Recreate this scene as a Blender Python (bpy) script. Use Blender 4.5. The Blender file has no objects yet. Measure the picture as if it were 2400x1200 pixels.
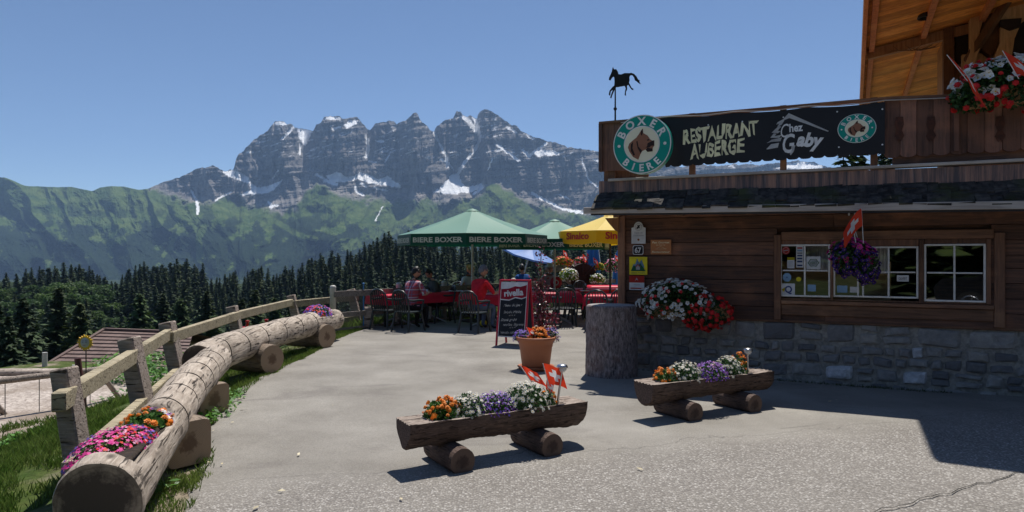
import bpy, math, random
import numpy as np
from mathutils import Vector, Matrix, Euler
random.seed(7)
RNG = np.random.default_rng(11)
R = math.radians
SC = bpy.context.scene
COL = SC.collection
# ---------------- camera ----------------
EYE = 1.6
F = 1600.0          # focal length in photo pixels (photo is 2400 x 1200)
cam_d = bpy.data.cameras.new('camera'); cam = bpy.data.objects.new('camera', cam_d); COL.objects.link(cam)
cam.location = (0, 0, EYE); cam.rotation_euler = (R(90), 0, 0)
cam_d.sensor_width = 36; cam_d.lens = 24.0
cam_d.clip_start = 0.05; cam_d.clip_end = 60000
SC.camera = cam
# ---------------- sky and sun ----------------
SUN = Vector((0.125, 0.42, 1.0)).normalized()
W = bpy.data.worlds.new('World'); SC.world = W; W.use_nodes = True
nt = W.node_tree; nt.nodes.clear()
wo = nt.nodes.new('ShaderNodeOutputWorld'); bg = nt.nodes.new('ShaderNodeBackground'); sk = nt.nodes.new('ShaderNodeTexSky')
sk.sky_type = 'NISHITA'; sk.sun_disc = False
sk.sun_elevation = math.asin(SUN.z); sk.sun_rotation = math.atan2(SUN.x, SUN.y)
sk.altitude = 3500; sk.air_density = 1.0; sk.dust_density = 0.3; sk.ozone_density = 3.0
bg.inputs[1].default_value = 0.092
nt.links.new(sk.outputs[0], bg.inputs[0]); nt.links.new(bg.outputs[0], wo.inputs[0])
sd = bpy.data.lights.new('sun', 'SUN'); so = bpy.data.objects.new('sun', sd); COL.objects.link(so)
sd.energy = 4.6; sd.angle = R(0.53); sd.color = (1.0, 0.955, 0.88)
so.rotation_euler = SUN.to_track_quat('Z', 'Y').to_euler(); so.location = (0, 0, 50)
SC.view_settings.view_transform = 'Standard'; SC.view_settings.look = 'None'
SC.view_settings.exposure = 0.32; SC.view_settings.gamma = 1.0
SC.cycles.max_bounces = 6; SC.cycles.transparent_max_bounces = 12
SC.cycles.volume_bounces = 0

# ---------------- small maths ----------------
def P(px, py, Y):
    return Vector(((px-1200)/F*Y, Y, EYE-(py-600)/F*Y))
def PG(px, py, z=0.0):
    Y = (EYE-z)*F/(py-600)
    return Vector(((px-1200)/F*Y, Y, z))
def hash2(ix, iy, s):
    n = (ix.astype(np.int64)*374761393 + iy.astype(np.int64)*668265263 + s*1442695041) & 0xffffffff
    n = ((n ^ (n >> 13))*1274126177) & 0xffffffff
    return ((n ^ (n >> 16)) & 0xffffff)/float(0xffffff)
def vnoise(x, y, s=0):
    x = np.asarray(x, float); y = np.asarray(y, float)
    ix = np.floor(x); iy = np.floor(y); fx = x-ix; fy = y-iy
    fx = fx*fx*(3-2*fx); fy = fy*fy*(3-2*fy)
    a = hash2(ix, iy, s); b = hash2(ix+1, iy, s); c = hash2(ix, iy+1, s); d = hash2(ix+1, iy+1, s)
    return (a*(1-fx)+b*fx)*(1-fy)+(c*(1-fx)+d*fx)*fy
def fbm(x, y, s=0, o=5, g=0.5):
    t = 0; a = 1; n = 0
    for k in range(o):
        t = t+a*vnoise(np.asarray(x)*2**k, np.asarray(y)*2**k, s+k*17); n += a; a *= g
    return t/n
def ridged(x, y, s=0, o=5, g=0.55):
    t = 0; a = 1; n = 0
    for k in range(o):
        t = t+a*(1-np.abs(2*vnoise(np.asarray(x)*2**k, np.asarray(y)*2**k, s+k*13)-1)); n += a; a *= g
    return t/n
def sstep(a, b, x):
    t = np.clip((x-a)/(b-a), 0, 1); return t*t*(3-2*t)

# ---------------- mesh builder ----------------
class MB:
    def __init__(s): s.ch = []; s.n = 0
    def add(s, v, f, mi=0, tint=None, smooth=False):
        v = np.asarray([tuple(p) for p in v] if not isinstance(v, np.ndarray) else v, float).reshape(-1, 3)
        if isinstance(f, np.ndarray): fs = [f]
        else:
            d = {}
            for q in f: d.setdefault(len(q), []).append(tuple(q))
            fs = [np.array(q, dtype=np.int64) for q in d.values()]
        for q in fs:
            m = len(q)
            t = RNG.random() if tint is None else tint
            t = np.full(m, t) if np.isscalar(t) else np.asarray(t)
            s.ch.append((None, q+s.n, np.full(m, mi), t, np.full(m, smooth)))
        s.ch.append((v, None, None, None, None)); s.n += len(v)
        return s
    def box(s, c, size, rot=None, mi=0, tint=None, bev=0.0):
        x, y, z = [q/2 for q in size]
        if bev > 0:
            b = min(bev, x*.9, y*.9, z*.9)
            vs = []; ix = {}
            for sx in (-1, 1):
                for sy in (-1, 1):
                    for sz in (-1, 1):
                        for k, (a, bb, cc) in enumerate(((x, y-b, z-b), (x-b, y, z-b), (x-b, y-b, z))):
                            ix[(sx, sy, sz, k)] = len(vs); vs.append((sx*a, sy*bb, sz*cc))
            fs = []
            for sx in (-1, 1): fs.append([ix[(sx, a, c2, 0)] for a, c2 in ((-1, -1), (1, -1), (1, 1), (-1, 1))][::sx])
            for sy in (-1, 1): fs.append([ix[(a, sy, c2, 1)] for a, c2 in ((-1, -1), (1, -1), (1, 1), (-1, 1))][::-sy])
            for sz in (-1, 1): fs.append([ix[(a, c2, sz, 2)] for a, c2 in ((-1, -1), (1, -1), (1, 1), (-1, 1))][::sz])
            for a in (-1, 1):
                for c2 in (-1, 1):
                    fs.append([ix[(a, c2, -1, 0)], ix[(a, c2, -1, 1)], ix[(a, c2, 1, 1)], ix[(a, c2, 1, 0)]][::a*c2])
                    fs.append([ix[(a, -1, c2, 0)], ix[(a, 1, c2, 0)], ix[(a, 1, c2, 2)], ix[(a, -1, c2, 2)]][::a*c2])
                    fs.append([ix[(-1, a, c2, 1)], ix[(-1, a, c2, 2)], ix[(1, a, c2, 2)], ix[(1, a, c2, 1)]][::a*c2])
                    for d in (-1, 1): fs.append([ix[(d, a, c2, 0)], ix[(d, a, c2, 1)], ix[(d, a, c2, 2)]][::d*a*c2])
        else:
            vs = [(i*x, j*y, k*z) for i in (-1, 1) for j in (-1, 1) for k in (-1, 1)]
            fs = [(0, 1, 3, 2), (4, 6, 7, 5), (0, 4, 5, 1), (2, 3, 7, 6), (0, 2, 6, 4), (1, 5, 7, 3)]
        M_ = Matrix.Translation(Vector(c))
        if rot is not None: M_ = M_ @ (rot.to_4x4() if isinstance(rot, Matrix) else Euler(rot).to_matrix().to_4x4())
        return s.add([M_ @ Vector(p) for p in vs], fs, mi, tint)
    def beam(s, p0, p1, w, h, mi=0, up=(0, 0, 1), tint=None, bev=0.0, roll=0):
        p0 = Vector(p0); p1 = Vector(p1); d = p1-p0; L = d.length; x = d.normalized(); u = Vector(up)
        y = u.cross(x)
        if y.length < 1e-4: y = Vector((0, 1, 0)).cross(x)
        y.normalize(); z = x.cross(y)
        M3 = Matrix((x, y, z)).transposed()
        if roll: M3 = M3 @ Matrix.Rotation(roll, 3, 'X')
        return s.box((p0+p1)/2, (L, w, h), M3, mi, tint, bev)
    def tube(s, path, rad, n=8, mi=0, caps=True, tint=None, smooth=True, capmi=None, bump=0.0, squash=1.0):
        path = [Vector(p) for p in path]; m = len(path)
        if np.isscalar(rad): rad = [rad]*m
        T0 = (path[1]-path[0]).normalized()
        a = Vector((0, 0, 1)) if abs(T0.z) < .9 else Vector((1, 0, 0))
        u = a.cross(T0).normalized(); vs = []
        for i in range(m):
            T = (path[min(i+1, m-1)]-path[max(i-1, 0)]).normalized()
            u = (u-T*u.dot(T)).normalized(); w = T.cross(u)
            for k in range(n):
                an = 2*math.pi*k/n
                rr = rad[i]*(1+bump*(random.random()-.5))
                vs.append(path[i]+u*math.cos(an)*rr+w*math.sin(an)*rr*squash)
        fs = [(i*n+k, i*n+(k+1) % n, (i+1)*n+(k+1) % n, (i+1)*n+k) for i in range(m-1) for k in range(n)]
        t = RNG.random() if tint is None else tint
        s.add(vs, fs, mi, t, smooth)
        if caps:
            cm = mi if capmi is None else capmi
            s.add(vs[:n], [tuple(range(n))[::-1]], cm, t); s.add(vs[-n:], [tuple(range(n))], cm, t)
        return s
    def lathe(s, prof, n=24, mi=0, c=(0, 0, 0), M_=None, tint=None, smooth=True, a0=0):
        vs = []
        for r, z in prof:
            for k in range(n):
                a = 2*math.pi*k/n+a0; p = Vector((r*math.cos(a), r*math.sin(a), z))
                if M_ is not None: p = M_ @ p
                vs.append(p+Vector(c))
        fs = [(i*n+k, i*n+(k+1) % n, (i+1)*n+(k+1) % n, (i+1)*n+k) for i in range(len(prof)-1) for k in range(n)]
        return s.add(vs, fs, mi, RNG.random() if tint is None else tint, smooth)
    def ell(s, c, r, M_=None, mi=0, n=12, m=8, tint=None, smooth=True, noise=0):
        r = (r, r, r) if np.isscalar(r) else r; vs = []
        for i in range(m+1):
            th = math.pi*i/m
            for k in range(n):
                a = 2*math.pi*k/n; q = 1+noise*(random.random()-.5)
                p = Vector((r[0]*math.sin(th)*math.cos(a)*q, r[1]*math.sin(th)*math.sin(a)*q, -r[2]*math.cos(th)*q))
                if M_ is not None: p = M_ @ p
                vs.append(p+Vector(c))
        fs = [(i*n+k, i*n+(k+1) % n, (i+1)*n+(k+1) % n, (i+1)*n+k) for i in range(m) for k in range(n)]
        return s.add(vs, fs, mi, RNG.random() if tint is None else tint, smooth)
    def ext(s, pts, th, M_=None, mi=0, tint=None, side=None):
        """closed outline in local xz, thickness th along local +y"""
        n = len(pts); M_ = M_ or Matrix.Identity(4)
        a = sum(pts[i][0]*pts[(i+1) % n][1]-pts[(i+1) % n][0]*pts[i][1] for i in range(n))
        if a < 0: pts = pts[::-1]
        vs = [M_ @ Vector((x, 0, z)) for x, z in pts]+[M_ @ Vector((x, th, z)) for x, z in pts]
        t = RNG.random() if tint is None else tint
        s.add(vs, [tuple(range(n)), tuple(range(n, 2*n))[::-1]], mi, t)
        if th > 0: s.add(vs, [(i, i+n, (i+1) % n+n, (i+1) % n) for i in range(n)], mi if side is None else side, t)
        return s
    def quads(s, c, a, b, mi=0, tint=None, dia=True):
        """many quads: centre c, half axes a, b (arrays n x 3)"""
        n = len(c)
        if n == 0: return s
        if dia: V = np.stack([c-a, c-b, c+a, c+b], 1)
        else: V = np.stack([c-a-b, c+a-b, c+a+b, c-a+b], 1)
        Fq = np.arange(4*n).reshape(n, 4)
        return s.add(V.reshape(-1, 3), Fq, mi, RNG.random(n) if tint is None else tint)
    def build(s, name, mats, parent=None, loc=None, origin=None):
        vs = np.concatenate([c[0] for c in s.ch if c[0] is not None])
        if origin is not None: vs = vs-np.array(origin); 
        fc = [c for c in s.ch if c[0] is None]
        me = bpy.data.meshes.new(name)
        me.vertices.add(len(vs)); me.vertices.foreach_set('co', vs.astype(np.float32).ravel())
        li = np.concatenate([c[1].ravel() for c in fc]); lt = np.concatenate([np.full(len(c[1]), c[1].shape[1]) for c in fc])
        me.loops.add(len(li)); me.loops.foreach_set('vertex_index', li.astype(np.int32))
        me.polygons.add(len(lt)); ls = np.concatenate([[0], np.cumsum(lt)[:-1]])
        me.polygons.foreach_set('loop_start', ls.astype(np.int32))
        me.polygons.foreach_set('material_index', np.concatenate([c[2] for c in fc]).astype(np.int32))
        me.polygons.foreach_set('use_smooth', np.concatenate([c[4] for c in fc]).astype(bool))
        at = me.attributes.new('tint', 'FLOAT', 'FACE'); at.data.foreach_set('value', np.concatenate([c[3] for c in fc]).astype(np.float32))
        me.update(calc_edges=True)
        if not isinstance(mats, (list, tuple)): mats = [mats]
        for m in mats: me.materials.append(m)
        o = bpy.data.objects.new(name, me); COL.objects.link(o)
        if parent is not None: o.parent = parent
        if loc is not None: o.location = loc
        elif origin is not None: o.location = origin
        return o
def tag(o, label=None, cat=None, group=None, kind=None):
    if label: o['label'] = label
    if cat: o['category'] = cat
    if group: o['group'] = group
    if kind: o['kind'] = kind
    return o
def thing(name, label, cat, loc=(0, 0, 0), rotz=0, group=None, rot=None):
    o = bpy.data.objects.new(name, None); COL.objects.link(o); o.empty_display_size = .1
    o.location = loc; o.rotation_euler = rot if rot is not None else (0, 0, rotz)
    return tag(o, label, cat, group)
def dup(root, loc, rotz=None, label=None, group=None, scale=None):
    r = root.copy(); COL.objects.link(r); r.location = loc
    if rotz is not None: r.rotation_euler = (0, 0, rotz)
    if scale is not None: r.scale = scale if not np.isscalar(scale) else (scale,)*3
    if label: r['label'] = label
    if group: r['group'] = group
    for ch in list(root.children):
        c = ch.copy(); COL.objects.link(c); c.parent = r
        for g in ch.children:
            d = g.copy(); COL.objects.link(d); d.parent = c
    return r
# ---------------- materials ----------------
def _new(name):
    m = bpy.data.materials.new(name); m.use_nodes = True; t = m.node_tree; t.nodes.clear()
    o = t.nodes.new('ShaderNodeOutputMaterial'); b = t.nodes.new('ShaderNodeBsdfPrincipled'); t.links.new(b.outputs[0], o.inputs[0])
    return m, t, b, o
class NT:
    def __init__(s, t): s.t = t; s._tc = None
    def n(s, ty, **k):
        q = s.t.nodes.new('ShaderNode'+ty)
        for a, v in k.items(): setattr(q, a, v)
        return q
    def l(s, a, b): s.t.links.new(a, b)
    def co(s, scale=(1, 1, 1), rot=(0, 0, 0), kind='Object'):
        if s._tc is None: s._tc = s.n('TexCoord')
        mp = s.n('Mapping'); mp.inputs['Scale'].default_value = scale; mp.inputs['Rotation'].default_value = rot
        s.l(s._tc.outputs[kind], mp.inputs[0]); return mp.outputs[0]
    def noise(s, co, sc=5, det=4, ro=.55, dist=0):
        q = s.n('TexNoise'); q.inputs['Scale'].default_value = sc; q.inputs['Detail'].default_value = det
        q.inputs['Roughness'].default_value = ro; q.inputs['Distortion'].default_value = dist; s.l(co, q.inputs['Vector']); return q.outputs['Fac']
    def vor(s, co, sc=5, feat='F1', out='Distance', rnd=1):
        q = s.n('TexVoronoi', feature=feat); q.inputs['Scale'].default_value = sc; q.inputs['Randomness'].default_value = rnd; s.l(co, q.inputs['Vector']); return q.outputs[out]
    def ramp(s, fac, pts):
        q = s.n('ValToRGB'); e = q.color_ramp.elements
        while len(e) < len(pts): e.new(.5)
        for i, (p, c) in enumerate(pts):
            e[i].position = p; e[i].color = (c, c, c, 1) if np.isscalar(c) else (*c[:3], 1)
        s.l(fac, q.inputs[0]); return q.outputs[0]
    def mix(s, fac, a, b, mode='MIX'):
        q = s.n('Mix', data_type='RGBA', blend_type=mode)
        for i, v in ((0, fac), (6, a), (7, b)):
            if isinstance(v, bpy.types.NodeSocket): s.l(v, q.inputs[i])
            elif i == 0: q.inputs[i].default_value = v
            else: q.inputs[i].default_value = (*v[:3], 1) if not np.isscalar(v) else (v, v, v, 1)
        return q.outputs[2]
    def math(s, op, a, b=0.0):
        q = s.n('Math', operation=op)
        for i, v in ((0, a), (1, b)):
            if isinstance(v, bpy.types.NodeSocket): s.l(v, q.inputs[i])
            else: q.inputs[i].default_value = v
        return q.outputs[0]
    def attr(s, nm, out='Fac'):
        q = s.n('Attribute'); q.attribute_name = nm; return q.outputs[out]
    def bump(s, b, h, st=.3, d=.02):
        q = s.n('Bump'); q.inputs['Strength'].default_value = st; q.inputs['Distance'].default_value = d; s.l(h, q.inputs['Height']); s.l(q.outputs[0], b.inputs['Normal']); return q
_mc = {}
def mat(name, c1, c2=None, rough=.75, sc=6, stretch=(1, 1, 1), det=4, tint=.25, bump=0, bd=.01, metal=0, spec=.4, lo=.35, hi=.65, trans=0, sss=0, dirt=None, dsc=2, dlo=.5, dhi=.7, rot=(0, 0, 0), objvar=0):
    if name in _mc: return _mc[name]
    m, t, b, o = _new(name); N = NT(t)
    c2 = c2 or tuple(x*.75 for x in c1)
    co = N.co(stretch, rot); nz = N.noise(co, sc, det)
    col = N.mix(N.ramp(nz, [(lo, 0), (hi, 1)]), c1, c2)
    if dirt: col = N.mix(N.ramp(N.noise(N.co(), dsc, 5), [(dlo, 0), (dhi, 1)]), col, dirt)
    if tint:
        tv = N.attr('tint'); f = N.math('ADD', N.math('MULTIPLY', tv, 2*tint), 1-tint)
        q = N.n('CombineColor'); [N.l(f, q.inputs[i]) for i in range(3)]
        col = N.mix(1.0, col, q.outputs[0], 'MULTIPLY')
    if objvar:
        oi = N.n('ObjectInfo'); col = N.mix(N.math('MULTIPLY', oi.outputs['Random'], objvar), col, N.mix(1.0, col, (1.9, 1.45, .8), 'MULTIPLY'))
    N.l(col, b.inputs['Base Color']); b.inputs['Roughness'].default_value = rough
    b.inputs['Metallic'].default_value = metal; b.inputs['Specular IOR Level'].default_value = spec
    if bump: N.bump(b, nz, bump, bd)
    if trans:
        tr = N.n('BsdfTranslucent'); N.l(col, tr.inputs[0]); ms = N.n('MixShader'); ms.inputs[0].default_value = trans
        N.l(b.outputs[0], ms.inputs[1]); N.l(tr.outputs[0], ms.inputs[2]); N.l(ms.outputs[0], o.inputs[0])
    _mc[name] = m; return m
# ================= terrain =================
EDGE_Y = np.array([-40, 2.0, 4.27, 5.1, 6.2, 7.5, 8.5, 9.5, 12.8, 14.6, 15.2, 18.9, 22.0, 24.0, 25])
EDGE_X = np.array([-1.9, -1.9, -2.05, -2.33, -2.8, -3.12, -3.3, -3.28, -3.36, -3.3, -3.25, .0, 2.6, 6.0, 14])
PLAT = list(zip(EDGE_X[:-1], EDGE_Y[:-1]))+[(14, 24.5), (60, 24.5), (60, -40)]
def seg_dist(X, Y, poly):
    d = np.full(np.shape(X), 1e9); inside = np.zeros(np.shape(X), bool); n = len(poly)
    for i in range(n):
        ax, ay = poly[i]; bx, by = poly[(i+1) % n]
        dx, dy = bx-ax, by-ay; L = dx*dx+dy*dy
        t = np.clip(((X-ax)*dx+(Y-ay)*dy)/L, 0, 1)
        d = np.minimum(d, np.hypot(X-ax-t*dx, Y-ay-t*dy))
        c = ((ay > Y) != (by > Y)); 
        with np.errstate(divide='ignore', invalid='ignore'): xi = (bx-ax)*(Y-ay)/(by-ay+1e-12)+ax
        inside ^= c & (X < xi)
    return np.where(inside, -d, d)
PR_D = [-1e9, 0, .3, 1.5, 3.5, 6.2, 7.4, 17, 19, 24, 60, 100, 150, 1e9]
PR_Z = [0, 0, -.02, -.22, -1.0, -2.1, -2.2, -2.3, -3.2, -5.2, -19, -27, -32, -32]
def G(X, Y):
    X = np.asarray(X, float); Y = np.asarray(Y, float)
    d = seg_dist(X, Y, PLAT)
    z = np.interp(d, PR_D, PR_Z)
    u = X/np.maximum(Y, 1)
    zf = np.interp(u, [-1.2, -.7, -.45, -.3, -.15, 0, .3, .8], [-20, -24, -27, -22, -8, -6, 6, 20])
    k = sstep(150, 430, Y)*sstep(100, 140, d)
    z = z*(1-k)+zf*k
    z = np.where(Y > 520, z-sstep(520, 2600, Y)*120, z)
    amp = sstep(0.4, 3, d)*(.05+.10*sstep(8, 30, d)+2.5*sstep(40, 120, d))
    z = z+amp*(fbm(X*.35, Y*.35, 3, 4)-.5)*2*np.where(d > 40, 1, 1)
    # added wooded hillside behind the camera, unseen, darkens the pane reflections
    hb = np.clip(-26-Y, 0, 150)*.30
    z = np.where((Y < -14), z*sstep(-60, -30, Y)+hb, z)
    # the slope east of the building
    z = z+np.clip(X-24, 0, 200)*.35*(Y < 200)*sstep(24, 30, X)
    return z
def axis(parts):
    out = []
    for a, b, n in parts: out += list(np.linspace(a, b, n, endpoint=False))
    return np.array(out+[parts[-1][1]])
gx = axis([(-9000, -1500, 8), (-1500, -400, 14), (-400, -60, 26), (-60, -18, 30), (-18, -1.5, 110), (-1.5, 12, 14), (12, 60, 18), (60, 400, 18), (400, 1500, 10), (1500, 9000, 8)])
gy = axis([(-1500, -200, 8), (-200, -15, 20), (-15, 2, 12), (2, 26, 130), (26, 70, 30), (70, 520, 60), (520, 4200, 20)])
GX, GY = np.meshgrid(gx, gy); GZ = G(GX, GY)-.012
ny, nx = GX.shape
idx = np.arange(ny*nx).reshape(ny, nx)
FQ = np.stack([idx[:-1, :-1], idx[:-1, 1:], idx[1:, 1:], idx[1:, :-1]], -1).reshape(-1, 4)
mg, t, b, o = _new('meadow_ground'); N = NT(t)
co = N.co()
gcol = N.mix(N.ramp(N.noise(co, 1.7, 6), [(.35, 0), (.65, 1)]), (.045, .085, .015), (.13, .15, .045))
gcol = N.mix(N.ramp(N.noise(co, 28, 5, .75), [(.35, .75), (.65, 0)]), gcol, (.03, .04, .012))
dirt = N.mix(N.noise(co, 9, 5), (.17, .13, .09), (.30, .26, .20))
col = N.mix(N.ramp(N.noise(co, .55, 5, .65), [(.50, 0), (.60, 1)]), gcol, dirt)
sy = N.n('SeparateXYZ'); N.l(co, sy.inputs[0]); fy = N.ramp(N.math('ABSOLUTE', N.math('DIVIDE', N.math('ADD', sy.outputs[1], -18.0), 64.0)), [(.45, 0), (.65, 1)])
col = N.mix(fy, col, N.mix(N.noise(co, .8, 5), (.012, .024, .010), (.035, .05, .018)))
N.l(col, b.inputs['Base Color']); b.inputs['Roughness'].default_value = .95; b.inputs['Specular IOR Level'].default_value = .1
N.bump(b, N.noise(co, 14, 5), .6, .03)
mb = MB(); mb.add(np.stack([GX, GY, GZ], -1).reshape(-1, 3), FQ, 0, .5, True)
tag(mb.build('ground', mg), kind='structure')
# ---- asphalt forecourt ----
ma, t, b, o = _new('aged_asphalt'); N = NT(t); co = N.co()
base = N.mix(N.ramp(N.noise(co, .9, 6, .6), [(.3, 0), (.7, 1)]), (.235, .217, .19), (.405, .38, .34))
st = N.ramp(N.noise(N.co((1, 2.2, 1)), .55, 7, .68, 1.2), [(.56, 0), (.66, 1)])
base = N.mix(N.math('MULTIPLY', st, .55), base, (.20, .18, .165))
fine = N.noise(co, 95, 3, .7); base = N.mix(N.ramp(fine, [(.3, .55), (.7, 1)]), 0.0, base)
# coarse pebbly seal near the road, smoother beyond the seam
sx = N.n('SeparateXYZ'); N.l(co, sx.inputs[0])
seam = N.math('SUBTRACT', N.math('ADD', N.math('MULTIPLY', sx.outputs[0], .32), 5.35), sx.outputs[1])
seam = N.math('ADD', seam, N.math('MULTIPLY', N.math('SUBTRACT', N.noise(co, 1.4, 5), .5), .8))
cm = N.ramp(N.math('ADD', N.math('MULTIPLY', seam, .8), .5), [(.30, 0), (.9, 1)])
vo = N.n('TexVoronoi'); vo.inputs['Scale'].default_value = 62; N.l(co, vo.inputs['Vector'])
sp = N.n('SeparateColor'); N.l(vo.outputs['Color'], sp.inputs[0])
peb = N.ramp(sp.outputs[0], [(0, (.17, .155, .14)), (.45, (.30, .275, .25)), (.8, (.42, .39, .36)), (.95, (.64, .61, .57)), (1, (.72, .69, .65))])
peb = N.mix(N.ramp(vo.outputs['Distance'], [(.4, 0), (.7, 1)]), peb, (.15, .135, .125))
col = N.mix(N.math('MULTIPLY', cm, .62), base, peb)
col = N.mix(N.ramp(N.math('MULTIPLY', N.math('ABSOLUTE', N.math('ADD', seam, .03)), 20), [(0, .5), (.25, 0)]), col, (.07, .065, .06))
cr = N.vor(N.mix(.12, co, N.n('TexNoise').outputs['Color']), .45, 'DISTANCE_TO_EDGE')
gate = N.ramp(N.noise(co, .5, 3), [(.62, 0), (.66, .5)])
col = N.mix(N.ramp(N.noise(co, 7, 6, .7), [(.60, 0), (.72, .35)]), col, (.16, .145, .13))
col = N.mix(N.ramp(N.noise(N.co((1, .6, 1)), .25, 4, .6), [(.4, .22), (.6, 0)]), col, (.22, .20, .18))
col = N.mix(N.math('MULTIPLY', N.ramp(cr, [(0, .8), (.005, 0)]), gate), col, (.06, .055, .05))
N.l(col, b.inputs['Base Color']); b.inputs['Roughness'].default_value = .9; b.inputs['Specular IOR Level'].default_value = .25
hh = N.math('ADD', N.math('MULTIPLY', fine, .35), N.math('MULTIPLY', N.math('SUBTRACT', 1.0, vo.outputs['Distance']), cm))
N.bump(b, hh, .8, .012)
ay = axis([(-30, 3, 24), (3, 15, 170), (15, 24, 60)])
ax_ = np.linspace(0, 1, 60)
XE = np.interp(ay, EDGE_Y, EDGE_X)+.10*(fbm(ay*1.7, ay*0, 5, 4)-.5)*2+.05*(fbm(ay*9, ay*0, 6, 3)-.5)
XE = XE+np.where(ay > 15.3, .25, 0)
AX = XE[:, None]+(24-XE[:, None])*(ax_[None, :]**1.5); AY = np.repeat(ay[:, None], 60, 1)
AZ = .004+0*AX+.03*(fbm(AX*.5, AY*.5, 9, 3)-.5)*sstep(.2, 1.5, AX-XE[:, None])+.012
AZ[:, 0] = -.01
nr, nc = AX.shape; idx = np.arange(nr*nc).reshape(nr, nc)
FQ = np.stack([idx[:-1, :-1], idx[:-1, 1:], idx[1:, 1:], idx[1:, :-1]], -1).reshape(-1, 4)
mb = MB(); mb.add(np.stack([AX, AY, AZ], -1).reshape(-1, 3), FQ, 0, .5, True)
tag(mb.build('forecourt', ma), kind='structure')
# ---- playground gravel ----
mgv, t, b, o = _new('playground_gravel'); N = NT(t); co = N.co()
vo = N.n('TexVoronoi'); vo.inputs['Scale'].default_value = 16; N.l(co, vo.inputs['Vector'])
sp = N.n('SeparateColor'); N.l(vo.outputs['Color'], sp.inputs[0])
c = N.mix(sp.outputs[0], (.26, .21, .18), (.55, .48, .42))
c = N.mix(N.ramp(N.noise(co, .6, 4), [(.45, 0), (.7, 1)]), c, (.22, .17, .13))
N.l(c, b.inputs['Base Color']); b.inputs['Roughness'].default_value = .95; N.bump(b, vo.outputs['Distance'], .6, .03)
pgx = np.linspace(0, 1, 50); pgy = np.linspace(12.2, 23.6, 50)
PX, PY = np.meshgrid(pgx, pgy)
PX = -22+PX*(12.4+.8*np.sin(PY*.9)+.8*sstep(13, 18, PY)); PZ = G(PX, PY)+.02
PZ[0] -= .2; PZ[-1] -= .2; PZ[:, -1] -= .2
idx = np.arange(2500).reshape(50, 50)
FQ = np.stack([idx[:-1, :-1], idx[:-1, 1:], idx[1:, 1:], idx[1:, :-1]], -1).reshape(-1, 4)
mb = MB(); mb.add(np.stack([PX, PY, PZ], -1).reshape(-1, 3), FQ, 0, .5, True)
tag(mb.build('gravel', mgv), kind='structure')

# ================= mountains =================
SKY = [(-400, 430), (-150, 400), (0, 415), (15, 417), (35, 425), (60, 436), (100, 437), (130, 439), (165, 438), (200, 445), (218, 448), (232, 440), (262, 436), (290, 437), (325, 445), (345, 443), (380, 428), (420, 415), (440, 405), (450, 400), (475, 393), (497, 389), (510, 392), (522, 398), (540, 400), (547, 398), (551, 385), (553, 372), (558, 362), (572, 352), (575, 347), (590, 330), (597, 325), (628, 305), (640, 290), (645, 284), (665, 283), (672, 290), (685, 292), (695, 300), (700, 303), (715, 302), (733, 308), (738, 300), (742, 292), (752, 285), (760, 275), (775, 272), (797, 273), (803, 279), (810, 278), (822, 274), (838, 273), (845, 285), (858, 300), (865, 306), (872, 298), (880, 290), (892, 285), (902, 287), (912, 281), (922, 283), (930, 291), (940, 285), (955, 277), (965, 270), (975, 265), (980, 270), (984, 280), (995, 290), (1005, 300), (1017, 309), (1022, 298), (1035, 285), (1045, 280), (1062, 276), (1070, 262), (1078, 262), (1085, 270), (1095, 275), (1103, 270), (1112, 278), (1118, 279), (1120, 268), (1130, 258), (1140, 255), (1150, 258), (1168, 268), (1180, 278), (1195, 292), (1215, 298), (1225, 310), (1245, 318), (1270, 328), (1300, 335), (1330, 345), (1370, 350), (1400, 353), (1460, 362), (1560, 378), (1600, 392), (1640, 385), (1680, 390), (1720, 384), (1780, 388), (1830, 381), (1870, 377), (1905, 380), (1930, 388), (1960, 393), (2050, 400), (2200, 420), (2400, 430), (2700, 440), (3000, 450)]
SKY = np.array(SKY, float)
YG = np.array([(-400, 380), (0, 395), (330, 428), (380, 455), (420, 470), (470, 482), (520, 472), (550, 466), (600, 486), (660, 496), (695, 492), (715, 458), (742, 424), (765, 440), (800, 462), (850, 470), (950, 472), (1000, 466), (1050, 474), (1110, 470), (1135, 445), (1152, 426), (1180, 440), (1220, 462), (1270, 482), (1330, 500), (1400, 508), (1600, 470), (1800, 440), (2100, 440), (3000, 440)], float)
cols = np.concatenate([np.arange(-400, -20, 8), np.arange(-20, 1482, 1.9), np.arange(1484, 1580, 8), np.arange(1580, 1980, 2.5), np.arange(1984, 3000, 12)])
NR = 250
BOT = 740.0
tt = np.linspace(0, 1, NR)
PXX, TT = np.meshgrid(cols, tt)
jag = (fbm(cols*.10, cols*0, 31, 4, .6)-.5)
rocky = sstep(330, 480, cols)*(1-.3*sstep(1300, 1400, cols))
ysk = np.interp(cols, SKY[:, 0], SKY[:, 1])+jag*(2+7*rocky)
YY = BOT+(ysk[None, :]-BOT)*TT
yg = np.interp(cols, YG[:, 0], YG[:, 1]); ygs = np.convolve(np.pad(yg, 60, 'edge'), np.ones(121)/121, 'valid')
warp = 26*(fbm(PXX*.012, YY*.012, 41, 4)-.5)
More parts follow.
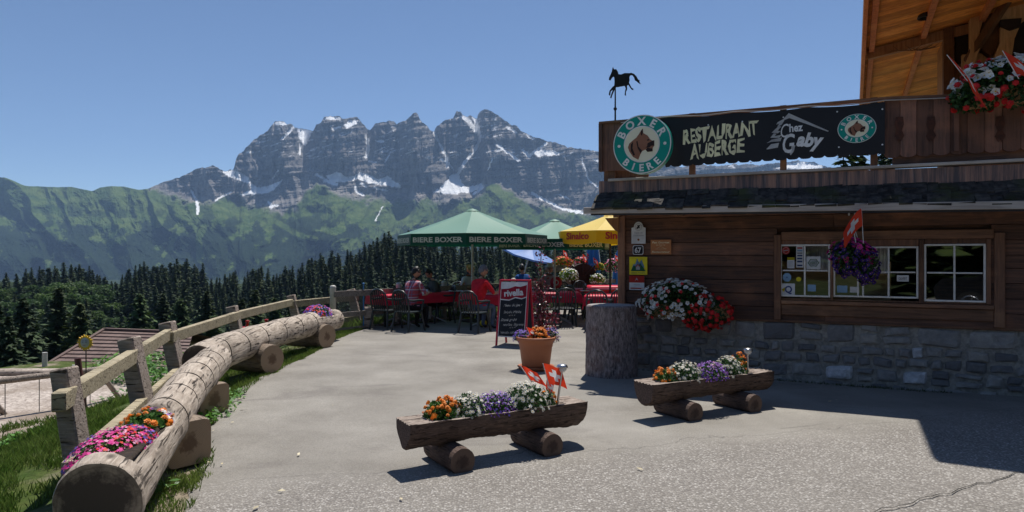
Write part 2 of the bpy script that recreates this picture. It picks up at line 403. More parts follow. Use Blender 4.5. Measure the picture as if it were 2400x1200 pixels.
# cover masks
def inpoly(px, py, poly):
    r = np.zeros(px.shape, bool); n = len(poly)
    for i in range(n):
        ax, ay_ = poly[i]; bx, by = poly[(i+1) % n]
        if ay_ == by: continue
        c = ((ay_ > py) != (by > py)); xi = (bx-ax)*(py-ay_)/(by-ay_)+ax; r ^= c & (px < xi)
    return r
def nearline(px, py, line, w):
    r = np.zeros(px.shape, bool)
    for (ax, ay_), (bx, by) in zip(line[:-1], line[1:]):
        dx, dy_ = bx-ax, by-ay_; L = dx*dx+dy_*dy_; t_ = np.clip(((px-ax)*dx+(py-ay_)*dy_)/L, 0, 1)
        r |= np.hypot(px-ax-t_*dx, py-ay_-t_*dy_) < w
    return r
wx = PXX+7*(fbm(PXX*.14, YY*.14, 91, 4)-.5); wy = YY+6*(fbm(PXX*.14+50, YY*.14, 92, 4)-.5)
SP = [[(698, 301), (733, 305), (716, 342), (704, 332)],
      [(762, 412), (793, 402), (816, 416), (845, 404), (872, 413), (886, 421), (908, 412), (935, 431), (943, 441), (896, 434), (868, 431), (840, 420), (801, 428), (777, 427)],
      [(1060, 408), (1076, 406), (1082, 430), (1097, 440), (1129, 429), (1133, 437), (1105, 451), (1055, 455), (1015, 451), (1040, 431), (1054, 415)],
      [(583, 426), (603, 439), (631, 435), (664, 420), (639, 447), (611, 455), (558, 458), (590, 445)],
      [(753, 277), (775, 271), (798, 274), (797, 281), (770, 280)], [(806, 292), (815, 284), (840, 280), (836, 292), (812, 300)],
      [(640, 292), (650, 284), (678, 288), (672, 294)], [(1188, 358), (1200, 360), (1220, 376), (1212, 380), (1200, 370)],
      [(1246, 358), (1270, 350), (1312, 356), (1310, 364), (1280, 365), (1262, 368)], [(575, 352), (598, 356), (595, 360), (577, 357)],
      [(880, 329), (902, 328), (900, 334), (884, 334)], [(1050, 317), (1075, 316), (1072, 321)], [(1818, 394), (1850, 383), (1880, 379), (1905, 382), (1928, 389), (1932, 397)],
      [(1700, 390), (1716, 386), (1724, 392)], [(922, 330), (930, 327), (928, 334)], [(1386, 372), (1404, 374), (1402, 381)]]
SL = [([(1074, 406), (1094, 374), (1117, 346), (1125, 323), (1121, 299), (1109, 275)], 2.6), ([(1048, 390), (1046, 366), (1030, 338), (1018, 311)], 2.2),
      ([(527, 402), (560, 408), (577, 418)], 4), ([(530, 408), (548, 415), (583, 428)], 2), ([(448, 446), (463, 477), (463, 500)], 2.2), ([(662, 325), (690, 296)], 2.2),
      ([(1088, 274), (1098, 284), (1115, 304)], 4.0), ([(858, 316), (864, 350), (858, 368)], 2.4), ([(1248, 453), (1316, 489), (1363, 499)], 2.6),
      ([(832, 437), (836, 450), (850, 456)], 2.2), ([(845, 430), (858, 438)], 2.4), ([(630, 473), (636, 486), (650, 480)], 2.2), ([(896, 485), (880, 517)], .6), ([(703, 340), (702, 362)], 2),
      ([(910, 365), (902, 380)], 1.8), ([(1166, 341), (1180, 350), (1190, 358)], 2.6), ([(1225, 352), (1240, 366), (1262, 348), (1280, 337)], 2.6), ([(1190, 300), (1210, 312)], 2),
      ([(1236, 318), (1250, 325)], 2), ([(738, 350), (728, 352)], 1.6), ([(505, 470), (540, 450)], 1.5), ([(780, 303), (796, 298)], 1.8), ([(1030, 372), (1050, 380), (1062, 398)], 1.5),
      ([(640, 418), (652, 400)], 1.5), ([(1365, 375), (1378, 420), (1400, 440)], 1.3), ([(1155, 372), (1144, 396)], 1.5), ([(866, 378), (880, 380)], 2), ([(876, 440), (905, 446)], 1.8), ([(1110, 455), (1132, 440)], 2),
      ([(760, 424), (790, 432)], 2.5), ([(740, 408), (765, 421)], 1.5), ([(1345, 472), (1310, 455)], 1.0)]
snow = np.zeros(PXX.shape, bool)
for q in SP: snow |= inpoly(wx, wy, q)
for q, w_ in SL: snow |= nearline(wx, wy, q, w_*1.35)
snow_s = snow.astype(float)
for _ in range(3): snow_s[1:-1, 1:-1] = (snow_s[1:-1, 1:-1]*2+snow_s[:-2, 1:-1]+snow_s[2:, 1:-1]+snow_s[1:-1, :-2]+snow_s[1:-1, 2:])/6
steep = sstep(0, 1, (ygs[None, :]-YY)/30+.2)*rocky[None, :]
sl = np.tan(np.radians((24+38*steep+10*(fbm(YY*.05+PXX*.008, PXX*.01, 71, 3)-.5))*(1-snow_s)+27*snow_s))
dy = -np.diff(YY, axis=0, prepend=YY[:1])
LD = np.cumsum(dy/F/sl, axis=0)
D = 4200*np.exp(LD)
warp = 26*(fbm(PXX*.012, YY*.012, 41, 4)-.5)
green = sstep(-8, 8, YY-(yg[None, :]+22*(fbm(PXX*.05, YY*.05, 51, 5)-.5)*2))
rk = 1-green
# rock buttresses and gullies
but = ridged((PXX+warp*1.6)*.017, YY*.0045, 61, 5, .55)
fin = ridged((PXX+warp)*.07, YY*.022, 63, 4, .6)
bench = fbm(PXX*.006+YY*.01, YY*.14+warp*.05+PXX*.012, 65, 4)
D = D-rk*rocky[None, :]*(400*(but-.5)+(1-.8*snow_s)*(90*(fin-.5)+115*(bench-.5)))
fol = fbm(PXX*.03, YY*.03, 88, 6, .6)
for cx, w_, am in ((715, 16, 330), (862, 13, 260), (1018, 14, 300), (1116, 9, 220), (1060, 10, 120), (930, 10, 110), (690, 8, 80)):
    D = D+rk*am*np.exp(-((PXX-cx-.12*(YY-320)*np.sign(cx-900))/(w_+.10*np.maximum(YY-300, 0)))**2)*sstep(430, 330, YY)
for cx, w_, am in ((655, 26, 200), (790, 40, 200), (968, 26, 200), (1070, 26, 160), (1150, 26, 220)):
    D = D-rk*am*np.exp(-((PXX-cx)/w_)**2)*sstep(420, 360, YY)
# green spurs, running down to the left
spur = ridged((PXX+ (YY-450)*.45*np.where(PXX < 560, -1, .4)+warp*2.4)*.0105, YY*.006, 81, 3, .42)
rill = ridged((PXX+(YY-450)*.35*np.where(PXX < 560, -1, .35)+warp*2.2)*.035, YY*.022, 83, 5, .6)
D = D-green*(700*(spur-.5)+130*(rill-.5)+90*(fol-.5)+45*(fbm(PXX*.02, YY*.02, 85, 5)-.5))
for cx, y0, w_, am in ((742, 424, 46, 330), (1152, 426, 50, 330), (550, 468, 40, 300), (300, 600, 60, 200)):
    D = D-am*np.exp(-((PXX-cx-(YY-y0)*.15)/(w_+.5*np.maximum(YY-y0, 0)))**2)*sstep(-10, 60, YY-y0)
# peaks further back than gaps so that towers stand free
X3 = (PXX-1200)/F*D; Z3 = EYE-(YY-600)/F*D
# a dusting on benches high up
dust = (fbm(PXX*.05, YY*.35+PXX*.1, 95, 4) > .70) & (YY < 372) & (PXX > 600) & (PXX < 1500)
snow = np.clip(snow.astype(float)+dust*.7, 0, 1)*(YY > ysk[None, :]+1)
up = sstep(600, 470, YY)
fn = fbm(PXX*.035, YY*.05, 97, 5)
fine = fbm(PXX*.22, YY*.30, 98, 3, .7)
forest = green*sstep(.44, .53, fn+.26*(fine-.5)+.30*sstep(480, 600, YY)-.14*sstep(470, 430, YY)-.10)*sstep(440, 540, YY)
streak = nearline(wx, wy, [(200, 500), (245, 560), (262, 600)], 5) | nearline(wx, wy, [(382, 600), (410, 560), (420, 540)], 5) | inpoly(wx, wy, [(775, 575), (800, 558), (845, 560), (850, 580), (790, 590)]) | nearline(wx, wy, [(470, 610), (465, 560), (480, 530)], 8) | inpoly(wx, wy, [(700, 480), (742, 428), (770, 450), (730, 500), (690, 510)]) | inpoly(wx, wy, [(1152, 430), (1200, 462), (1230, 505), (1190, 500), (1150, 460)]) | nearline(wx, wy, [(630, 510), (700, 550), (740, 560)], 6)
forest = forest*(1-streak*.85)
scree = sstep(.46, .60, fbm(PXX*.03, YY*.06, 99, 4))*sstep(22, 0, np.abs(YY-yg[None, :]+10))
lay = np.stack([snow, green, forest, np.clip(scree, 0, 1)], -1)
# back side
Vf = np.stack([X3, D, Z3], -1)
bk = []
for q in range(1, 7):
    dd = D[-1]+q*180.; zz = Z3[-1]-q*q*22-q*40
    bk.append(np.stack([(cols-1200)/F*dd, dd, zz], -1))
Vf = np.concatenate([Vf, np.array(bk)]); lay = np.concatenate([lay, np.repeat(lay[-1:]*0, 6, 0)])
nr, nc = Vf.shape[:2]; idx = np.arange(nr*nc).reshape(nr, nc)
FQ = np.stack([idx[:-1, :-1], idx[:-1, 1:], idx[1:, 1:], idx[1:, :-1]], -1).reshape(-1, 4)
mm, t, b, o = _new('mountain_cover'); N = NT(t); co = N.co()
sp = N.n('SeparateColor'); at = N.n('Attribute'); at.attribute_name = 'cover'; N.l(at.outputs['Color'], sp.inputs[0])
nz1 = N.noise(co, .012, 8, .65); nz2 = N.noise(N.co((.25, .25, 3)), .010, 6, .6)
rock = N.mix(N.ramp(nz1, [(.35, 0), (.65, 1)]), (.085, .085, .092), (.24, .225, .215))
rock = N.mix(N.ramp(nz2, [(.47, 0), (.60, .42)]), rock, (.28, .27, .27))
rock = N.mix(at.outputs['Alpha'], rock, (.30, .275, .25))
gr = N.mix(N.ramp(N.noise(co, .006, 8, .65), [(.38, 0), (.62, 1)]), (.045, .085, .022), (.11, .155, .045))
fo = N.mix(N.ramp(N.noise(co, .05, 5, .7), [(.4, 0), (.6, 1)]), (.008, .018, .012), (.022, .040, .018))
c = N.mix(sp.outputs[1], rock, gr); c = N.mix(sp.outputs[2], c, fo)
c = N.mix(sp.outputs[0], c, (.9, .91, .93))
N.l(c, b.inputs['Base Color']); b.inputs['Roughness'].default_value = .95; b.inputs['Specular IOR Level'].default_value = .05
N.bump(b, N.math('ADD', nz1, N.noise(co, .035, 7, .65)), .65, 38)
mb = MB(); mb.add(Vf.reshape(-1, 3), FQ, 0, .5, False)
om = mb.build('mountains', mm); tag(om, kind='structure')
ca = om.data.attributes.new('cover', 'FLOAT_COLOR', 'POINT'); ca.data.foreach_set('color', lay.reshape(-1, 4).astype(np.float32).ravel())
# smooth normals a little on green parts only
# ================= trees =================
m_con = mat('spruce_needles', (.018, .040, .016), (.040, .070, .024), .8, 1.2, tint=.5, trans=.15, objvar=.9)
m_con2 = mat('larch_needles', (.035, .075, .020), (.075, .12, .032), .8, 1.2, tint=.5, trans=.25)
m_dec = mat('broad_leaves', (.04, .088, .024), (.068, .13, .034), .7, 1.2, tint=.45, trans=.4, objvar=.5)
m_bark = mat('spruce_bark', (.10, .075, .055), (.05, .038, .03), .9, 5, (1, 1, .2), bump=.4)
def unit(v): return v/np.maximum(np.linalg.norm(v, axis=-1, keepdims=True), 1e-9)
def spruce(name, mt, lev, nb, nq, Rr=.17, seed=1, loose=.0, parts=True):
    """unit height spruce; root empty > trunk, crown"""
    rg = np.random.default_rng(seed)
    cs = []; As = []; Bs = []
    for i in range(lev):
        z = .10+.89*(i/(lev-1))**.92
        rr = Rr*(1-z)**.75*(.85+.3*rg.random())+.006
        k = max(3, int(nb*(.35+.65*(1-z))))
        for j in range(k):
            a = 2*math.pi*(j+rg.random())/k; r1 = rr*(.65+.55*rg.random())
            if rg.random() < loose: r1 *= .55
            t = (np.arange(nq)+.5)/nq*(.9+.2*rg.random())
            dr = .25+.45*(1-z)
            x = r1*t; zz = z-dr*r1*t**1.5+.35*r1*t**3+rg.normal(0, .004, nq)
            th = a+rg.normal(0, .09, nq)
            c = np.stack([x*np.cos(th), x*np.sin(th), zz], -1)
            fa = th+rg.normal(0, .55, nq)
            d = unit(np.stack([np.cos(fa), np.sin(fa), -.35+rg.normal(0, .25, nq)], -1))
            sd_ = unit(np.cross(d, np.array([0, 0, 1.])+rg.normal(0, .35, (nq, 3))))
            ln = (.022+.035*rr/Rr)*(1.25-.5*t)*(.7+.6*rg.random(nq))
            if nq > 6: ln *= .75
            cs.append(c); As.append(d*ln[:, None]); Bs.append(sd_*(ln*.42)[:, None])
    root = thing(name, None, None)
    MB().quads(np.concatenate(cs), np.concatenate(As), np.concatenate(Bs), tint=rg.random(sum(map(len, cs)))).build('crown', mt, root)
    tr = MB(); tr.tube([(0, 0, -.03), (0, 0, .3), (0.002, 0, .7), (0, 0, .99)], [.016, .012, .006, .0015], 7); tr.build('trunk', m_bark, root)
    return root
def broad(name, mt, n, seed, nblob=16, ls=.035):
    rg = np.random.default_rng(seed); root = thing(name, None, None)
    bc = []; tr = MB()
    for i in range(nblob):
        a = rg.random()*6.28; h = .32+.55*rg.random(); r = .30*(1-abs(h-.5)*1.1)*math.sqrt(rg.random())
        bc.append((r*math.cos(a), r*math.sin(a), h, .10+.08*rg.random()))
        tr.tube([(0, 0, .18+.2*h), (r*.5*math.cos(a), r*.5*math.sin(a), h*.75), (r*math.cos(a), r*math.sin(a), h)], [.012, .007, .002], 5)
    tr.tube([(0, 0, -.04), (.01, 0, .3), (0, .01, .7)], [.03, .02, .006], 7)
    bc = np.array(bc); w = rg.integers(0, nblob, n); d = unit(rg.normal(0, 1, (n, 3)))
    c = bc[w, :3]+d*(bc[w, 3]*(.6+.5*rg.random(n)**.5))[:, None]*np.array([1, 1, .8])
    a = unit(rg.normal(0, 1, (n, 3))+d*.3); b = unit(np.cross(a, d+rg.normal(0, .4, (n, 3)))); s = ls*(.5+.8*rg.random(n))
    MB().quads(c, a*s[:, None], b*(s*.6)[:, None], tint=np.clip(rg.random(n)*.6+rg.random(nblob)[w]*.4, 0, 1)).build('crown', mt, root)
    tr.build('trunk', m_bark, root)
    return root
FAR = [spruce('spruce_tree', m_con, 30, 11, 4, .15+.03*(k % 3), 20+k, .15) for k in range(4)]
NEAR = [spruce('spruce_tree', m_con2 if k == 2 else m_con, 46, 16, 10, (.20, .25, .24)[k], 40+k, .12) for k in range(3)]
DEC = [broad('leafy_tree', m_dec, 3800, 60+k) for k in range(2)]
TREES = []
def plant(proto, px, Y, ytop=None, H=None, label='', cat='tree', group=None, wide=1.0):
    X = (px-1200)/F*Y; z = float(G(X, Y))
    if H is None: H = EYE-(ytop-600)/F*Y-z
    r = proto
    used = proto.get('used', 0)
    if used: r = dup(proto, (X, Y, z))
    else: proto['used'] = 1
    r.location = (X, Y, z); r.rotation_euler = (random.uniform(-.02, .02), random.uniform(-.02, .02), random.uniform(0, 6.28))
    H2 = H*wide if H*wide < H*2 else H
    r.scale = (H2, H2, H); r['label'] = label; r['category'] = cat
    if group: r['group'] = group
    elif 'group' in r: del r['group']
    TREES.append(r); return r
# skyline of the far spruce wood: (px, y of the tops)
FS = np.array([(-200, 640), (0, 642), (40, 630), (90, 622), (150, 614), (200, 614), (240, 632), (283, 668), (287, 640), (300, 618), (340, 612), (400, 607), (440, 606), (480, 622), (496, 640), (502, 668), (515, 668), (522, 650), (545, 628), (560, 640), (575, 640), (600, 612), (625, 622), (640, 645), (648, 650), (665, 622), (700, 618), (720, 600), (760, 588), (800, 590), (845, 580), (860, 560), (900, 548), (930, 540), (1000, 545), (1100, 560), (1200, 568), (1300, 575), (1460, 572)], float)
rr = random.Random(5)
far_list = []
def row(Y0, x0, x1, step, off, jit, label, group, prot, hmin=13, hmax=30, Yj=20):
    px = x0
    while px < x1:
        q = px+rr.uniform(-.35, .35)*step; Y = Y0+rr.uniform(-Yj, Yj)
        yt = float(np.interp(q, FS[:, 0], FS[:, 1]))+off+abs(rr.gauss(0, jit))
        X = (q-1200)/F*Y; z = float(G(X, Y)); H = min(max(EYE-(yt-600)/F*Y-z, hmin), hmax)
        far_list.append((prot[rr.randrange(len(prot))], q, Y, H, label, group))
        px += step
la = 'tall dark spruce in the wood behind the terrace and fence, pointed top'
ga = 'spruces of the wood beyond the terrace'
row(430, 285, 1450, 15, -4, 12, la, ga, FAR, 14, 34)
row(395, 510, 1460, 19, 12, 12, la, ga, FAR, 14, 32)
row(350, 290, 1460, 24, 26, 14, la, ga, FAR, 14, 28)
row(290, 300, 1460, 34, 50, 16, la, ga, FAR, 12, 24)
row(225, 500, 1460, 46, 80, 14, la, ga, FAR, 10, 22)
lb = 'spruce rising out of the pale leafy wood at the left edge of the photo'
row(430, -60, 288, 19, 0, 10, lb, 'spruces among the leafy wood', FAR, 12, 34)
row(330, -60, 285, 44, 48, 16, lb, 'spruces among the leafy wood', FAR, 9, 20)
row(265, -60, 285, 52, 84, 18, lb, 'spruces among the leafy wood', FAR, 9, 18)
row(380, -60, 262, 40, 26, 14, lb, 'spruces among the leafy wood', FAR, 9, 24)
lc = 'rounded bright green leafy tree on the hill behind the hut'
row(350, -60, 285, 30, 34, 12, lc, 'leafy trees on the left hill', DEC, 9, 15)
row(300, -60, 285, 34, 62, 14, lc, 'leafy trees on the left hill', DEC, 9, 14)
row(255, -60, 300, 40, 100, 16, lc, 'leafy trees on the left hill', DEC, 8, 13)
row(215, 120, 330, 44, 140, 16, lc, 'leafy trees on the left hill', DEC, 8, 13)
row(200, 1290, 1450, 40, 62, 14, 'pale leafy tree behind the closed blue parasol', 'leafy trees behind the terrace', DEC, 9, 15)
for pr, q, Y, H, lab, grp in far_list:
    plant(pr, q, Y, H=H, label=lab, group=grp, wide=rr.uniform(1.15, 1.75) if pr in FAR else 1.45)
# near spruces, told apart one by one
for px, yt, Y, k, lab in ((128, 676, 92, 0, 'tallest dark spruce at the left, straight behind the playground posts'),
                          (60, 700, 88, 1, 'dense dark spruce left of the tallest one, above the swing beam'),
                          (-8, 706, 80, 0, 'dark spruce cut by the left edge of the photo'),
                          (182, 712, 84, 1, 'shorter spruce with sunlit tips just left of the sun face sign'),
                          (322, 690, 118, 2, 'broad yellow-green conifer behind the ridge of the brown hut roof'),
                          (388, 688, 128, 0, 'slim spruce right of the broad conifer behind the second fence post'),
                          (424, 700, 120, 2, 'yellow-green spruce behind the third fence post'),
                          (482, 684, 124, 0, 'narrow dark spruce between the third and fourth fence posts'),
                          (560, 705, 120, 1, 'short spruce behind the fourth fence post with the red machine below'),
                          (600, 680, 128, 0, 'spruce with a pointed top right of the fourth fence post'),
                          (640, 700, 118, 2, 'light green young conifer left of the fifth fence post'),
                          (680, 715, 110, 1, 'low bushy spruce behind the fifth fence post'),
                          (745, 705, 130, 0, 'small spruce behind the top rail near the far fence post'),
                          (250, 770, 74, 1, 'low dark spruce directly behind the hut roof'),
                          (500, 742, 80, 2, 'small bushy conifer low behind the log trough'),
                          (26, 745, 66, 1, 'low spreading spruce above the swing, at the left edge'),):
    plant(NEAR[k], px, Y, ytop=yt, label=lab, wide=1.15 if k != 2 else 1.3)
for k_, (px, yt, lab) in enumerate(((1978, 345, 'leftmost spruce seen through the gap below the banner'), (2004, 352, 'second spruce from the left below the banner'), (2030, 340, 'tallest spruce below the banner badge'), (2058, 350, 'spruce below the right end of the banner'), (2085, 345, 'rightmost spruce in the gap below the banner'))):
    plant(FAR[k_ % 4], px, 62+k_*3, ytop=yt, label=lab, wide=1.25)
# the wood further off that reads as one mass
V = []; mbw = MB(); rg = np.random.default_rng(3)
src = FAR[0].children[0].data; me_v = np.empty(len(src.vertices)*3); src.vertices.foreach_get('co', me_v); me_v = me_v.reshape(-1, 4, 3)[::5]
cc = me_v.mean(1); aa = (me_v[:, 2]-me_v[:, 0])/2*1.7; bb = (me_v[:, 3]-me_v[:, 1])/2*2.0
for k in range(900):
    if k < 260:
        px = rg.uniform(-150, 1500); Y = rg.uniform(460, 520); yt = np.interp(px, FS[:, 0], FS[:, 1])+8+rg.random()*16
        X = (px-1200)/F*Y; z = float(G(X, Y)); H = np.clip(EYE-(yt-600)/F*Y-z, 8, 34)
    else:
        px = rg.uniform(-150, 1500); Y = rg.uniform(110, 420); X = (px-1200)/F*Y; z = float(G(X, Y)); H = rg.uniform(7, 14)
    s_ = np.array([H*1.7, H*1.7, H])
    mbw.quads(cc*s_+np.array([X, Y, z]), aa*s_, bb*s_, tint=rg.random(len(cc)))
tag(mbw.build('far_wood', m_con), kind='stuff')
# the wooded slope behind the camera is added to keep pane reflections dark
# ================= log troughs, timber fence, planters =================
def wood_log(name, c1, c2, crack=(.04, .03, .022), sc=1.0, tint=.0, rough=.8):
    m, t, b, o = _new(name); N = NT(t)
    g = N.noise(N.co((1.2*sc, 9*sc, 9*sc)), 3.5, 8, .68, .6)
    col = N.mix(N.ramp(g, [(.36, 0), (.64, 1)]), c1, c2)
    ck = N.ramp(N.noise(N.co((.8*sc, 14*sc, 14*sc)), 3.0, 4, .5, .3), [(.35, 1), (.41, 0)])
    col = N.mix(ck, col, crack)
    kn = N.ramp(N.vor(N.co((1.6*sc, 3*sc, 3*sc)), 1.6), [(.08, 1), (.17, 0)])
    col = N.mix(N.math('MULTIPLY', kn, .8), col, crack)
    col = N.mix(N.math('MULTIPLY', N.ramp(N.noise(N.co(), 2.3*sc, 6, .65), [(.48, 0), (.68, 1)]), .55), col, tuple(x*.45 for x in c2))
    col = N.mix(N.math('MULTIPLY', N.ramp(N.noise(N.co(), 9*sc, 5, .7), [(.55, 0), (.72, 1)]), .4), col, tuple(min(1, x*1.5) for x in c1))
    if tint:
        f = N.math('ADD', N.math('MULTIPLY', N.attr('tint'), 2*tint), 1-tint); q = N.n('CombineColor'); [N.l(f, q.inputs[i]) for i in range(3)]
        col = N.mix(1.0, col, q.outputs[0], 'MULTIPLY')
    N.l(col, b.inputs['Base Color']); b.inputs['Roughness'].default_value = rough; b.inputs['Specular IOR Level'].default_value = .3
    N.bump(b, N.math('ADD', g, N.math('MULTIPLY', ck, -1.0)), .9, .016/sc); return m
def wood_end(name, rim, core, rot, sc=1.0):
    m, t, b, o = _new(name); N = NT(t)
    co = N.co(); sx = N.n('SeparateXYZ'); N.l(co, sx.inputs[0])
    r = N.math('SQRT', N.math('ADD', N.math('POWER', sx.outputs[1], 2.0), N.math('POWER', sx.outputs[2], 2.0)))
    nz = N.noise(co, 7*sc, 5, .6)
    rr_ = N.math('ADD', r, N.math('MULTIPLY', nz, .04/sc))
    ring = N.math('SINE', N.math('MULTIPLY', rr_, 420*sc))
    col = N.mix(N.ramp(ring, [(.2, 0), (.8, .6)]), rim, core)
    col = N.mix(N.ramp(N.math('ADD', N.math('MULTIPLY', r, -3.6*sc), N.noise(co, 11*sc, 6, .7)), [(-.0, 0), (.22, 1)]), col, rot)
    N.l(col, b.inputs['Base Color']); b.inputs['Roughness'].default_value = .9; N.bump(b, nz, .5, .01); return m
m_log = wood_log('weathered_log', (.56, .48, .40), (.30, .24, .19))
m_logend = wood_end('weathered_log_end', (.40, .31, .23), (.24, .175, .13), (.085, .062, .048), .55)
m_blk = wood_log('block_wood', (.30, .235, .18), (.17, .125, .09), sc=1.6)
m_blkend = wood_end('block_end', (.36, .26, .17), (.2, .13, .08), (.16, .10, .06), 1.6)
m_pl = wood_log('planter_wood', (.15, .10, .08), (.06, .04, .034), (.015, .01, .008), 2.2)
m_pltop = wood_log('planter_top', (.42, .35, .30), (.26, .20, .165), (.05, .035, .03), 2.2)
m_plend = wood_end('planter_end', (.13, .085, .065), (.07, .045, .035), (.05, .03, .025), 2.4)
m_soil = mat('soil', (.045, .03, .02), (.02, .014, .01), .95, 30, tint=0, bump=.8, bd=.02)
m_post = wood_log('fence_post_wood', (.42, .35, .30), (.24, .19, .155), sc=1.3)
m_rail = wood_log('fence_rail_wood', (.46, .40, .28), (.34, .28, .18), (.12, .09, .06), 1.3)
m_railold = wood_log('old_rail_wood', (.36, .33, .29), (.24, .21, .18), sc=1.3)

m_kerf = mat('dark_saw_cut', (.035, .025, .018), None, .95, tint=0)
def trough(name, label, path, rad, cavity, kerfs, group=None):
    """big log along a path; cavity (s0, s1) and saw kerfs at distances s from the near end"""
    path = [Vector(p) for p in path]; seg = [0]
    for a, b_ in zip(path[:-1], path[1:]): seg.append(seg[-1]+(b_-a).length)
    L = seg[-1]
    S = set(np.linspace(0, L, int(L/.035)).tolist())
    for k in kerfs: S |= {k-.018, k-.014, k-.013, k, k+.013, k+.014, k+.018}
    for c in cavity: S |= {c[0]-.004, c[0]+.02, c[1]-.02, c[1]+.004}
    S |= {.006, .02}
    S = np.array(sorted(x for x in S if 0 <= x <= L)); n = 56
    xs = np.array([p.x for p in path]); ys = np.array([p.y for p in path]); zs = np.array([p.z for p in path])
    def ev(s):
        # smooth interpolation
        f = lambda v: np.interp(s, seg, v)*.5+.25*(np.interp(s-.18, seg, v)+np.interp(s+.18, seg, v)) if .2 < s < L-.2 else np.interp(s, seg, v)
        return Vector((f(xs), f(ys), f(zs)))
    d0 = (path[1]-path[0]).normalized(); ang = math.atan2(d0.y, d0.x); tilt = -math.asin(d0.z)
    root = thing(name, label, 'log trough', path[0]-Vector((0, 0, rad[0])), 0, group)
    V_ = []; kset = set()
    for si, s in enumerate(S):
        p = ev(s); d = (ev(min(s+.05, L))-ev(max(s-.05, 0))).normalized()
        side = Vector((0, 0, 1)).cross(d).normalized(); up = d.cross(side)
        r0 = np.interp(s, np.linspace(0, L, len(rad)), rad)
        if s < .02: r0 *= .96+.04*s/.02
        if s > L-.03: r0 *= .93
        for k in range(n):
            a = 2*math.pi*k/n      # 0 = up
            r = r0*(1+.13*(fbm(s*1.6+7, math.cos(a)*1.3, 5, 3)-.5)+.09*(fbm(s*6, math.sin(a)*2+3, 6, 3)-.5)+.03*math.sin(a*2+s))
            aa = (a+math.pi) % (2*math.pi)-math.pi
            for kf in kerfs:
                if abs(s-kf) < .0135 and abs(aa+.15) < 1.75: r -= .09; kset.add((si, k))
            for c0, c1 in cavity:
                if c0 < s < c1 and abs(aa) < .95:
                    e = min(1, (s-c0)/.10, (c1-s)/.10); r *= 1-.55*max(0, e)*(1-(abs(aa)/.95)**6)
            V_.append(p+(side*math.sin(a)+up*math.cos(a))*r)
    m_ = len(S); mb = MB()
    fs = [(i*n+k, (i+1)*n+k, (i+1)*n+(k+1) % n, i*n+(k+1) % n) for i in range(m_-1) for k in range(n)]
    M4 = Matrix.Translation(path[0]) @ Matrix.Rotation(ang, 4, 'Z') @ Matrix.Rotation(tilt, 4, 'Y')
    inv = M4.inverted(); V_ = [inv @ v for v in V_]
    dark = [(i*n+k) for i in range(0)]
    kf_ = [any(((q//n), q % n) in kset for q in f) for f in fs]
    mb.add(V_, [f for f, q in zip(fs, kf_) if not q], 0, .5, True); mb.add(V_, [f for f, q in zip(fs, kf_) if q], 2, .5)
    c0 = sum(V_[:n], Vector())/n; c1 = sum(V_[-n:], Vector())/n
    mb.add(V_[:n]+[c0], [(k, (k+1) % n, n) for k in range(n)], 1, .5); mb.add(V_[-n:]+[c1], [((k+1) % n, k, n) for k in range(n)], 1, .5)
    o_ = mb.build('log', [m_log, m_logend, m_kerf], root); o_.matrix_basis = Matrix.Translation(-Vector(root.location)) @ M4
    for c0, c1 in cavity:
        p = ev((c0+c1)/2); d = (ev(c1)-ev(c0)).normalized(); sb = MB()
        sb.box((0, 0, 0), (c1-c0-.1, rad[0]*.95, .03), bev=.01)
        so_ = sb.build('soil', m_soil, root); so_.location = p+Vector((0, 0, rad[0]*.50))-Vector(root.location); so_.rotation_euler = (0, 0, math.atan2(d.y, d.x))
    return root
def block(name, label, c, size, rz, r=None, log=False, group=None):
    root = thing(name, label, 'log block', c, rz, group); mb = MB()
    L, w, h = size
    pts = []
    n = 20
    for k in range(n):
        a = 2*math.pi*k/n+.08; e = .28
        x = w/2*abs(math.cos(a))**e*(1 if math.cos(a) > 0 else -1); z = h/2+h/2*abs(math.sin(a))**e*(1 if math.sin(a) > 0 else -1)
        pts.append((x, z))
    if log: pts = [(w/2*math.cos(2*math.pi*k/n), h/2+h/2*math.sin(2*math.pi*k/n)) for k in range(n)]
    V_ = []; m_ = 9
    for i in range(m_):
        y = -L/2+L*i/(m_-1); sh = 1-(.05 if i in (0, m_-1) else 0)
        for k, (x, z) in enumerate(pts):
            q = sh*(1+.07*(fbm(y*6+c[0], k*.5, 8, 3)-.5)); V_.append((y, x*q, (z-h/2)*q))
    mb.add(V_, [(i*n+k, i*n+(k+1) % n, (i+1)*n+(k+1) % n, (i+1)*n+k) for i in range(m_-1) for k in range(n)], 0, .5, True)
    mb.add(V_[:n], [tuple(range(n))], 1, .5); mb.add(V_[-n:], [tuple(range(n))], 1, .5)
    o_ = mb.build('log', [m_blk, m_blkend], root); o_.location = (0, 0, h/2)
    return root
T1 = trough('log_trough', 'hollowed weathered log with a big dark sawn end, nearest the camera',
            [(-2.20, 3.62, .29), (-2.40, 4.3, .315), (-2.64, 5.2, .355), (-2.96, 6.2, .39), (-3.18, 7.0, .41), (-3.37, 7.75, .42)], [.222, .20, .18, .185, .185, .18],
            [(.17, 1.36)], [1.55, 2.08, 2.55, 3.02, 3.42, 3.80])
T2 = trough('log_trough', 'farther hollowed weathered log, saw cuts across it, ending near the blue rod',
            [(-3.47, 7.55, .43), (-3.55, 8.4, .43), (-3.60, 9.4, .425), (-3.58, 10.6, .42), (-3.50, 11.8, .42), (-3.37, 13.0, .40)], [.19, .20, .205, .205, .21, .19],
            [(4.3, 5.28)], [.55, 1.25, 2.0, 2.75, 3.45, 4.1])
block('log_block', 'squared timber block under the near log trough, orange cut top', (-2.66, 5.34, 0), (.52, .36, .35), -.62)
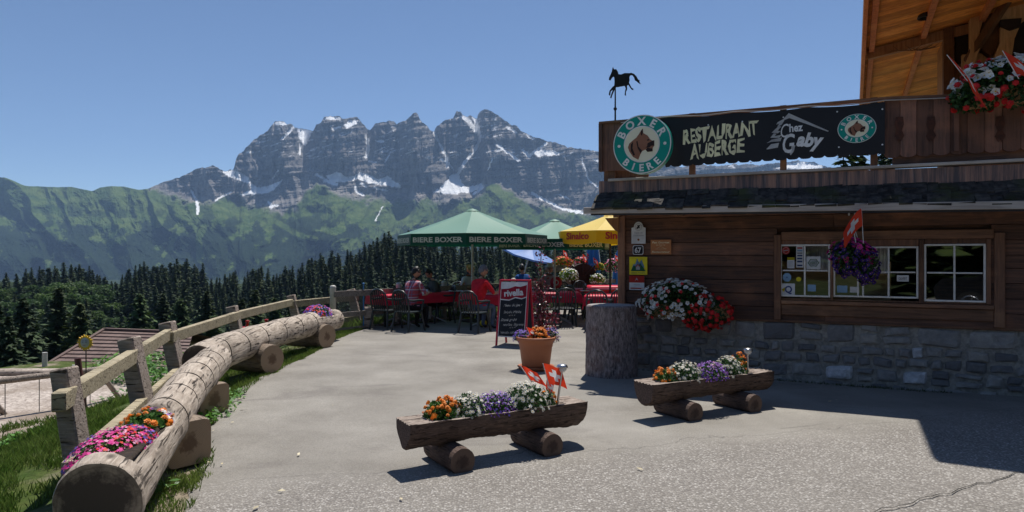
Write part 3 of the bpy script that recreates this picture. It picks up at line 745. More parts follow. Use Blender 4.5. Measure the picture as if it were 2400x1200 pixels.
block('log_block', 'second timber block from the camera under the near log trough', (-3.20, 7.0, 0), (.50, .34, .31), -.55)
block('log_block', 'round log block propping the near end of the farther log trough', (-3.60, 9.45, 0), (.80, .42, .40), -.5, log=True)
block('log_block', 'last log block under the far end of the farther log trough', (-3.60, 12.0, 0), (.9, .46, .42), -.45, log=True)

# ---- timber fence ----
fp = [(150, 862, 4.92, .13, .15), (302, 792, 6.74, .16, .17), (391, 755, 8.26, .15, .16), (543, 718, 10.85, .15, .15), (682, 692, 13.9, .15, .15), (822, 678, 15.6, .17, .17)]
fence = thing('timber_fence', 'leaning timber fence with pale new rails along the log troughs', 'fence', (-3.9, 7.0, 0))
fo_ = Vector(fence.location); tops = []
for k, (px, py, Y, w, dpt) in enumerate(fp):
    top = P(px, py, Y); ln = math.tan(R(13 if k else 10)); foot = top+Vector((ln*(top.z+.45), -.04, -(top.z+.45)))
    mb = MB(); d = (top-foot).normalized()
    mb.beam((0, 0, 0), top-foot, w, dpt, 0, (0, 1, 0), .5, .012)
    # weathered slanted top
    o_ = mb.build('post', m_post, fence); o_.location = foot-fo_
    tops.append((foot, top))
def along(k, z):
    f, t_ = tops[k]; q = (z-f.z)/(t_.z-f.z); return f+(t_-f)*q
for zr, hh, drop in ((.60, .135, 0), (.14, .12, 0)):
    for k in range(5):
        a = along(k, zr+(.03 if k > 1 else 0)); b_ = along(k+1, zr+(.05 if k > 0 else .02))
        off = Vector((.05, .0, 0)) if k % 2 == 0 else Vector((-.0, 0, .012)); d = (b_-a).normalized()
        ex0 = .30 if k == 0 else .12
        mb = MB(); mb.beam((0, 0, 0), (b_-a)+d*(ex0+.1), .075 if k else .09, hh, 0, (0, 0, 1), .3+.4*random.random(), .008)
        o_ = mb.build('rail', m_rail, fence); o_.location = a-d*ex0+off+(Vector((-.05, .05, 0)) if k == 0 else Vector())-fo_
# ---- chain link terrace fence with round posts and a plank rail ----
lf = [(-3.75, 14.3), (-2.62, 15.8), (-1.68, 16.9), (-.77, 18.0), (.04, 18.95), (1.0, 20.1), (2.3, 21.4), (3.9, 22.3), (5.7, 23.0)]
m_cap = mat('galvanised_post', (.55, .54, .5), (.42, .41, .38), .5, 9, tint=.1)
m_wire = mat('fence_wire', (.16, .17, .17), None, .5, metal=.6, tint=0)
m_plank = wood_log('grey_plank', (.30, .27, .24), (.20, .175, .155), sc=1.5)
tf = thing('terrace_fence', 'grey plank and chain link fence around the restaurant terrace with domed white posts', 'fence', (lf[0][0], lf[0][1], 0))
tfo = Vector(tf.location)
for k, (x, y) in enumerate(lf):
    mb = MB(); mb.lathe([(.0, 0), (.065, 0), (.065, .92), (.068, .93), (.062, .965), (.04, .985), (.0, .99)], 14)
    mb.build('post', m_cap, tf).location = (x-tfo.x, y-tfo.y, 0)
for k in range(len(lf)-1):
    a = Vector((*lf[k], 0)); b_ = Vector((*lf[k+1], 0)); d = (b_-a).normalized(); nrm = Vector((d.y, -d.x, 0))
    for z, h_ in ((.80, .13), (.36, .11), (.06, .05)):
        mb = MB(); mb.beam((0, 0, 0), b_-a+d*.06, .03, h_, 0, (0, 0, 1), random.random(), .005)
        mb.build('plank', m_plank, tf).location = a+nrm*.085-d*.03+Vector((0, 0, z))-tfo
    if k > 5: continue
    mb = MB(); L = (b_-a).length; nn = int(L/.055)
    for q in range(nn+14):
        for sgn in (1, -1):
            x0 = -.7+q*.055 if sgn > 0 else q*.055; x1 = x0+sgn*.7
            z0, z1 = .04, .74
            # clip to panel
            t0, t1 = 0, 1
            lo_, hi_ = (0-x0)/(x1-x0), (L-x0)/(x1-x0)
            t0 = max(t0, min(lo_, hi_)); t1 = min(t1, max(lo_, hi_))
            if t1-t0 < .05: continue
            p0 = d*(x0+(x1-x0)*t0)+Vector((0, 0, z0+(z1-z0)*t0)); p1 = d*(x0+(x1-x0)*t1)+Vector((0, 0, z0+(z1-z0)*t1))
            mb.tube([p0, p1], .0035, 3, caps=False, tint=.5)
    mb.build('wire_mesh', m_wire, tf).location = a+nrm*.03-tfo
# blue marker rod and the short wooden bollard beside it
m_blue = mat('blue_paint', (.03, .17, .42), (.05, .22, .5), .4, 8, tint=0)
rod = thing('marker_rod', 'thin bright blue rod standing by the fence corner post', 'rod', PG(852, 772)); mb = MB()
mb.tube([(0, 0, 0), (0, 0, .98)], .013, 8); mb.lathe([(0, .97), (.028, .985), (.026, 1.01), (0, 1.02)], 10); mb.build('shaft', m_blue, rod)
blk = thing('wooden_bollard', 'short squared wooden bollard behind the blue rod', 'bollard', PG(861, 772)+Vector((0, .12, 0)), .2); mb = MB()
mb.box((0, 0, .24), (.22, .20, .48), bev=.02); mb.build('post', m_post, blk)

# ---------------- flowers ----------------
m_leaf = mat('flower_leaf', (.045, .12, .022), (.09, .20, .04), .6, 8, tint=.45, trans=.3)
m_leafd = mat('dark_leaf', (.03, .075, .02), (.05, .12, .03), .6, 8, tint=.4, trans=.25)
def petal(name, c): return mat(name, c, tuple(x*.8 for x in c), .6, 30, tint=.22, trans=.25)
m_or = petal('orange_petal', (.90, .28, .02)); m_wh = petal('white_petal', (.86, .86, .82)); m_pu = petal('purple_petal', (.30, .10, .50)); m_vi = petal('violet_blue_petal', (.16, .10, .52))
m_pk = petal('magenta_petal', (.78, .05, .34)); m_rd = petal('red_petal', (.80, .03, .03)); m_lp = petal('pale_pink_petal', (.85, .42, .6)); m_ye = petal('yellow_petal', (.9, .62, .05)); m_dk = petal('dark_violet_petal', (.07, .02, .20))
m_ct = mat('flower_eye', (.62, .42, .04), None, .8, tint=.2)
def blossoms(mb, c, nrm, size, kind, mi, ci, rg):
    """c,nrm arrays; small geometry flowers"""
    up = np.array([0, 0, 1.]);
    for i in range(len(c)):
        n_ = Vector(nrm[i]).normalized(); s = size*(.7+.55*rg.random()); a0 = rg.random()*6.28
        u = n_.orthogonal().normalized(); v = n_.cross(u); C_ = Vector(c[i]); tt_ = rg.random()
        if kind == 'daisy':
            k = 7; V_ = [C_]
            for j in range(2*k):
                a = a0+math.pi*j/k; r = s if j % 2 == 0 else s*.45
                V_.append(C_+(u*math.cos(a)+v*math.sin(a))*r+n_*(.12*s if j % 2 == 0 else 0))
            mb.add(V_, [(0, 1+j, 1+(j+1) % (2*k)) for j in range(2*k)], mi, tt_)
            V_ = [C_+n_*s*.2]+[C_+(u*math.cos(a0+j*1.257)+v*math.sin(a0+j*1.257))*s*.28+n_*s*.08 for j in range(5)]
            mb.add(V_, [(0, 1+j, 1+(j+1) % 5) for j in range(5)], ci, tt_)
        elif kind == 'pom':
            for q, (rr_, hh_) in enumerate(((1, 0), (.85, .28), (.6, .5), (.3, .65))):
                k = 6; V_ = [C_+n_*(hh_+.16)*s]
                for j in range(2*k):
                    a = a0+q*.4+math.pi*j/k; r = s*rr_*(1 if j % 2 == 0 else .7)
                    V_.append(C_+(u*math.cos(a)+v*math.sin(a))*r+n_*hh_*s)
                mb.add(V_, [(0, 1+j, 1+(j+1) % (2*k)) for j in range(2*k)], mi, min(1, tt_*.6+q*.12))
        elif kind == 'funnel':
            k = 5; V_ = [C_-n_*s*.5]
            for j in range(2*k):
                a = a0+math.pi*j/k; r = s*(1 if j % 2 == 0 else .8)
                V_.append(C_+(u*math.cos(a)+v*math.sin(a))*r+n_*s*.05*(j % 2))
            mb.add(V_, [(0, 1+j, 1+(j+1) % (2*k)) for j in range(2*k)], mi, tt_)
            V_ = [C_-n_*s*.22+(u*math.cos(a0+j*1.257)+v*math.sin(a0+j*1.257))*s*.2 for j in range(5)]; mb.add(V_, [(0, 1, 2, 3, 4)], ci, tt_)
        else:
            k = 5; V_ = [C_]
            for j in range(2*k):
                a = a0+math.pi*j/k; r = s if j % 2 == 0 else s*.5
                V_.append(C_+(u*math.cos(a)+v*math.sin(a))*r)
            mb.add(V_, [(0, 1+j, 1+(j+1) % (2*k)) for j in range(2*k)], mi, tt_)
def clump(name, label, loc, r, groups, nleaf=500, leaf=m_leaf, ls=.022, seed=0, rz=0, hang=0, cat='flowers', group=None, shell=.7, low=0.0, split=None):
    """groups: (petal material, kind, count, size); r=(rx,ry,rz) half ellipsoid sitting on loc"""
    rg = np.random.default_rng(seed+5); root = thing(name, label, cat, loc, rz, group); r = np.array(r)
    d = unit(rg.normal(0, 1, (nleaf, 3))); d[:, 2] = np.where(d[:, 2] < -hang, -d[:, 2], d[:, 2])
    c = d*r*(rg.random(nleaf)**.35*.93)[:, None]
    a = unit(rg.normal(0, 1, (nleaf, 3))+d*.6); b_ = unit(np.cross(a, rg.normal(0, 1, (nleaf, 3)))); s = ls*(.6+.8*rg.random(nleaf))
    MB().quads(c, a*s[:, None], b_*(s*.5)[:, None], tint=rg.random(nleaf)).build('foliage', leaf, root)
    mats = [m_ct]; mb = MB()
    for gi, g_ in enumerate(groups):
        mt, kind, cnt, size = g_[:4]; reg = g_[4] if len(g_) > 4 else None
        mats.append(mt); d = unit(rg.normal(0, 1, (cnt*6, 3))); d[:, 2] = np.where(d[:, 2] < -hang, np.abs(d[:, 2]), d[:, 2])
        d = d[d[:, 2] > low-hang]
        if reg: d = d[[reg(*q) for q in d]]
        d = d[:cnt]; c = d*r*(.90+.16*rg.random(len(d)))[:, None]
        bump_ = 1+.10*(fbm(d[:, 0]*3+seed, d[:, 1]*3, seed, 2)-.5)
        blossoms(mb, c*bump_[:, None], unit(d/r*r.mean()+rg.normal(0, .28, d.shape)+np.array([0, -.15, .25])), size, kind, len(mats)-1, 0, rg)
    mb.build('blossoms', mats, root); return root
def flag(loc, h, size, lean, yaw, label, wave=.02, rag=0, name='swiss_flag'):
    root = thing('flag', label, 'flag', loc, yaw); mb = MB(); ax3 = Vector((lean[0], lean[1], 1)).normalized()
    mb.tube([(0, 0, 0), ax3*h], .004, 6); mb.build('pole', m_stick, root)
    n = 20; mb = MB(); V_ = []
    side = Vector((1, 0, 0))
    for i in range(n+1):
        for j in range(n+1):
            x, z = i/n*size, -j/n*size; V_.append(ax3*(h+z)+side*x*.93+Vector((0, wave*math.sin(i/n*7+j*.13), -rag*(i/n)**1.5*size-.06*x)))
    q = [(i*(n+1)+j, i*(n+1)+j+1, (i+1)*(n+1)+j+1, (i+1)*(n+1)+j) for i in range(n) for j in range(n)]
    cr = [((abs(i+.5-n/2) < 2 and abs(j+.5-n/2) < 6.1) or (abs(j+.5-n/2) < 2 and abs(i+.5-n/2) < 6.1)) for i in range(n) for j in range(n)]
    mb.add(V_, [f for f, c in zip(q, cr) if not c], 0, .5, True); mb.add(V_, [f for f, c in zip(q, cr) if c], 1, .5, True)
    mb.build('cloth', [m_fred, m_fwh], root); return root
m_stick = mat('white_stick', (.75, .74, .7), None, .5, tint=0)
m_fred = mat('flag_red', (.86, .07, .02), (.8, .05, .02), .6, 5, tint=0, trans=.45); m_fwh = mat('flag_white', (.9, .9, .9), None, .6, tint=0, trans=.45)
m_steel = mat('brushed_steel', (.60, .60, .62), None, .28, metal=1, tint=0)
m_dglass = mat('lamp_lens', (.75, .76, .78), None, .15, tint=0, spec=.6)
def solar(loc, h, label, lean=(0, 0)):
    root = thing('solar_lamp', label, 'garden lamp', loc); mb = MB(); tp = Vector((lean[0]*h, lean[1]*h, h))
    mb.tube([(0, 0, -.05), tp], .010, 8); mb.build('stake', m_steel, root)
    a = MB(); a.lathe([(0, -.035), (.02, -.03), (.036, -.012), (.038, 0), (.036, .005)], 16); a.build('lens', m_dglass, root).location = tp
    a = MB(); a.lathe([(.036, .004), (.047, .006), (.047, .018), (.040, .030), (.02, .036), (0, .037)], 16); a.build('cap', m_steel, root).location = tp
    return root
def planter(name, label, A, B, Fl, seed):
    """A left end, B right end (ground points under the log axis)"""
    A = Vector(A); B = Vector(B); d = (B-A); L = d.length; rz = math.atan2(d.y, d.x)
    root = thing(name, label, 'planter', A, rz); n = 40; S = np.linspace(0, L, 80); V_ = []; kinds = []
    zt = .385; w = .145; hh = .22
    prof = []
    for k in range(17):  # underside arc from left top to right top
        a = math.pi+math.pi*k/16; prof.append((w*math.cos(a)*1.0, zt-.0+hh*math.sin(a)*.95))
    for k in range(1, 12):
        x = w-2*w*k/12; prof.append((x, zt))
    n = len(prof)
    for s in S:
        q = 1+.12*(fbm(s*2.2+seed, 3, 8, 3)-.5); endk = 1 if 0 < s < L else .94
        for k, (x, z) in enumerate(prof):
            top = k >= 17 or k == 0 or k == 16
            xx = x*q*endk; zz = zt+(z-zt)*q*endk+.05*(fbm(s*1.3, 5, seed, 2)-.5)*(0 if top else 1)
            if not top:
                bb = 1+.22*(fbm(s*7, k*.5, seed+2, 4, .6)-.5); xx *= bb; zz = zt+(zz-zt)*bb
            else:
                zz += .010*(fbm(s*8, x*20, seed+4, 3)-.5)
                if k >= 17:
                    e = min((s-.20)/.06, (L-.20-s)/.06, 1); e = max(0, e)
                    if abs(x) < w*.72: zz -= .07*e
                    zz -= .010*abs(math.sin(x*math.pi/.048))*(1 if (s < .18 or s > L-.18) else 0)
            V_.append((s, xx, zz))
    mb = MB(); m_ = len(S)
    fs = [(i*n+k, (i+1)*n+k, (i+1)*n+(k+1) % n, i*n+(k+1) % n) for i in range(m_-1) for k in range(n)]
    top_ = [16 <= (j % n) for j in range(len(fs))]
    mb.add(V_, [f for f, t_ in zip(fs, top_) if not t_], 0, .5, True); mb.add(V_, [f for f, t_ in zip(fs, top_) if t_], 1, .5, False)
    for sl_, rv in ((slice(0, n), 0), (slice((m_-1)*n, m_*n), 1)):
        q = V_[sl_]; c = tuple(np.mean(q, 0)); mb.add(q+[c], [(k, (k+1) % n, n)[::-1 if rv else 1] for k in range(n)], 0, .5)
    mb.build('trough_log', [m_pl, m_pltop], root)
    sb = MB(); sb.box((L/2, 0, zt-.045), (L-.5, w*1.5, .03)); sb.build('soil', m_soil, root)
    for fx in Fl:
        mb = MB(); r = .102; V2 = []; nn = 18
        for i in range(9):
            y = -.26+.50*i/8
            for k in range(nn):
                a = 2*math.pi*k/nn; q = r*(1+.06*(fbm(y*5+fx, math.cos(a)*2+2, 4, 3)-.5))*(1 if 0 < i < 8 else .96); V2.append((y, q*math.cos(a), q*math.sin(a)))
        mb.add(V2, [(i*nn+k, i*nn+(k+1) % nn, (i+1)*nn+(k+1) % nn, (i+1)*nn+k) for i in range(8) for k in range(nn)], 0, .5, True)
        mb.add(V2[:nn], [tuple(range(nn))[::-1]], 1, .5); mb.add(V2[-nn:], [tuple(range(nn))], 1, .5)
        o_ = mb.build('foot_log', [m_pl, m_plend], root); o_.location = (fx, 0, r-.005); o_.rotation_euler = (0, 0, R(90))
    return root, rz, L
PA, PB = (-.80, 5.02, 0), (.565, 5.83, 0)
pl1, rz1, L1 = planter('log_planter', 'rustic half log planter in front, with flags and a solar lamp at its right end', PA, PB, (.36, 1.15), 1)
PC, PD = (1.26, 6.56, 0), (2.71, 7.33, 0)
pl2, rz2, L2 = planter('log_planter', 'rustic half log planter beside the stone wall, solar lamp at its right end', PC, PD, (.42, 1.22), 5)
def onpl(A, rz, s, off=0, z=.36): return (A[0]+math.cos(rz)*s-math.sin(rz)*off, A[1]+math.sin(rz)*s+math.cos(rz)*off, z)
clump('marigolds', 'bright orange marigolds at the left end of the front planter', onpl(PA, rz1, .31), (.16, .14, .17), [(m_or, 'pom', 60, .021)], 900, m_leaf, .017, 1, rz1, low=.25)
clump('daisies', 'white daisies between the marigolds and purple lobelia of the front planter', onpl(PA, rz1, .53), (.17, .16, .19), [(m_wh, 'daisy', 105, .017)], 700, m_leafd, .015, 2, rz1, low=.1)
clump('lobelia', 'purple lobelia in the middle of the front planter', onpl(PA, rz1, .76), (.19, .16, .17), [(m_pu, 'star', 260, .0105), (m_vi, 'star', 170, .0105), (m_wh, 'star', 60, .010)], 700, m_leafd, .014, 3, rz1, low=0)
clump('daisies', 'larger mound of white daisies nearest the flags in the front planter', onpl(PA, rz1, 1.05), (.24, .18, .22), [(m_wh, 'daisy', 200, .0175)], 1300, m_leafd, .015, 4, rz1, low=.05)
clump('marigolds', 'small orange-red marigold tuft beside the flag poles of the front planter', onpl(PA, rz1, 1.28), (.07, .09, .13), [(m_or, 'pom', 14, .018)], 250, m_leaf, .015, 5, rz1, low=.2)
clump('marigolds', 'orange marigolds at the left end of the planter by the stone wall', onpl(PC, rz2, .27), (.13, .12, .15), [(m_or, 'pom', 42, .020)], 500, m_leaf, .016, 6, rz2, low=.15)
clump('daisies', 'white daisies left of the purple flowers in the planter by the stone wall', onpl(PC, rz2, .52), (.22, .15, .19), [(m_wh, 'daisy', 190, .0175)], 900, m_leafd, .015, 7, rz2, low=0)
clump('lobelia', 'purple flowers in the middle of the planter by the stone wall', onpl(PC, rz2, .82, -.04), (.20, .17, .17), [(m_pu, 'star', 330, .012), (m_vi, 'star', 120, .011), (m_lp, 'star', 40, .010)], 700, m_leafd, .014, 8, rz2, low=-.1)
clump('daisies', 'white daisies right of the purple flowers in the planter by the stone wall', onpl(PC, rz2, 1.10), (.21, .15, .20), [(m_wh, 'daisy', 170, .0175)], 900, m_leafd, .015, 9, rz2, low=0)
clump('marigolds', 'orange marigolds next to the solar lamp of the planter by the stone wall', onpl(PC, rz2, 1.30, .03), (.10, .10, .21), [(m_or, 'pom', 26, .020)], 260, m_leaf, .016, 10, rz2, low=.15)
solar(onpl(PC, rz2, 1.36, -.03, .36), .24, 'steel solar lamp in the planter by the stone wall', (0, -.05))
solar(onpl(PA, rz1, 1.35, -.02, .36), .30, 'steel solar lamp half hidden by the flags of the front planter', (.16, .05))
flag(onpl(PA, rz1, 1.28, .0, .36), .40, .155, (-.72, .1), .0, 'small orange-red swiss flag leaning far left, its cloth drooping, in the front planter', rag=.35)
flag(onpl(PA, rz1, 1.33, -.02, .36), .36, .17, (-.28, .0), .05, 'largest swiss flag of the front planter, white cross facing the camera', rag=.25)
flag(onpl(PA, rz1, 1.32, .05, .36), .20, .12, (.05, .1), 1.0, 'limp little swiss flag hanging low below the other two in the front planter', rag=.6)
clump('garden_flowers', 'magenta verbena with violet lobelia in the near end of the big log trough', (-2.45, 4.22, .37), (.19, .38, .16), [(m_pk, 'star', 420, .016), (m_lp, 'star', 170, .012), (m_rd, 'star', 110, .015, lambda x, y, z: x > .2), (m_vi, 'star', 330, .013, lambda x, y, z: y > .1 or x < -.5)], 1300, m_leaf, .022, 12, 0, low=-.25, hang=.3)
clump('garden_flowers', 'orange marigolds and small white blooms behind the magenta flowers of the big log trough', (-2.50, 4.68, .42), (.15, .24, .12), [(m_or, 'pom', 30, .026, lambda x, y, z: y < .6), (m_pu, 'star', 90, .014, lambda x, y, z: y > .2), (m_wh, 'star', 60, .016, lambda x, y, z: x > .3 and y > .2)], 900, m_leaf, .024, 13, 0, low=.1)
clump('garden_flowers', 'purple, pink and red flowers in the far end of the farther log trough', (-3.50, 12.25, .50), (.24, .45, .22), [(m_vi, 'star', 260, .024), (m_pk, 'star', 120, .022, lambda x, y, z: y > .1 or x < 0), (m_rd, 'star', 90, .024, lambda x, y, z: y < -.2), (m_lp, 'star', 90, .022, lambda x, y, z: y > .3)], 700, m_leaf, .03, 14, 0, low=0)

# ---- terracotta pot ----
m_ter = mat('terracotta', (.42, .155, .075), (.36, .125, .06), .6, 3, tint=0, bump=.05)
pot = thing('terracotta_pot', 'large terracotta pot of orange marigolds on a saucer in front of the menu board', 'plant pot', PG(1256, 868)); mb = MB()
mb.lathe([(0, .045), (.185, .045), (.195, .07), (.228, .33), (.236, .345), (.236, .36), (.242, .38), (.27, .43), (.285, .445), (.288, .465), (.278, .478), (.262, .475), (.250, .44), (0, .43)], 40); mb.build('body', m_ter, pot)
mb = MB(); mb.lathe([(0, 0), (.20, 0), (.225, .02), (.250, .05), (.262, .062), (.255, .07), (.243, .06), (.21, .03), (0, .03)], 40); mb.build('saucer', m_ter, pot)
mb = MB(); mb.lathe([(0, .445), (.2525, .447)], 20); mb.build('soil', m_soil, pot)
pc = PG(1256, 868)
clump('marigolds', 'orange marigolds in the middle of the terracotta pot', pc+Vector((.03, -.05, .44)), (.15, .14, .16), [(m_or, 'pom', 50, .028)], 420, m_leafd, .02, 21, low=.05)
clump('lobelia', 'violet lobelia spilling over the left rim of the terracotta pot', pc+Vector((-.20, .0, .44)), (.13, .14, .13), [(m_vi, 'star', 120, .014), (m_pu, 'star', 60, .013)], 420, m_leafd, .016, 22, low=-.2, hang=.3)
clump('lobelia', 'violet lobelia and thin stems on the right side of the terracotta pot', pc+Vector((.20, .03, .45)), (.14, .14, .15), [(m_vi, 'star', 110, .014), (m_lp, 'star', 40, .012)], 420, m_leafd, .016, 23, low=-.2, hang=.3)
flag(pc+Vector((-.04, -.10, .42)), .22, .15, (-.5, 0), .1, 'small swiss flag stuck in the terracotta pot in front of the menu board', rag=.3)

# ---- big bark stump ----
mk, t, b, o = _new('rough_bark'); N = NT(t); co = N.co()
n1 = N.noise(N.co((1, 1, .32)), 34, 7, .75, .5); n2 = N.noise(co, 6, 4)
c = N.mix(N.ramp(n1, [(.36, 0), (.62, 1)]), (.055, .042, .042), (.42, .35, .34)); c = N.mix(N.ramp(n2, [(.5, 0), (.7, .6)]), c, (.16, .09, .075))
N.l(c, b.inputs['Base Color']); b.inputs['Roughness'].default_value = .95; N.bump(b, n1, 1.0, .03)
st = thing('tree_stump', 'tall thick bark covered stump standing at the corner of the restaurant', 'tree stump', PG(1442, 892)+Vector((0, .34, 0))); mb = MB()
V_ = []; n = 90; hs = [0, .02, .06]+list(np.linspace(.1, .93, 44))+[.945, .95]
for i, h_ in enumerate(hs):
    for k in range(n):
        a = 2*math.pi*k/n
        rr_ = .318+.012*math.cos(2*a+1)+.014*(1-h_)+.03*(fbm(math.cos(a)*4+5, h_*2+math.sin(a)*4, 7, 5, .7)-.5)+.014*(ridged(a*16, h_*6+fbm(a*3, h_*3, 2, 2)*2, 9, 3)-.5)
        if i >= len(hs)-2: rr_ -= .012*(i-len(hs)+3)
        V_.append((rr_*math.cos(a), rr_*math.sin(a), h_))
mb.add(V_, [(i*n+k, i*n+(k+1) % n, (i+1)*n+(k+1) % n, (i+1)*n+k) for i in range(len(hs)-1) for k in range(n)], 0, .5, True)
mb.build('bark', mk, st); mb = MB(); mb.add(V_[-n:], [tuple(range(n))], 0, .5); mb.build('cut_top', mat('stump_top', (.34, .32, .31), (.24, .22, .21), .9, 20, tint=0, bump=.4), st)
# ================= restaurant building =================
SLP = .475
DV = Vector((1, -SLP, 0)).normalized(); NV = Vector((-SLP, -1, 0)).normalized()   # along the wall, out of the wall
B0 = Vector((1.547, 9.72, 0)); RZ = math.atan2(DV.y, DV.x)
def BP(px, py, off=0.0):
    """photo point on the plane 'off' metres in front of the wall -> (s along the wall, z)"""
    u = (px-1200)/F; t_ = (off+NV.dot(B0))/(NV.x*u+NV.y)
    p = Vector((u*t_, t_, 0)); return ((p-B0).dot(DV), EYE-(py-600)/F*t_)
def BW(s, off, z): return B0+DV*s+NV*off+Vector((0, 0, z))
# local frame: x along wall, -y = out of the wall towards the camera
def dark_wood(name, c1, c2, hi_=(.20, .09, .045), al='x', sc=1, tint=.35):
    m, t, b, o = _new(name); N = NT(t); st = {'x': (1.0*sc, 10*sc, 16*sc), 'z': (16*sc, 10*sc, 1.0*sc)}[al]
    g = N.noise(N.co(st), 2.2, 7, .68, .5); col = N.mix(N.ramp(g, [(.35, 0), (.65, 1)]), c1, c2)
    col = N.mix(N.math('MULTIPLY', N.ramp(N.noise(N.co((1, 1, 1.6)), 1.6*sc, 5, .6), [(.52, 0), (.72, 1)]), .75), col, hi_)
    ws = N.ramp(N.noise(N.co(tuple(q*1.4 for q in st)), 3.1, 5, .75, 1.2), [(.66, 0), (.74, 1)])
    wg = N.ramp(N.noise(N.co(), 1.1, 3), [(.5, 0), (.62, 1)])
    col = N.mix(N.math('MULTIPLY', N.math('MULTIPLY', ws, wg), .8), col, (.60, .50, .44))
    f = N.math('ADD', N.math('MULTIPLY', N.attr('tint'), 2*tint), 1-tint); q = N.n('CombineColor'); [N.l(f, q.inputs[i]) for i in range(3)]
    col = N.mix(1.0, col, q.outputs[0], 'MULTIPLY')
    N.l(col, b.inputs['Base Color']); b.inputs['Roughness'].default_value = .72; b.inputs['Specular IOR Level'].default_value = .3
    N.bump(b, g, .5, .01); return m
m_wall = dark_wood('dark_wall_boards', (.19, .092, .058), (.070, .044, .036), (.36, .16, .085))
m_trim = dark_wood('brown_trim', (.26, .13, .075), (.13, .07, .045), (.42, .22, .12))
m_trimv = dark_wood('brown_trim_upright', (.24, .12, .07), (.12, .065, .045), (.36, .19, .10), 'z')
m_balc = dark_wood('balcony_boards', (.22, .11, .08), (.10, .06, .048), (.30, .14, .09), 'z')
m_white = mat('cream_paint', (.88, .86, .82), (.74, .72, .68), .6, 20, tint=.08)
m_greyb = dark_wood('grey_gutter_board', (.52, .47, .43), (.33, .29, .26), (.6, .55, .5), sc=.8, tint=.1)
m_slate = mat('mossy_slate', (.075, .066, .06), (.02, .018, .018), .85, 14, tint=.5, bump=.6, bd=.02, dirt=(.05, .055, .02), dsc=3)
m_black = mat('black_banner', (.013, .014, .018), (.017, .018, .023), .55, 3, tint=0)
# rust streaked fascia
m_fas, t, b, o = _new('rusty_fascia'); N = NT(t)
g = N.noise(N.co((7, 7, .35)), 2.2, 6, .7, .2); c = N.mix(N.ramp(g, [(.42, 0), (.62, 1)]), (.10, .085, .095), (.42, .24, .18))
c = N.mix(N.ramp(N.noise(N.co((16, 16, .3)), 2.2, 5, .7), [(.60, 0), (.72, .8)]), c, (.55, .45, .42))
N.l(c, b.inputs['Base Color']); b.inputs['Roughness'].default_value = .6; b.inputs['Metallic'].default_value = .2
# stones
m_stone, t, b, o = _new('wall_stone'); N = NT(t); co = N.co()
tv = N.attr('tint'); c = N.ramp(tv, [(0, (.14, .138, .14)), (.4, (.27, .262, .255)), (.75, (.40, .385, .36)), (.9, (.42, .38, .32)), (.97, (.78, .79, .82))])
n1 = N.noise(co, 9, 7, .65, .4); c = N.mix(N.ramp(n1, [(.3, .7), (.7, 0)]), c, (.11, .11, .12))
c = N.mix(N.ramp(N.noise(N.co((1, 1, 3), (.3, .2, .5)), 14, 6, .7, 1), [(.62, 0), (.72, .6)]), c, (.34, .33, .33))
N.l(c, b.inputs['Base Color']); b.inputs['Roughness'].default_value = .85; N.bump(b, n1, .7, .025)
m_mortar = mat('mortar', (.36, .34, .30), (.20, .19, .17), .95, 18, tint=0, bump=.9, bd=.02)

HS = thing('restaurant_building', 'dark timber restaurant with stone base, slate eaves, roof terrace and chalet upper floor', 'building', B0, RZ)
LW = 8.6
def hb(mb, name, m, loc=(0, 0, 0), parent=None):
    o_ = mb.build(name, m, parent or HS); o_.location = loc; return o_
def board(mb, s0, s1, z0, z1, off, th, mi=0, tint=None, bev=.006):
    """flat board: front face at off"""
    mb.box(((s0+s1)/2, -(off-th/2), (z0+z1)/2), (s1-s0, th, z1-z0), None, mi, tint, bev)
zb = .765
# window opening
wx0, wz1 = BP(1826, 566); wx1, wz0 = BP(2316, 712); wz0 = BP(1826, 699)[1]; wz0b = BP(2316, 712)[1]; wz0 = min(wz0, wz0b)-.01; wz1 = max(wz1, BP(2316, 570)[1])+.01
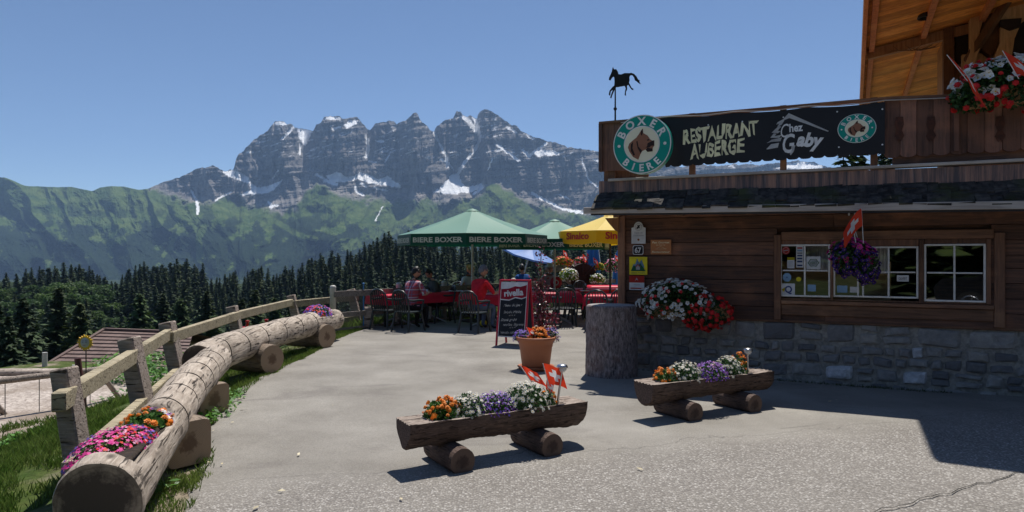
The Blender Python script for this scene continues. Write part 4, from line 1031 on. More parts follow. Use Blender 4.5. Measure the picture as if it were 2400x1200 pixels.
# stone base
mb = MB(); mb.box((LW/2+.2, .12, zb/2-.15), (LW, .30, zb+.3)); hb(mb, 'mortar_wall', m_mortar)
mb = MB(); rgs = random.Random(4); z = -.12; rown = 0
while z < zb-.03:
    h_ = rgs.choice([.13, .17, .20, .24]); 
    if z+h_ > zb-.07: h_ = zb-z
    x = .20-rgs.random()*.2
    while x < LW+.2:
        w_ = h_*rgs.uniform(.9, 2.1); jobs = [(x, w_, z, h_)]
        if h_ > .19 and rgs.random() < .35: k = rgs.uniform(.4, .6); jobs = [(x, w_, z, h_*k), (x, w_, z+h_*k, h_*(1-k))]
        for (sx_, sw, sz, sh) in jobs:
            g_ = .008; n_ = 7; V_ = []; kx = [rgs.uniform(-.022, .022) for _ in range(4)]; kz = [rgs.uniform(-.026, .026) for _ in range(4)]; dp = rgs.uniform(.02, .055)
            for i in range(n_+1):
                for j in range(n_+1):
                    u_ = i/n_; v_ = j/n_
                    X_ = sx_+g_+(sw-2*g_)*u_+(kx[0]*(1-u_)*(1-v_)+kx[1]*u_*(1-v_)+kx[2]*(1-u_)*v_+kx[3]*u_*v_)
                    Z_ = sz+g_+(sh-2*g_)*v_+(kz[0]*(1-u_)*(1-v_)+kz[1]*u_*(1-v_)+kz[2]*(1-u_)*v_+kz[3]*u_*v_)
                    e = min(u_, 1-u_, v_, 1-v_)*n_
                    # round corners
                    cx_, cz_ = sx_+sw/2, sz+sh/2
                    cr_ = 1-.10*max(0, (abs(u_-.5)+abs(v_-.5))*2-1.2)
                    X_ = cx_+(X_-cx_)*cr_; Z_ = cz_+(Z_-cz_)*cr_
                    d_ = -.02 if e < .5 else (dp*.75 if e < 1.5 else dp)+.018*(vnoise(X_*16, Z_*16, 3)-.5)
                    V_.append((X_, -.03-float(d_), Z_))
            tn = rgs.random()*.86
            if rgs.random() < .05: tn = 1.0
            if x > 5.6 and rgs.random() < .12: tn = 1.0
            mb.add(V_, [(i*(n_+1)+j, (i+1)*(n_+1)+j, (i+1)*(n_+1)+j+1, i*(n_+1)+j+1) for i in range(n_) for j in range(n_)], 0, tn, False)
        x += w_
    z += h_; rown += 1
o_ = hb(mb, 'stone_base', m_stone)
# timber wall: horizontal boards with window opening, corner post
mb = MB(); z = zb+.012; k = 0; rgs = random.Random(9)
while z < 2.20:
    h_ = rgs.uniform(.15, .19); z1_ = min(z+h_, 2.26)
    spans = [(0.05, LW)]
    if z1_ > wz0-.0 and z < wz1: spans = [(0.05, wx0-.02), (wx1+.02, LW)]
    for a_, b_ in spans:
        s_ = a_
        while s_ < b_:
            e_ = min(b_, s_+rgs.uniform(2.0, 3.6)); e_ = b_ if b_-e_ < .5 else e_
            za, zb2 = z+.004, z1_-.004
            if spans[0] != (0.05, LW): za = z+.004; zb2 = z1_-.004
            o1 = .05+rgs.uniform(-.006, .006)
            V_ = [(s_+.002, -o1, za), (e_-.002, -o1-rgs.uniform(-.003, .003), za), (e_-.002, -o1+.006, zb2), (s_+.002, -o1+.006, zb2), (s_+.002, .05, za), (e_-.002, .05, za), (e_-.002, .05, zb2), (s_+.002, .05, zb2)]
            mb.add(V_, [(0, 1, 2, 3), (0, 4, 5, 1), (3, 2, 6, 7), (0, 3, 7, 4), (1, 5, 6, 2)], 0, rgs.random())
            s_ = e_
    z = z1_
hb(mb, 'timber_wall', m_wall)
mb = MB()   # backing with the opening left free
for (a_, b_, c_, d_) in ((0, wx0-.02, zb, 2.55), (wx1+.02, LW, zb, 2.55), (wx0-.02, wx1+.02, zb, wz0-.02), (wx0-.02, wx1+.02, wz1+.02, 2.55)):
    mb.box(((a_+b_)/2, .09, (c_+d_)/2), (b_-a_, .08, d_-c_))
mb.box((.04, 2.6, 1.2), (.08, 5.0, 2.9)); mb.box((LW/2, 5.15, 1.2), (LW, .1, 2.9)); mb.box((LW-.04, 2.6, 1.2), (.08, 5.0, 2.9))
hb(mb, 'inner_walls', m_wall)
mb = MB(); mb.box((LW/2, 2.6, .02), (LW-.2, 4.9, .04)); hb(mb, 'inner_floor', mat('boards_floor', (.16, .09, .05), None, .6, 3))
mb = MB(); board(mb, -.02, .085, zb-.02, 2.27, .085, .16); hb(mb, 'corner_post', m_trimv)
mb = MB(); board(mb, BP(1497, 742)[0], LW, zb-.012, zb+.018, .068, .1, tint=.2); hb(mb, 'sill_beam', m_trim)
# window casing
ca0, ca1 = BP(1815, 560)[0], BP(2352, 560)[0]; cz1 = BP(1830, 556)[1]
mb = MB()
mbv = MB(); board(mbv, ca0-.0, ca0+.085, zb+.02, cz1+.03, .092, .06); hb(mbv, 'window_casing', m_trimv); mbv = MB(); board(mbv, ca1-.10, ca1, zb+.02, BP(2345, 545)[1], .092, .06); hb(mbv, 'window_casing', m_trimv)
board(mb, ca0+.088, ca1-.103, wz1+.004, wz1+.11, .083, .06, tint=.8); board(mb, ca0+.088, ca1-.103, wz0-.05, wz0-.004, .10, .09, tint=.9); board(mb, ca0+.088, ca1-.103, wz0-.19, wz0-.055, .075, .05, tint=.3)
hb(mb, 'window_surround', m_trim)
# glass
mg_, t, b, o = _new('window_glass'); gl = t.nodes.new('ShaderNodeBsdfGlossy'); gl.inputs['Roughness'].default_value = .015; gl.inputs['Color'].default_value = (.9, .93, .95, 1)
tr_ = t.nodes.new('ShaderNodeBsdfTransparent'); ms = t.nodes.new('ShaderNodeMixShader'); fr = t.nodes.new('ShaderNodeFresnel'); fr.inputs[0].default_value = 1.6
ma_ = t.nodes.new('ShaderNodeMath'); ma_.operation = 'MULTIPLY_ADD'; ma_.inputs[1].default_value = 1.3; ma_.inputs[2].default_value = .13
t.links.new(fr.outputs[0], ma_.inputs[0]); t.links.new(ma_.outputs[0], ms.inputs[0]); t.links.new(tr_.outputs[0], ms.inputs[1]); t.links.new(gl.outputs[0], ms.inputs[2]); t.links.new(ms.outputs[0], o.inputs[0])
def window(label, px0, px1, py0, py1l, py1r, cols_, off=.06, parent=HS):
    s0 = BP(px0, py0, off)[0]; s1 = BP(px1, py0, off)[0]; z1_ = BP(px0, py0, off)[1]; z0_ = (BP(px0, py1l, off)[1]+BP(px1, py1r, off)[1])/2
    w = MB(); fw = .022
    for a_, b_, c_, d_ in ((s0, s0+fw, z0_, z1_), (s1-fw, s1, z0_, z1_), (s0+fw, s1-fw, z1_-fw, z1_), (s0+fw, s1-fw, z0_, z0_+fw)): board(w, a_, b_, c_, d_, off, .035, bev=.004)
    win = w.build('window', m_white, parent); 
    if label: win['label'] = label
    mu = MB(); 
    for c_ in cols_: x_ = s0+(s1-s0)*c_; board(mu, x_-.010, x_+.010, z0_+fw, z1_-fw, off-.003, .028, bev=.003)
    zm = (z0_+z1_)/2
    xs_ = [s0+fw]+[s0+(s1-s0)*c_ for c_ in cols_]+[s1-fw]
    for a_, b_ in zip(xs_[:-1], xs_[1:]): board(mu, a_+.008, b_-.008, zm-.009, zm+.009, off-.006, .022, bev=.003)
    mu.build('glazing_bars', m_white, win)
    g_ = MB(); V_ = [(s0+.01, -off+.018, z0_+.01), (s1-.01, -off+.018, z0_+.01), (s1-.01, -off+.018, z1_-.01), (s0+.01, -off+.018, z1_-.01)]; g_.add(V_, [(0, 1, 2, 3)], 0, .5); g_.build('pane', mg_, win)
    return win, (s0, s1, z0_, z1_)
win1, W1 = window('left window covered with stickers and notices', 1828, 1946, 573, 695, 697, (.5,))
win2, W2 = window('middle sliding window partly behind the hanging basket', 1953, 2153, 578, 697, 699, (.30, .36, .66), .045)
win3, W3 = window('right window reflecting a dark car', 2166, 2311, 572, 705, 711, (.5,))
# mullion posts
mb = MB(); board(mb, W1[1]+.004, W2[0]-.004, wz0, wz1, .07, .06); board(mb, W2[1]+.004, W3[0]-.004, wz0, wz1, .075, .06)
board(mb, wx0-.02, W1[0]-.003, wz0, wz1, .065, .05); board(mb, W3[1]+.003, wx1+.02, wz0, wz1, .065, .05)
for w_ in (W1, W2, W3): board(mb, w_[0], w_[1], w_[3]+.003, wz1+.004, .062, .05)
board(mb, W1[0], W3[1], wz0, min(W1[2], W2[2], W3[2])-.003, .055, .05); hb(mb, 'window_posts', m_trimv)
# room seen through the panes
m_room = mat('room_panel', (.85, .58, .28), (.6, .4, .18), .7, 4, (1, 1, 5)); m_cloth0 = mat('curtain', (.9, .9, .9), (.75, .75, .76), .9, 30)
mb = MB(); mb.box((W1[0]+.55, .75, 1.15), (1.5, .04, .75)); mb.box((W1[0]+.3, .50, 1.02), (.9, .35, .04)); hb(mb, 'room_partition', m_room)
mb = MB(); V_ = [(W1[0]+.30+.012*k, .24+.02*math.sin(k*1.3), z_) for z_ in (1.40, 1.75) for k in range(30)]; mb.add(V_, [(k, k+1, 31+k, 30+k) for k in range(29)], 0, .6); hb(mb, 'curtain', m_cloth0)
mb = MB(); V_ = [(W2[0]+.36+.010*k, .22+.015*math.sin(k*1.5), z_) for z_ in (1.38, 1.74) for k in range(26)]; mb.add(V_, [(k, k+1, 27+k, 26+k) for k in range(25)], 0, .8); hb(mb, 'curtain', m_cloth0)

# ---- eaves ----
gt0 = BP(1368, 486, .62); gt1 = BP(2400, 470, .68); gx1 = LW+.3
def lin(p0, p1, x): return p0[1]+(p1[1]-p0[1])*(x-p0[0])/(p1[0]-p0[0])
gb0 = BP(1368, 501, .62)
gh = gt0[1]-gb0[1]
mb = MB(); a_ = (gt0[0], -.62, (gt0[1]+gb0[1])/2); zr = lin(gt0, gt1, gx1)-gh/2; mb.beam(a_, (gx1, -.68, zr), .03, gh, 0, tint=.5, bev=.005); hb(mb, 'gutter_board', m_greyb)
# metal gutter lip, soffit boards, rafters ends
mb = MB(); mb.beam((gt0[0]+.1, -.59, gt0[1]-gh-.012), (gx1, -.64, zr-gh/2-.012), .05, .02); hb(mb, 'gutter_lip', mat('dark_metal', (.05, .05, .055), None, .5, metal=.5, tint=0))
mb = MB(); x = 0.0
mb.add([(gt0[0]+.12, -.58, 2.17), (gx1, -.62, 2.14), (gx1, .05, 2.26), (gt0[0]+.12, .05, 2.28)], [(0, 1, 2, 3)], 0, .5)
for k in range(11): mb.beam((.1+k*.85, .02, 2.235), (.1+k*.85, -.56, 2.15), .08, .07)
hb(mb, 'soffit', m_trim)
mb = MB()   # left end of the eaves: orange corbel boards
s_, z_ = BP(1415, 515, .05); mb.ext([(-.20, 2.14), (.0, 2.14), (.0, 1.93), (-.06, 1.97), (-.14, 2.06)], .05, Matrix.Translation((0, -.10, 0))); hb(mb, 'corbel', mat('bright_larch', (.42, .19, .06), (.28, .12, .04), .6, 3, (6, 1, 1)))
# slate courses between gutter and terrace edge
f0t = BP(1404, 425, .34); f0b = BP(1404, 458, .34); f1t = BP(2400, 384, .34); f1b = BP(2400, 428, .34)
mb = MB(); rgs = random.Random(3)
for row_ in range(6):
    q = row_/6; yo = -.60+.27*q; 
    x = gt0[0]+.10+rgs.random()*.05
    while x < gx1:
        w_ = rgs.uniform(.10, .24); g0 = lin(gt0, gt1, x)+.0; g1 = lin(f0b, f1b, x)+.01; zc = g0+(g1-g0)*(q+.08)
        mb.box((x+w_/2, yo, zc+rgs.uniform(-.008, .012)), (w_-.006, .15+rgs.uniform(-.03, .03), rgs.uniform(.012, .034)), (R(38)+rgs.uniform(-.1, .1), rgs.uniform(-.04, .04), rgs.uniform(-.06, .06)), 0, rgs.random()); x += w_
mb.add([(gt0[0]+.14, -.56, gt0[1]-.03), (gx1, -.60, lin(gt0, gt1, gx1)-.03), (gx1, -.30, lin(f0b, f1b, gx1)-.01), (gt0[0]+.14, -.30, lin(f0b, f1b, gt0[0])-.01)], [(0, 1, 2, 3)], 0, .3)
hb(mb, 'slate_courses', m_slate)
# fascia of the terrace edge, coping and deck
mb = MB(); x0 = f0t[0]; V_ = [(x0, -.34, f0b[1]), (gx1, -.34, lin(f0b, f1b, gx1)), (gx1, -.34, lin(f0t, f1t, gx1)), (x0, -.34, f0t[1])]; V_ += [(x, .0+y+.1, z) for x, y, z in V_]
mb.add(V_, [(0, 1, 2, 3), (3, 2, 6, 7), (0, 4, 5, 1), (0, 3, 7, 4), (1, 5, 6, 2), (4, 7, 6, 5)], 0, .5); hb(mb, 'fascia', m_fas)
c0 = BP(1425, 417, .37); c1 = BP(2400, 368, .37)
mb = MB(); zc0 = c0[1]; mb.beam((c0[0], -.31, zc0-.03), (gx1, -.31, lin(c0, c1, gx1)-.03), .14, .035, tint=.6, bev=.004); hb(mb, 'coping', m_greyb)
mb = MB(); zd0 = f0t[1]-.04; mb.add([(x0+.02, -.25, zd0-.05), (gx1, -.25, zd0-.05), (gx1, 5.2, zd0-.1), (x0+.02, 5.2, zd0-.1), (x0+.02, -.25, zd0-.25), (gx1, -.25, zd0-.25), (gx1, 5.2, zd0-.3), (x0+.02, 5.2, zd0-.3)], [(0, 1, 2, 3), (4, 7, 6, 5), (0, 4, 5, 1), (1, 5, 6, 2), (2, 6, 7, 3), (3, 7, 4, 0)], 0, .5); hb(mb, 'terrace_deck', m_trim)
# railing of the terrace
OR = .26
r0 = BP(1406, 291, OR); r1 = BP(2075, 234, OR); r2 = BP(2400, 222, OR)
def rtop(x): return lin(r0, r1, x) if x < r1[0] else lin(r1, r2, x)
def dtop(x): return lin(c0, c1, x)
rs = [r0[0]+.10, BP(1620, 300, OR)[0], BP(1835, 300, OR)[0], BP(2049, 300, OR)[0], BP(2240, 300, OR)[0]]
for s_ in rs[1:]:
    mb = MB(); mb.box((s_, -OR+.08, (rtop(s_)+dtop(s_))/2), (.075, .075, rtop(s_)-dtop(s_)+.1)); hb(mb, 'railing_post', m_trimv)
mb = MB(); s0 = r0[0]
mb.beam((s0, -OR-.0, rtop(s0)+.012), (r1[0], -OR-.0, rtop(r1[0])+.012), .10, .028, tint=.5); mb.beam((r1[0], -OR, rtop(r1[0])+.012), (gx1, -OR, rtop(gx1)+.012), .10, .03, tint=.3); hb(mb, 'handrail', m_trim)
m_rope = mat('light_rope', (.55, .5, .46), None, .7, tint=0)
# left end panel of dark boards with posts
pb = BP(1410, 402, OR)
mb = MB(); mb.box((s0+.27, -OR+.02, (rtop(s0)+pb[1])/2), (.5, .04, rtop(s0)-pb[1]), bev=.004); mb.box((s0+.02, -OR+.0, (rtop(s0)+pb[1])/2-.0), (.05, .09, rtop(s0)-pb[1]), tint=.2)
hb(mb, 'end_panel', m_balc)
mb = MB(); mb.box((s0+.13, -OR+.10, dtop(s0)+.03), (.16, .14, .26)); mb.box((s0+.35, -OR+.12, dtop(s0)+.08), (.62, .04, .20), tint=.4); hb(mb, 'railing_foot', m_trimv)
# brown board balcony on the right, with shaped lower edges and carved hearts
mb = MB(); x = BP(2070, 300, OR)[0]+.01; k = 0; rgs = random.Random(8)
while x < gx1:
    w_ = .165; zt_ = rtop(x)-.005; zb_ = BP(2100, 372, OR)[1]+.015
    o2 = -OR-.012*(k % 2); pts = []
    for q in range(9): a = math.pi*q/8; pts.append((x+w_/2-math.cos(a)*(w_/2-.002)*1, zb_+.035-.04*math.sin(a)))
    pts += [(x+w_-.002, zt_), (x+.002, zt_)]
    mb.ext(pts, .022, Matrix.Translation((0, o2, 0)), 0, rgs.random()); x += w_; k += 1
hb(mb, 'balcony_boards', m_balc)
mb = MB(); xa = BP(2092, 300, OR)[0]; mb.box(((xa+gx1)/2, -OR+.05, 3.02), (gx1-xa, .02, .78)); hb(mb, 'balcony_backing', m_wall)
for px in (2108, 2182, 2344):
    mb = MB()
    s_, z_ = BP(px, 300, OR+.02); w = .045
    pts = [(s_-w*.8, z_+.13), (s_+w*.8, z_+.13), (s_+w, z_+.04), (s_+w*.55, z_-.03), (s_+w*1.1, z_-.09), (s_+w*.3, z_-.16), (s_, z_-.12), (s_-w*.3, z_-.16), (s_-w*1.1, z_-.09), (s_-w*.55, z_-.03), (s_-w, z_+.04)]
    mb.ext(pts, .006, Matrix.Translation((0, -OR-.022, 0)))
    hb(mb, 'carved_cutout', mat('carving_red_brown', (.10, .035, .02), (.05, .02, .014), .8, 20))
mb = MB(); mb.box((BP(2240, 300, OR)[0]+.0, -OR-.035, 3.10), (.05, .03, .62)); hb(mb, 'joint_strip', m_balc)

# ---- chalet upper floor and roof ----
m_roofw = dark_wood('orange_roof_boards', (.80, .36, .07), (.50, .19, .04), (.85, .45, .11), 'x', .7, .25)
m_roofr = dark_wood('reddish_rafter', (.60, .24, .09), (.36, .13, .055), (.66, .32, .12), 'z', .7, .2)
m_face = dark_wood('sunworn_facade', (.46, .25, .12), (.26, .13, .065), (.55, .33, .17), 'z', .8, .2)
# work in world coordinates inside a child frame: roof slab with a level eave line
def WL(p): return Matrix.Rotation(-RZ, 4, 'Z') @ (Vector(p)-B0)
def EV(Y): return .500*Y+.16          # eave line, x for a given y
pit = math.tan(R(9)); EH = 5.6
dirn = Vector((.500, 1, 0)).normalized(); inn = Vector((dirn.y, -dirn.x, 0))     # towards the ridge
def RP(Y, w, dz=0): p = Vector((EV(Y), Y, EH))+inn*w; p.z = EH+w*pit+dz; return WL(p)
Ya, Yb, WR = 7.62, 25.0, 5.2
mb = MB(); V_ = [RP(Ya, 0), RP(Yb, 0), RP(Yb, WR), RP(Ya, WR), RP(Ya, 0, .12), RP(Yb, 0, .12), RP(Yb, WR, .12), RP(Ya, WR, .12)]
mb.add(V_, [(0, 1, 2, 3), (4, 7, 6, 5), (0, 4, 5, 1), (1, 5, 6, 2), (2, 6, 7, 3), (3, 7, 4, 0)], 0, .5)
def RQ(Y, w, dz=0): p = Vector((EV(Y), Y, EH))+inn*w; p.z = EH+(2*WR-w)*pit+dz; return WL(p)
V_ = [RQ(Ya, WR), RQ(Yb, WR), RQ(Yb, 2*WR), RQ(Ya, 2*WR), RQ(Ya, WR, .12), RQ(Yb, WR, .12), RQ(Yb, 2*WR, .12), RQ(Ya, 2*WR, .12)]
mb.add(V_, [(0, 1, 2, 3), (4, 7, 6, 5), (0, 4, 5, 1), (1, 5, 6, 2), (2, 6, 7, 3), (3, 7, 4, 0)], 0, .5)
roof = hb(mb, 'roof', mat('roof_cover', (.08, .07, .065), None, .9, 5))
rgs = random.Random(12); y_ = Ya
# soffit boards run up the slope
mb = MB()
while y_ < Yb:
    w_ = .17; V_ = [RP(y_+.004, .0, -.01), RP(y_+w_-.004, .0, -.01), RP(y_+w_-.004, WR, -.01), RP(y_+.004, WR, -.01), RP(y_+.004, 0, -.035), RP(y_+w_-.004, 0, -.035), RP(y_+w_-.004, WR, -.03), RP(y_+.004, WR, -.035)]
    mb.add(V_, [(0, 1, 2, 3), (4, 7, 6, 5), (0, 4, 5, 1), (1, 5, 6, 2), (3, 7, 4, 0)], 0, rgs.random()); y_ += w_
so2 = hb(mb, 'soffit_boards', m_roofw)
mb = MB()
for w_, hh_ in ((.03, .20), (.17, .10), (1.02, .10), (1.9, .12), (2.8, .12)):
    mb.beam(RP(Ya, w_, -.03-hh_/2), RP(Yb, w_, -.03-hh_/2), .09 if w_ > .1 else .06, hh_, tint=rgs.random())
hb(mb, 'purlins', m_roofr)
mb = MB()
for y_ in (13.2,): mb.beam(RP(y_, .1, -.15), RP(y_, 3.2, -.15), .13, .17, tint=.1)
hb(mb, 'rafters', m_face)
# upper storey: side wall close behind the corner, facade with shutters and carved consoles
cf = 12.6; uc = .640
fcx, fcy = uc*cf, cf
def FW(d_, z, off=0): p = Vector((fcx, fcy, z))+DV*d_+NV*off; return WL(p)     # along the facade
mb = MB(); FD = 6.5
P4 = [FW(0, 2.6), FW(FD, 2.6), FW(FD, 9.5), FW(0, 8.0 if False else 6.4)]
bk_ = [p+Vector((0, 1.6, 0)) for p in P4]
mb.add(P4+bk_, [(0, 1, 2, 3), (0, 3, 7, 4), (4, 7, 6, 5), (1, 5, 6, 2)], 0, .5); hb(mb, 'upper_wall', m_face)
mb = MB(); P5 = [q+Vector((2.2, 1.6, 0)) for q in (P4[0], P4[1], P4[2], P4[3])]; bk_ = [p+Vector((0, 3.2, 0)) for p in P5]
mb.add(P5+bk_, [(0, 1, 2, 3), (0, 3, 7, 4), (4, 7, 6, 5), (1, 5, 6, 2)], 0, .2); hb(mb, 'rear_wall', m_wall)
def fpx(px, py, off=0):
    u = (px-1200)/F; c = Vector((fcx, fcy, 0)); t_ = (off+NV.dot(c))/(NV.x*u+NV.y); p = Vector((u*t_, t_, 0)); return ((p-c).dot(DV), EYE-(py-600)/F*t_)
def fpoly(name, pts, th, off, m, mi_tint=.5):
    mb = MB(); q = [fpx(x, y, off) for x, y in pts]; base = Matrix.Translation(WL(Vector((fcx, fcy, 0))+NV*off)); mb.ext(q, th, base, 0, mi_tint); return hb(mb, name, m)
m_shut = dark_wood('black_shutter', (.030, .022, .020), (.018, .014, .013), (.05, .035, .03), 'z', 1)
fpoly('shutter', [(2240, 0), (2276, -60), (2276, 120), (2256, 150), (2240, 150)], .04, .06, m_shut)
fpoly('shutter', [(2372, 60), (2400, 20), (2420, 20), (2420, 200), (2372, 200)], .04, .06, m_shut)
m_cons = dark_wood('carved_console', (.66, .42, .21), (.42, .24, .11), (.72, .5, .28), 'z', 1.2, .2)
m_consd = dark_wood('shaded_console', (.16, .075, .03), (.09, .04, .02), (.22, .11, .045), 'z', 1.0, .2)  # darker copy of the console wood, shade put into the colour
fpoly('console', [(2275, -80), (2305, -40), (2306, 40), (2296, 75), (2300, 105), (2290, 130), (2282, 160), (2272, 190), (2262, 215), (2250, 225), (2262, 150), (2275, 120)], .22, .35, m_cons, .5)
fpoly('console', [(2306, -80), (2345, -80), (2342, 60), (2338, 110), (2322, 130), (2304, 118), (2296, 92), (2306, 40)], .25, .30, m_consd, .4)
fpoly('console', [(2345, -60), (2420, -60), (2420, 30), (2395, 50), (2378, 90), (2372, 130), (2352, 160), (2330, 160), (2334, 125), (2344, 100)], .22, .38, m_cons, .7)
fpoly('ledge', [(2345, 46), (2395, 42), (2392, 62), (2368, 70), (2345, 60)], .3, .45, m_shut, .4)
fpoly('console', [(2255, 128), (2300, 125), (2330, 150), (2350, 165), (2320, 185), (2255, 185)], .12, .22, m_cons, .3)
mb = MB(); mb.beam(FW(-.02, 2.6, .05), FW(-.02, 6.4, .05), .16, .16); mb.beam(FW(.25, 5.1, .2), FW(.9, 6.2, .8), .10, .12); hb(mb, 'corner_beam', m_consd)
# bracket lamp hanging below the eaves
c_ = WL(P(2168, 18, 11.6)); lm = thing('cow_bell', 'dark bell hanging under the chalet eaves at the top of the photo', 'bell', P(2168, 30, 11.6)); mb = MB()
mb.lathe([(0, .16), (.06, .15), (.085, .08), (.09, 0), (.12, -.09), (.11, -.10), (.08, -.05), (0, -.05)], 18); mb.tube([(0, 0, .15), (0, 0, .62)], .012, 6); mb.tube([(0, 0, -.05), (0, 0, -.13)], .015, 6)
mb.build('bell_body', mat('bell_iron', (.03, .03, .032), (.05, .045, .04), .5, 8, metal=.6, tint=0), lm)
# decorative antler-like twig hanging under soffit
tw = thing('twig_ornament', 'dry twig ornament hanging flat below the orange roof boards', 'ornament', P(2142, 118, 12.2)); mb = MB(); rgs = random.Random(2)
mb.tube([(0, 0, .28), (0, 0, .0)], .006, 5)
for k in range(16):
    a = rgs.uniform(-1, 1); x = rgs.uniform(-.38, .38); mb.tube([(x*.3, rgs.uniform(-.03, .03), 0), (x, rgs.uniform(-.04, .04), .02+x*.08), (x+.12*(1 if x > 0 else -1), 0, .05+.06*a+x*.1)], [.009, .007, .003], 5)
mb.build('twigs', mat('dry_twig', (.22, .12, .06), None, .9), tw)

# ================= banner, signs =================
_tc = {}
def text_geo(s, bold=0.0, shear=0.0, sp=1.0):
    k = (s, bold, shear, sp)
    if k in _tc: return _tc[k]
    cu = bpy.data.curves.new('t', 'FONT'); cu.body = s; cu.size = 1; cu.offset = bold; cu.shear = shear; cu.space_character = sp; cu.align_x = 'CENTER'; cu.resolution_u = 3; cu.fill_mode = 'FRONT'
    ob = bpy.data.objects.new('t', cu); COL.objects.link(ob); dg = bpy.context.evaluated_depsgraph_get(); me = bpy.data.meshes.new_from_object(ob.evaluated_get(dg))
    V_ = np.array([tuple(v.co) for v in me.vertices]).reshape(-1, 3); F_ = [tuple(p.vertices) for p in me.polygons]
    bpy.data.objects.remove(ob); bpy.data.curves.remove(cu); bpy.data.meshes.remove(me)
    if len(V_):
        V_[:, 0] -= (V_[:, 0].min()+V_[:, 0].max())/2
    _tc[k] = (V_, F_); return _tc[k]
def add_text(mb, s, cx, cz, w=None, h=.1, y=-.004, mi=0, bold=0.0, shear=0.0, rot=0.0, M_=None, jit=0, mirror=False, sp=1.0):
    """text in local xz plane facing -y, fitted to width w and cap height h"""
    V_, F_ = text_geo(s, bold, shear, sp)
    if not len(V_): return
    v = V_.copy(); hh_ = max(v[:, 1].max(), .3); y0 = 0
    sc_ = h/.72; sx = sc_ if w is None else w/(v[:, 0].max()-v[:, 0].min())
    x = v[:, 0]*sx*(-1 if mirror else 1); z = (v[:, 1]-.36)*sc_
    if jit: x = x+jit*h*(vnoise(v[:, 0]*9, v[:, 1]*9, 2)-.5); z = z+jit*h*(vnoise(v[:, 0]*8+5, v[:, 1]*8, 4)-.5)
    xr = x*math.cos(rot)-z*math.sin(rot)+cx; zr_ = x*math.sin(rot)+z*math.cos(rot)+cz
    P_ = [Vector((a, y, c)) for a, c in zip(xr, zr_)]
    if M_ is not None: P_ = [M_ @ p for p in P_]
    mb.add(P_, F_, mi, .5)
def ring_text(mb, s, cx, cz, r, a0, a1, h, y, mi, flip=False, bold=.03, ex=1.0):
    n = len(s)
    for i, ch in enumerate(s):
        a = a0+(a1-a0)*(i/(n-1) if n > 1 else .5); x = cx+r*math.cos(a)*ex; z = cz+r*math.sin(a)
        add_text(mb, ch, x, z, None, h, y, mi, bold, 0, a-math.pi/2 if not flip else a+math.pi/2)
m_cream = mat('cream_lettering', (.95, .92, .60), None, .6, tint=0); m_silver = mat('silver_lettering', (.88, .90, .92), None, .5, tint=0)
m_bg = mat('badge_green', (.0, .30, .24), (.0, .32, .26), .4, 3, tint=0); m_bc = mat('badge_cream', (.92, .90, .68), (.86, .84, .64), .5, 3, tint=0); m_bw = mat('badge_white', (.95, .95, .93), None, .5, tint=0)
m_dog = mat('dog_brown', (.33, .15, .09), (.27, .12, .07), .6, 6, tint=0); m_dogd = mat('dog_dark', (.03, .014, .012), None, .6, tint=0)
DOG = [(375, 545), (390, 520), (405, 505), (408, 540), (440, 560), (460, 590), (476, 602), (492, 600), (492, 640), (480, 655), (480, 680), (440, 680), (425, 665), (400, 675), (385, 700), (370, 738), (330, 715), (300, 670), (290, 640), (300, 612), (325, 592), (355, 570)]
DOGD = [[(440, 620), (478, 603), (492, 600), (492, 640), (468, 640), (455, 652), (425, 650), (438, 640)], [(428, 668), (440, 652), (478, 662), (478, 682), (440, 684)], [(435, 592), (452, 588), (455, 598), (440, 600)], [(392, 522), (404, 508), (405, 536), (398, 560), (388, 548)], [(355, 600), (364, 596), (372, 640), (400, 672), (388, 692), (366, 652)], [(312, 620), (330, 600), (326, 650), (345, 700), (334, 706), (312, 668)]]
def badge(mb, cx, cz, r, y, ex=1.0, th=.05, box=True):
    """round badge: mats 0 green 1 cream 2 white 3 dog 4 dark"""
    def disc(rr_, yy, mi):
        V_ = [(cx+rr_*ex*math.cos(2*math.pi*k/64), yy, cz+rr_*math.sin(2*math.pi*k/64)) for k in range(64)]; mb.add(V_, [tuple(range(64))], mi, .5); return V_
    if box:
        a = disc(r, y, 2); b_ = [(p[0], y+th, p[2]) for p in a]; mb.add(a+b_, [(k, 64+k, 64+(k+1) % 64, (k+1) % 64) for k in range(64)], 0, .5)
    else: disc(r, y, 2)
    disc(r*.965, y-.002, 0); disc(r*.62, y-.004, 2); disc(r*.585, y-.006, 1)
    ring_text(mb, 'BOXER', cx, cz, r*.79, R(152), R(28), r*.27, y-.0045, 2, ex=ex, bold=.035); ring_text(mb, 'BIERE', cx, cz, r*.79, R(-132), R(-48), r*.24, y-.0045, 2, True, ex=ex, bold=.035)
    for sx in (-1, 1):
        V_ = [(cx+sx*r*.79*ex+r*.055*math.cos(k*.785), y-.0045, cz-r*.02+r*.055*math.sin(k*.785)) for k in range(8)]; mb.add(V_, [tuple(range(8))], 2, .5)
    k = r/222.0
    f_ = lambda q: [(cx+(x-395)*k*ex, cz-(y_-622)*k) for x, y_ in q]
    for q, mi, dy_ in [(DOG, 3, .009)]+[(d, 4, .0115) for d in DOGD]:
        p = f_(q); mb.add([(x, y-dy_, z) for x, z in p], [tuple(range(len(p)))], mi, .5)
BM = [m_bg, m_bc, m_bw, m_dog, m_dogd]
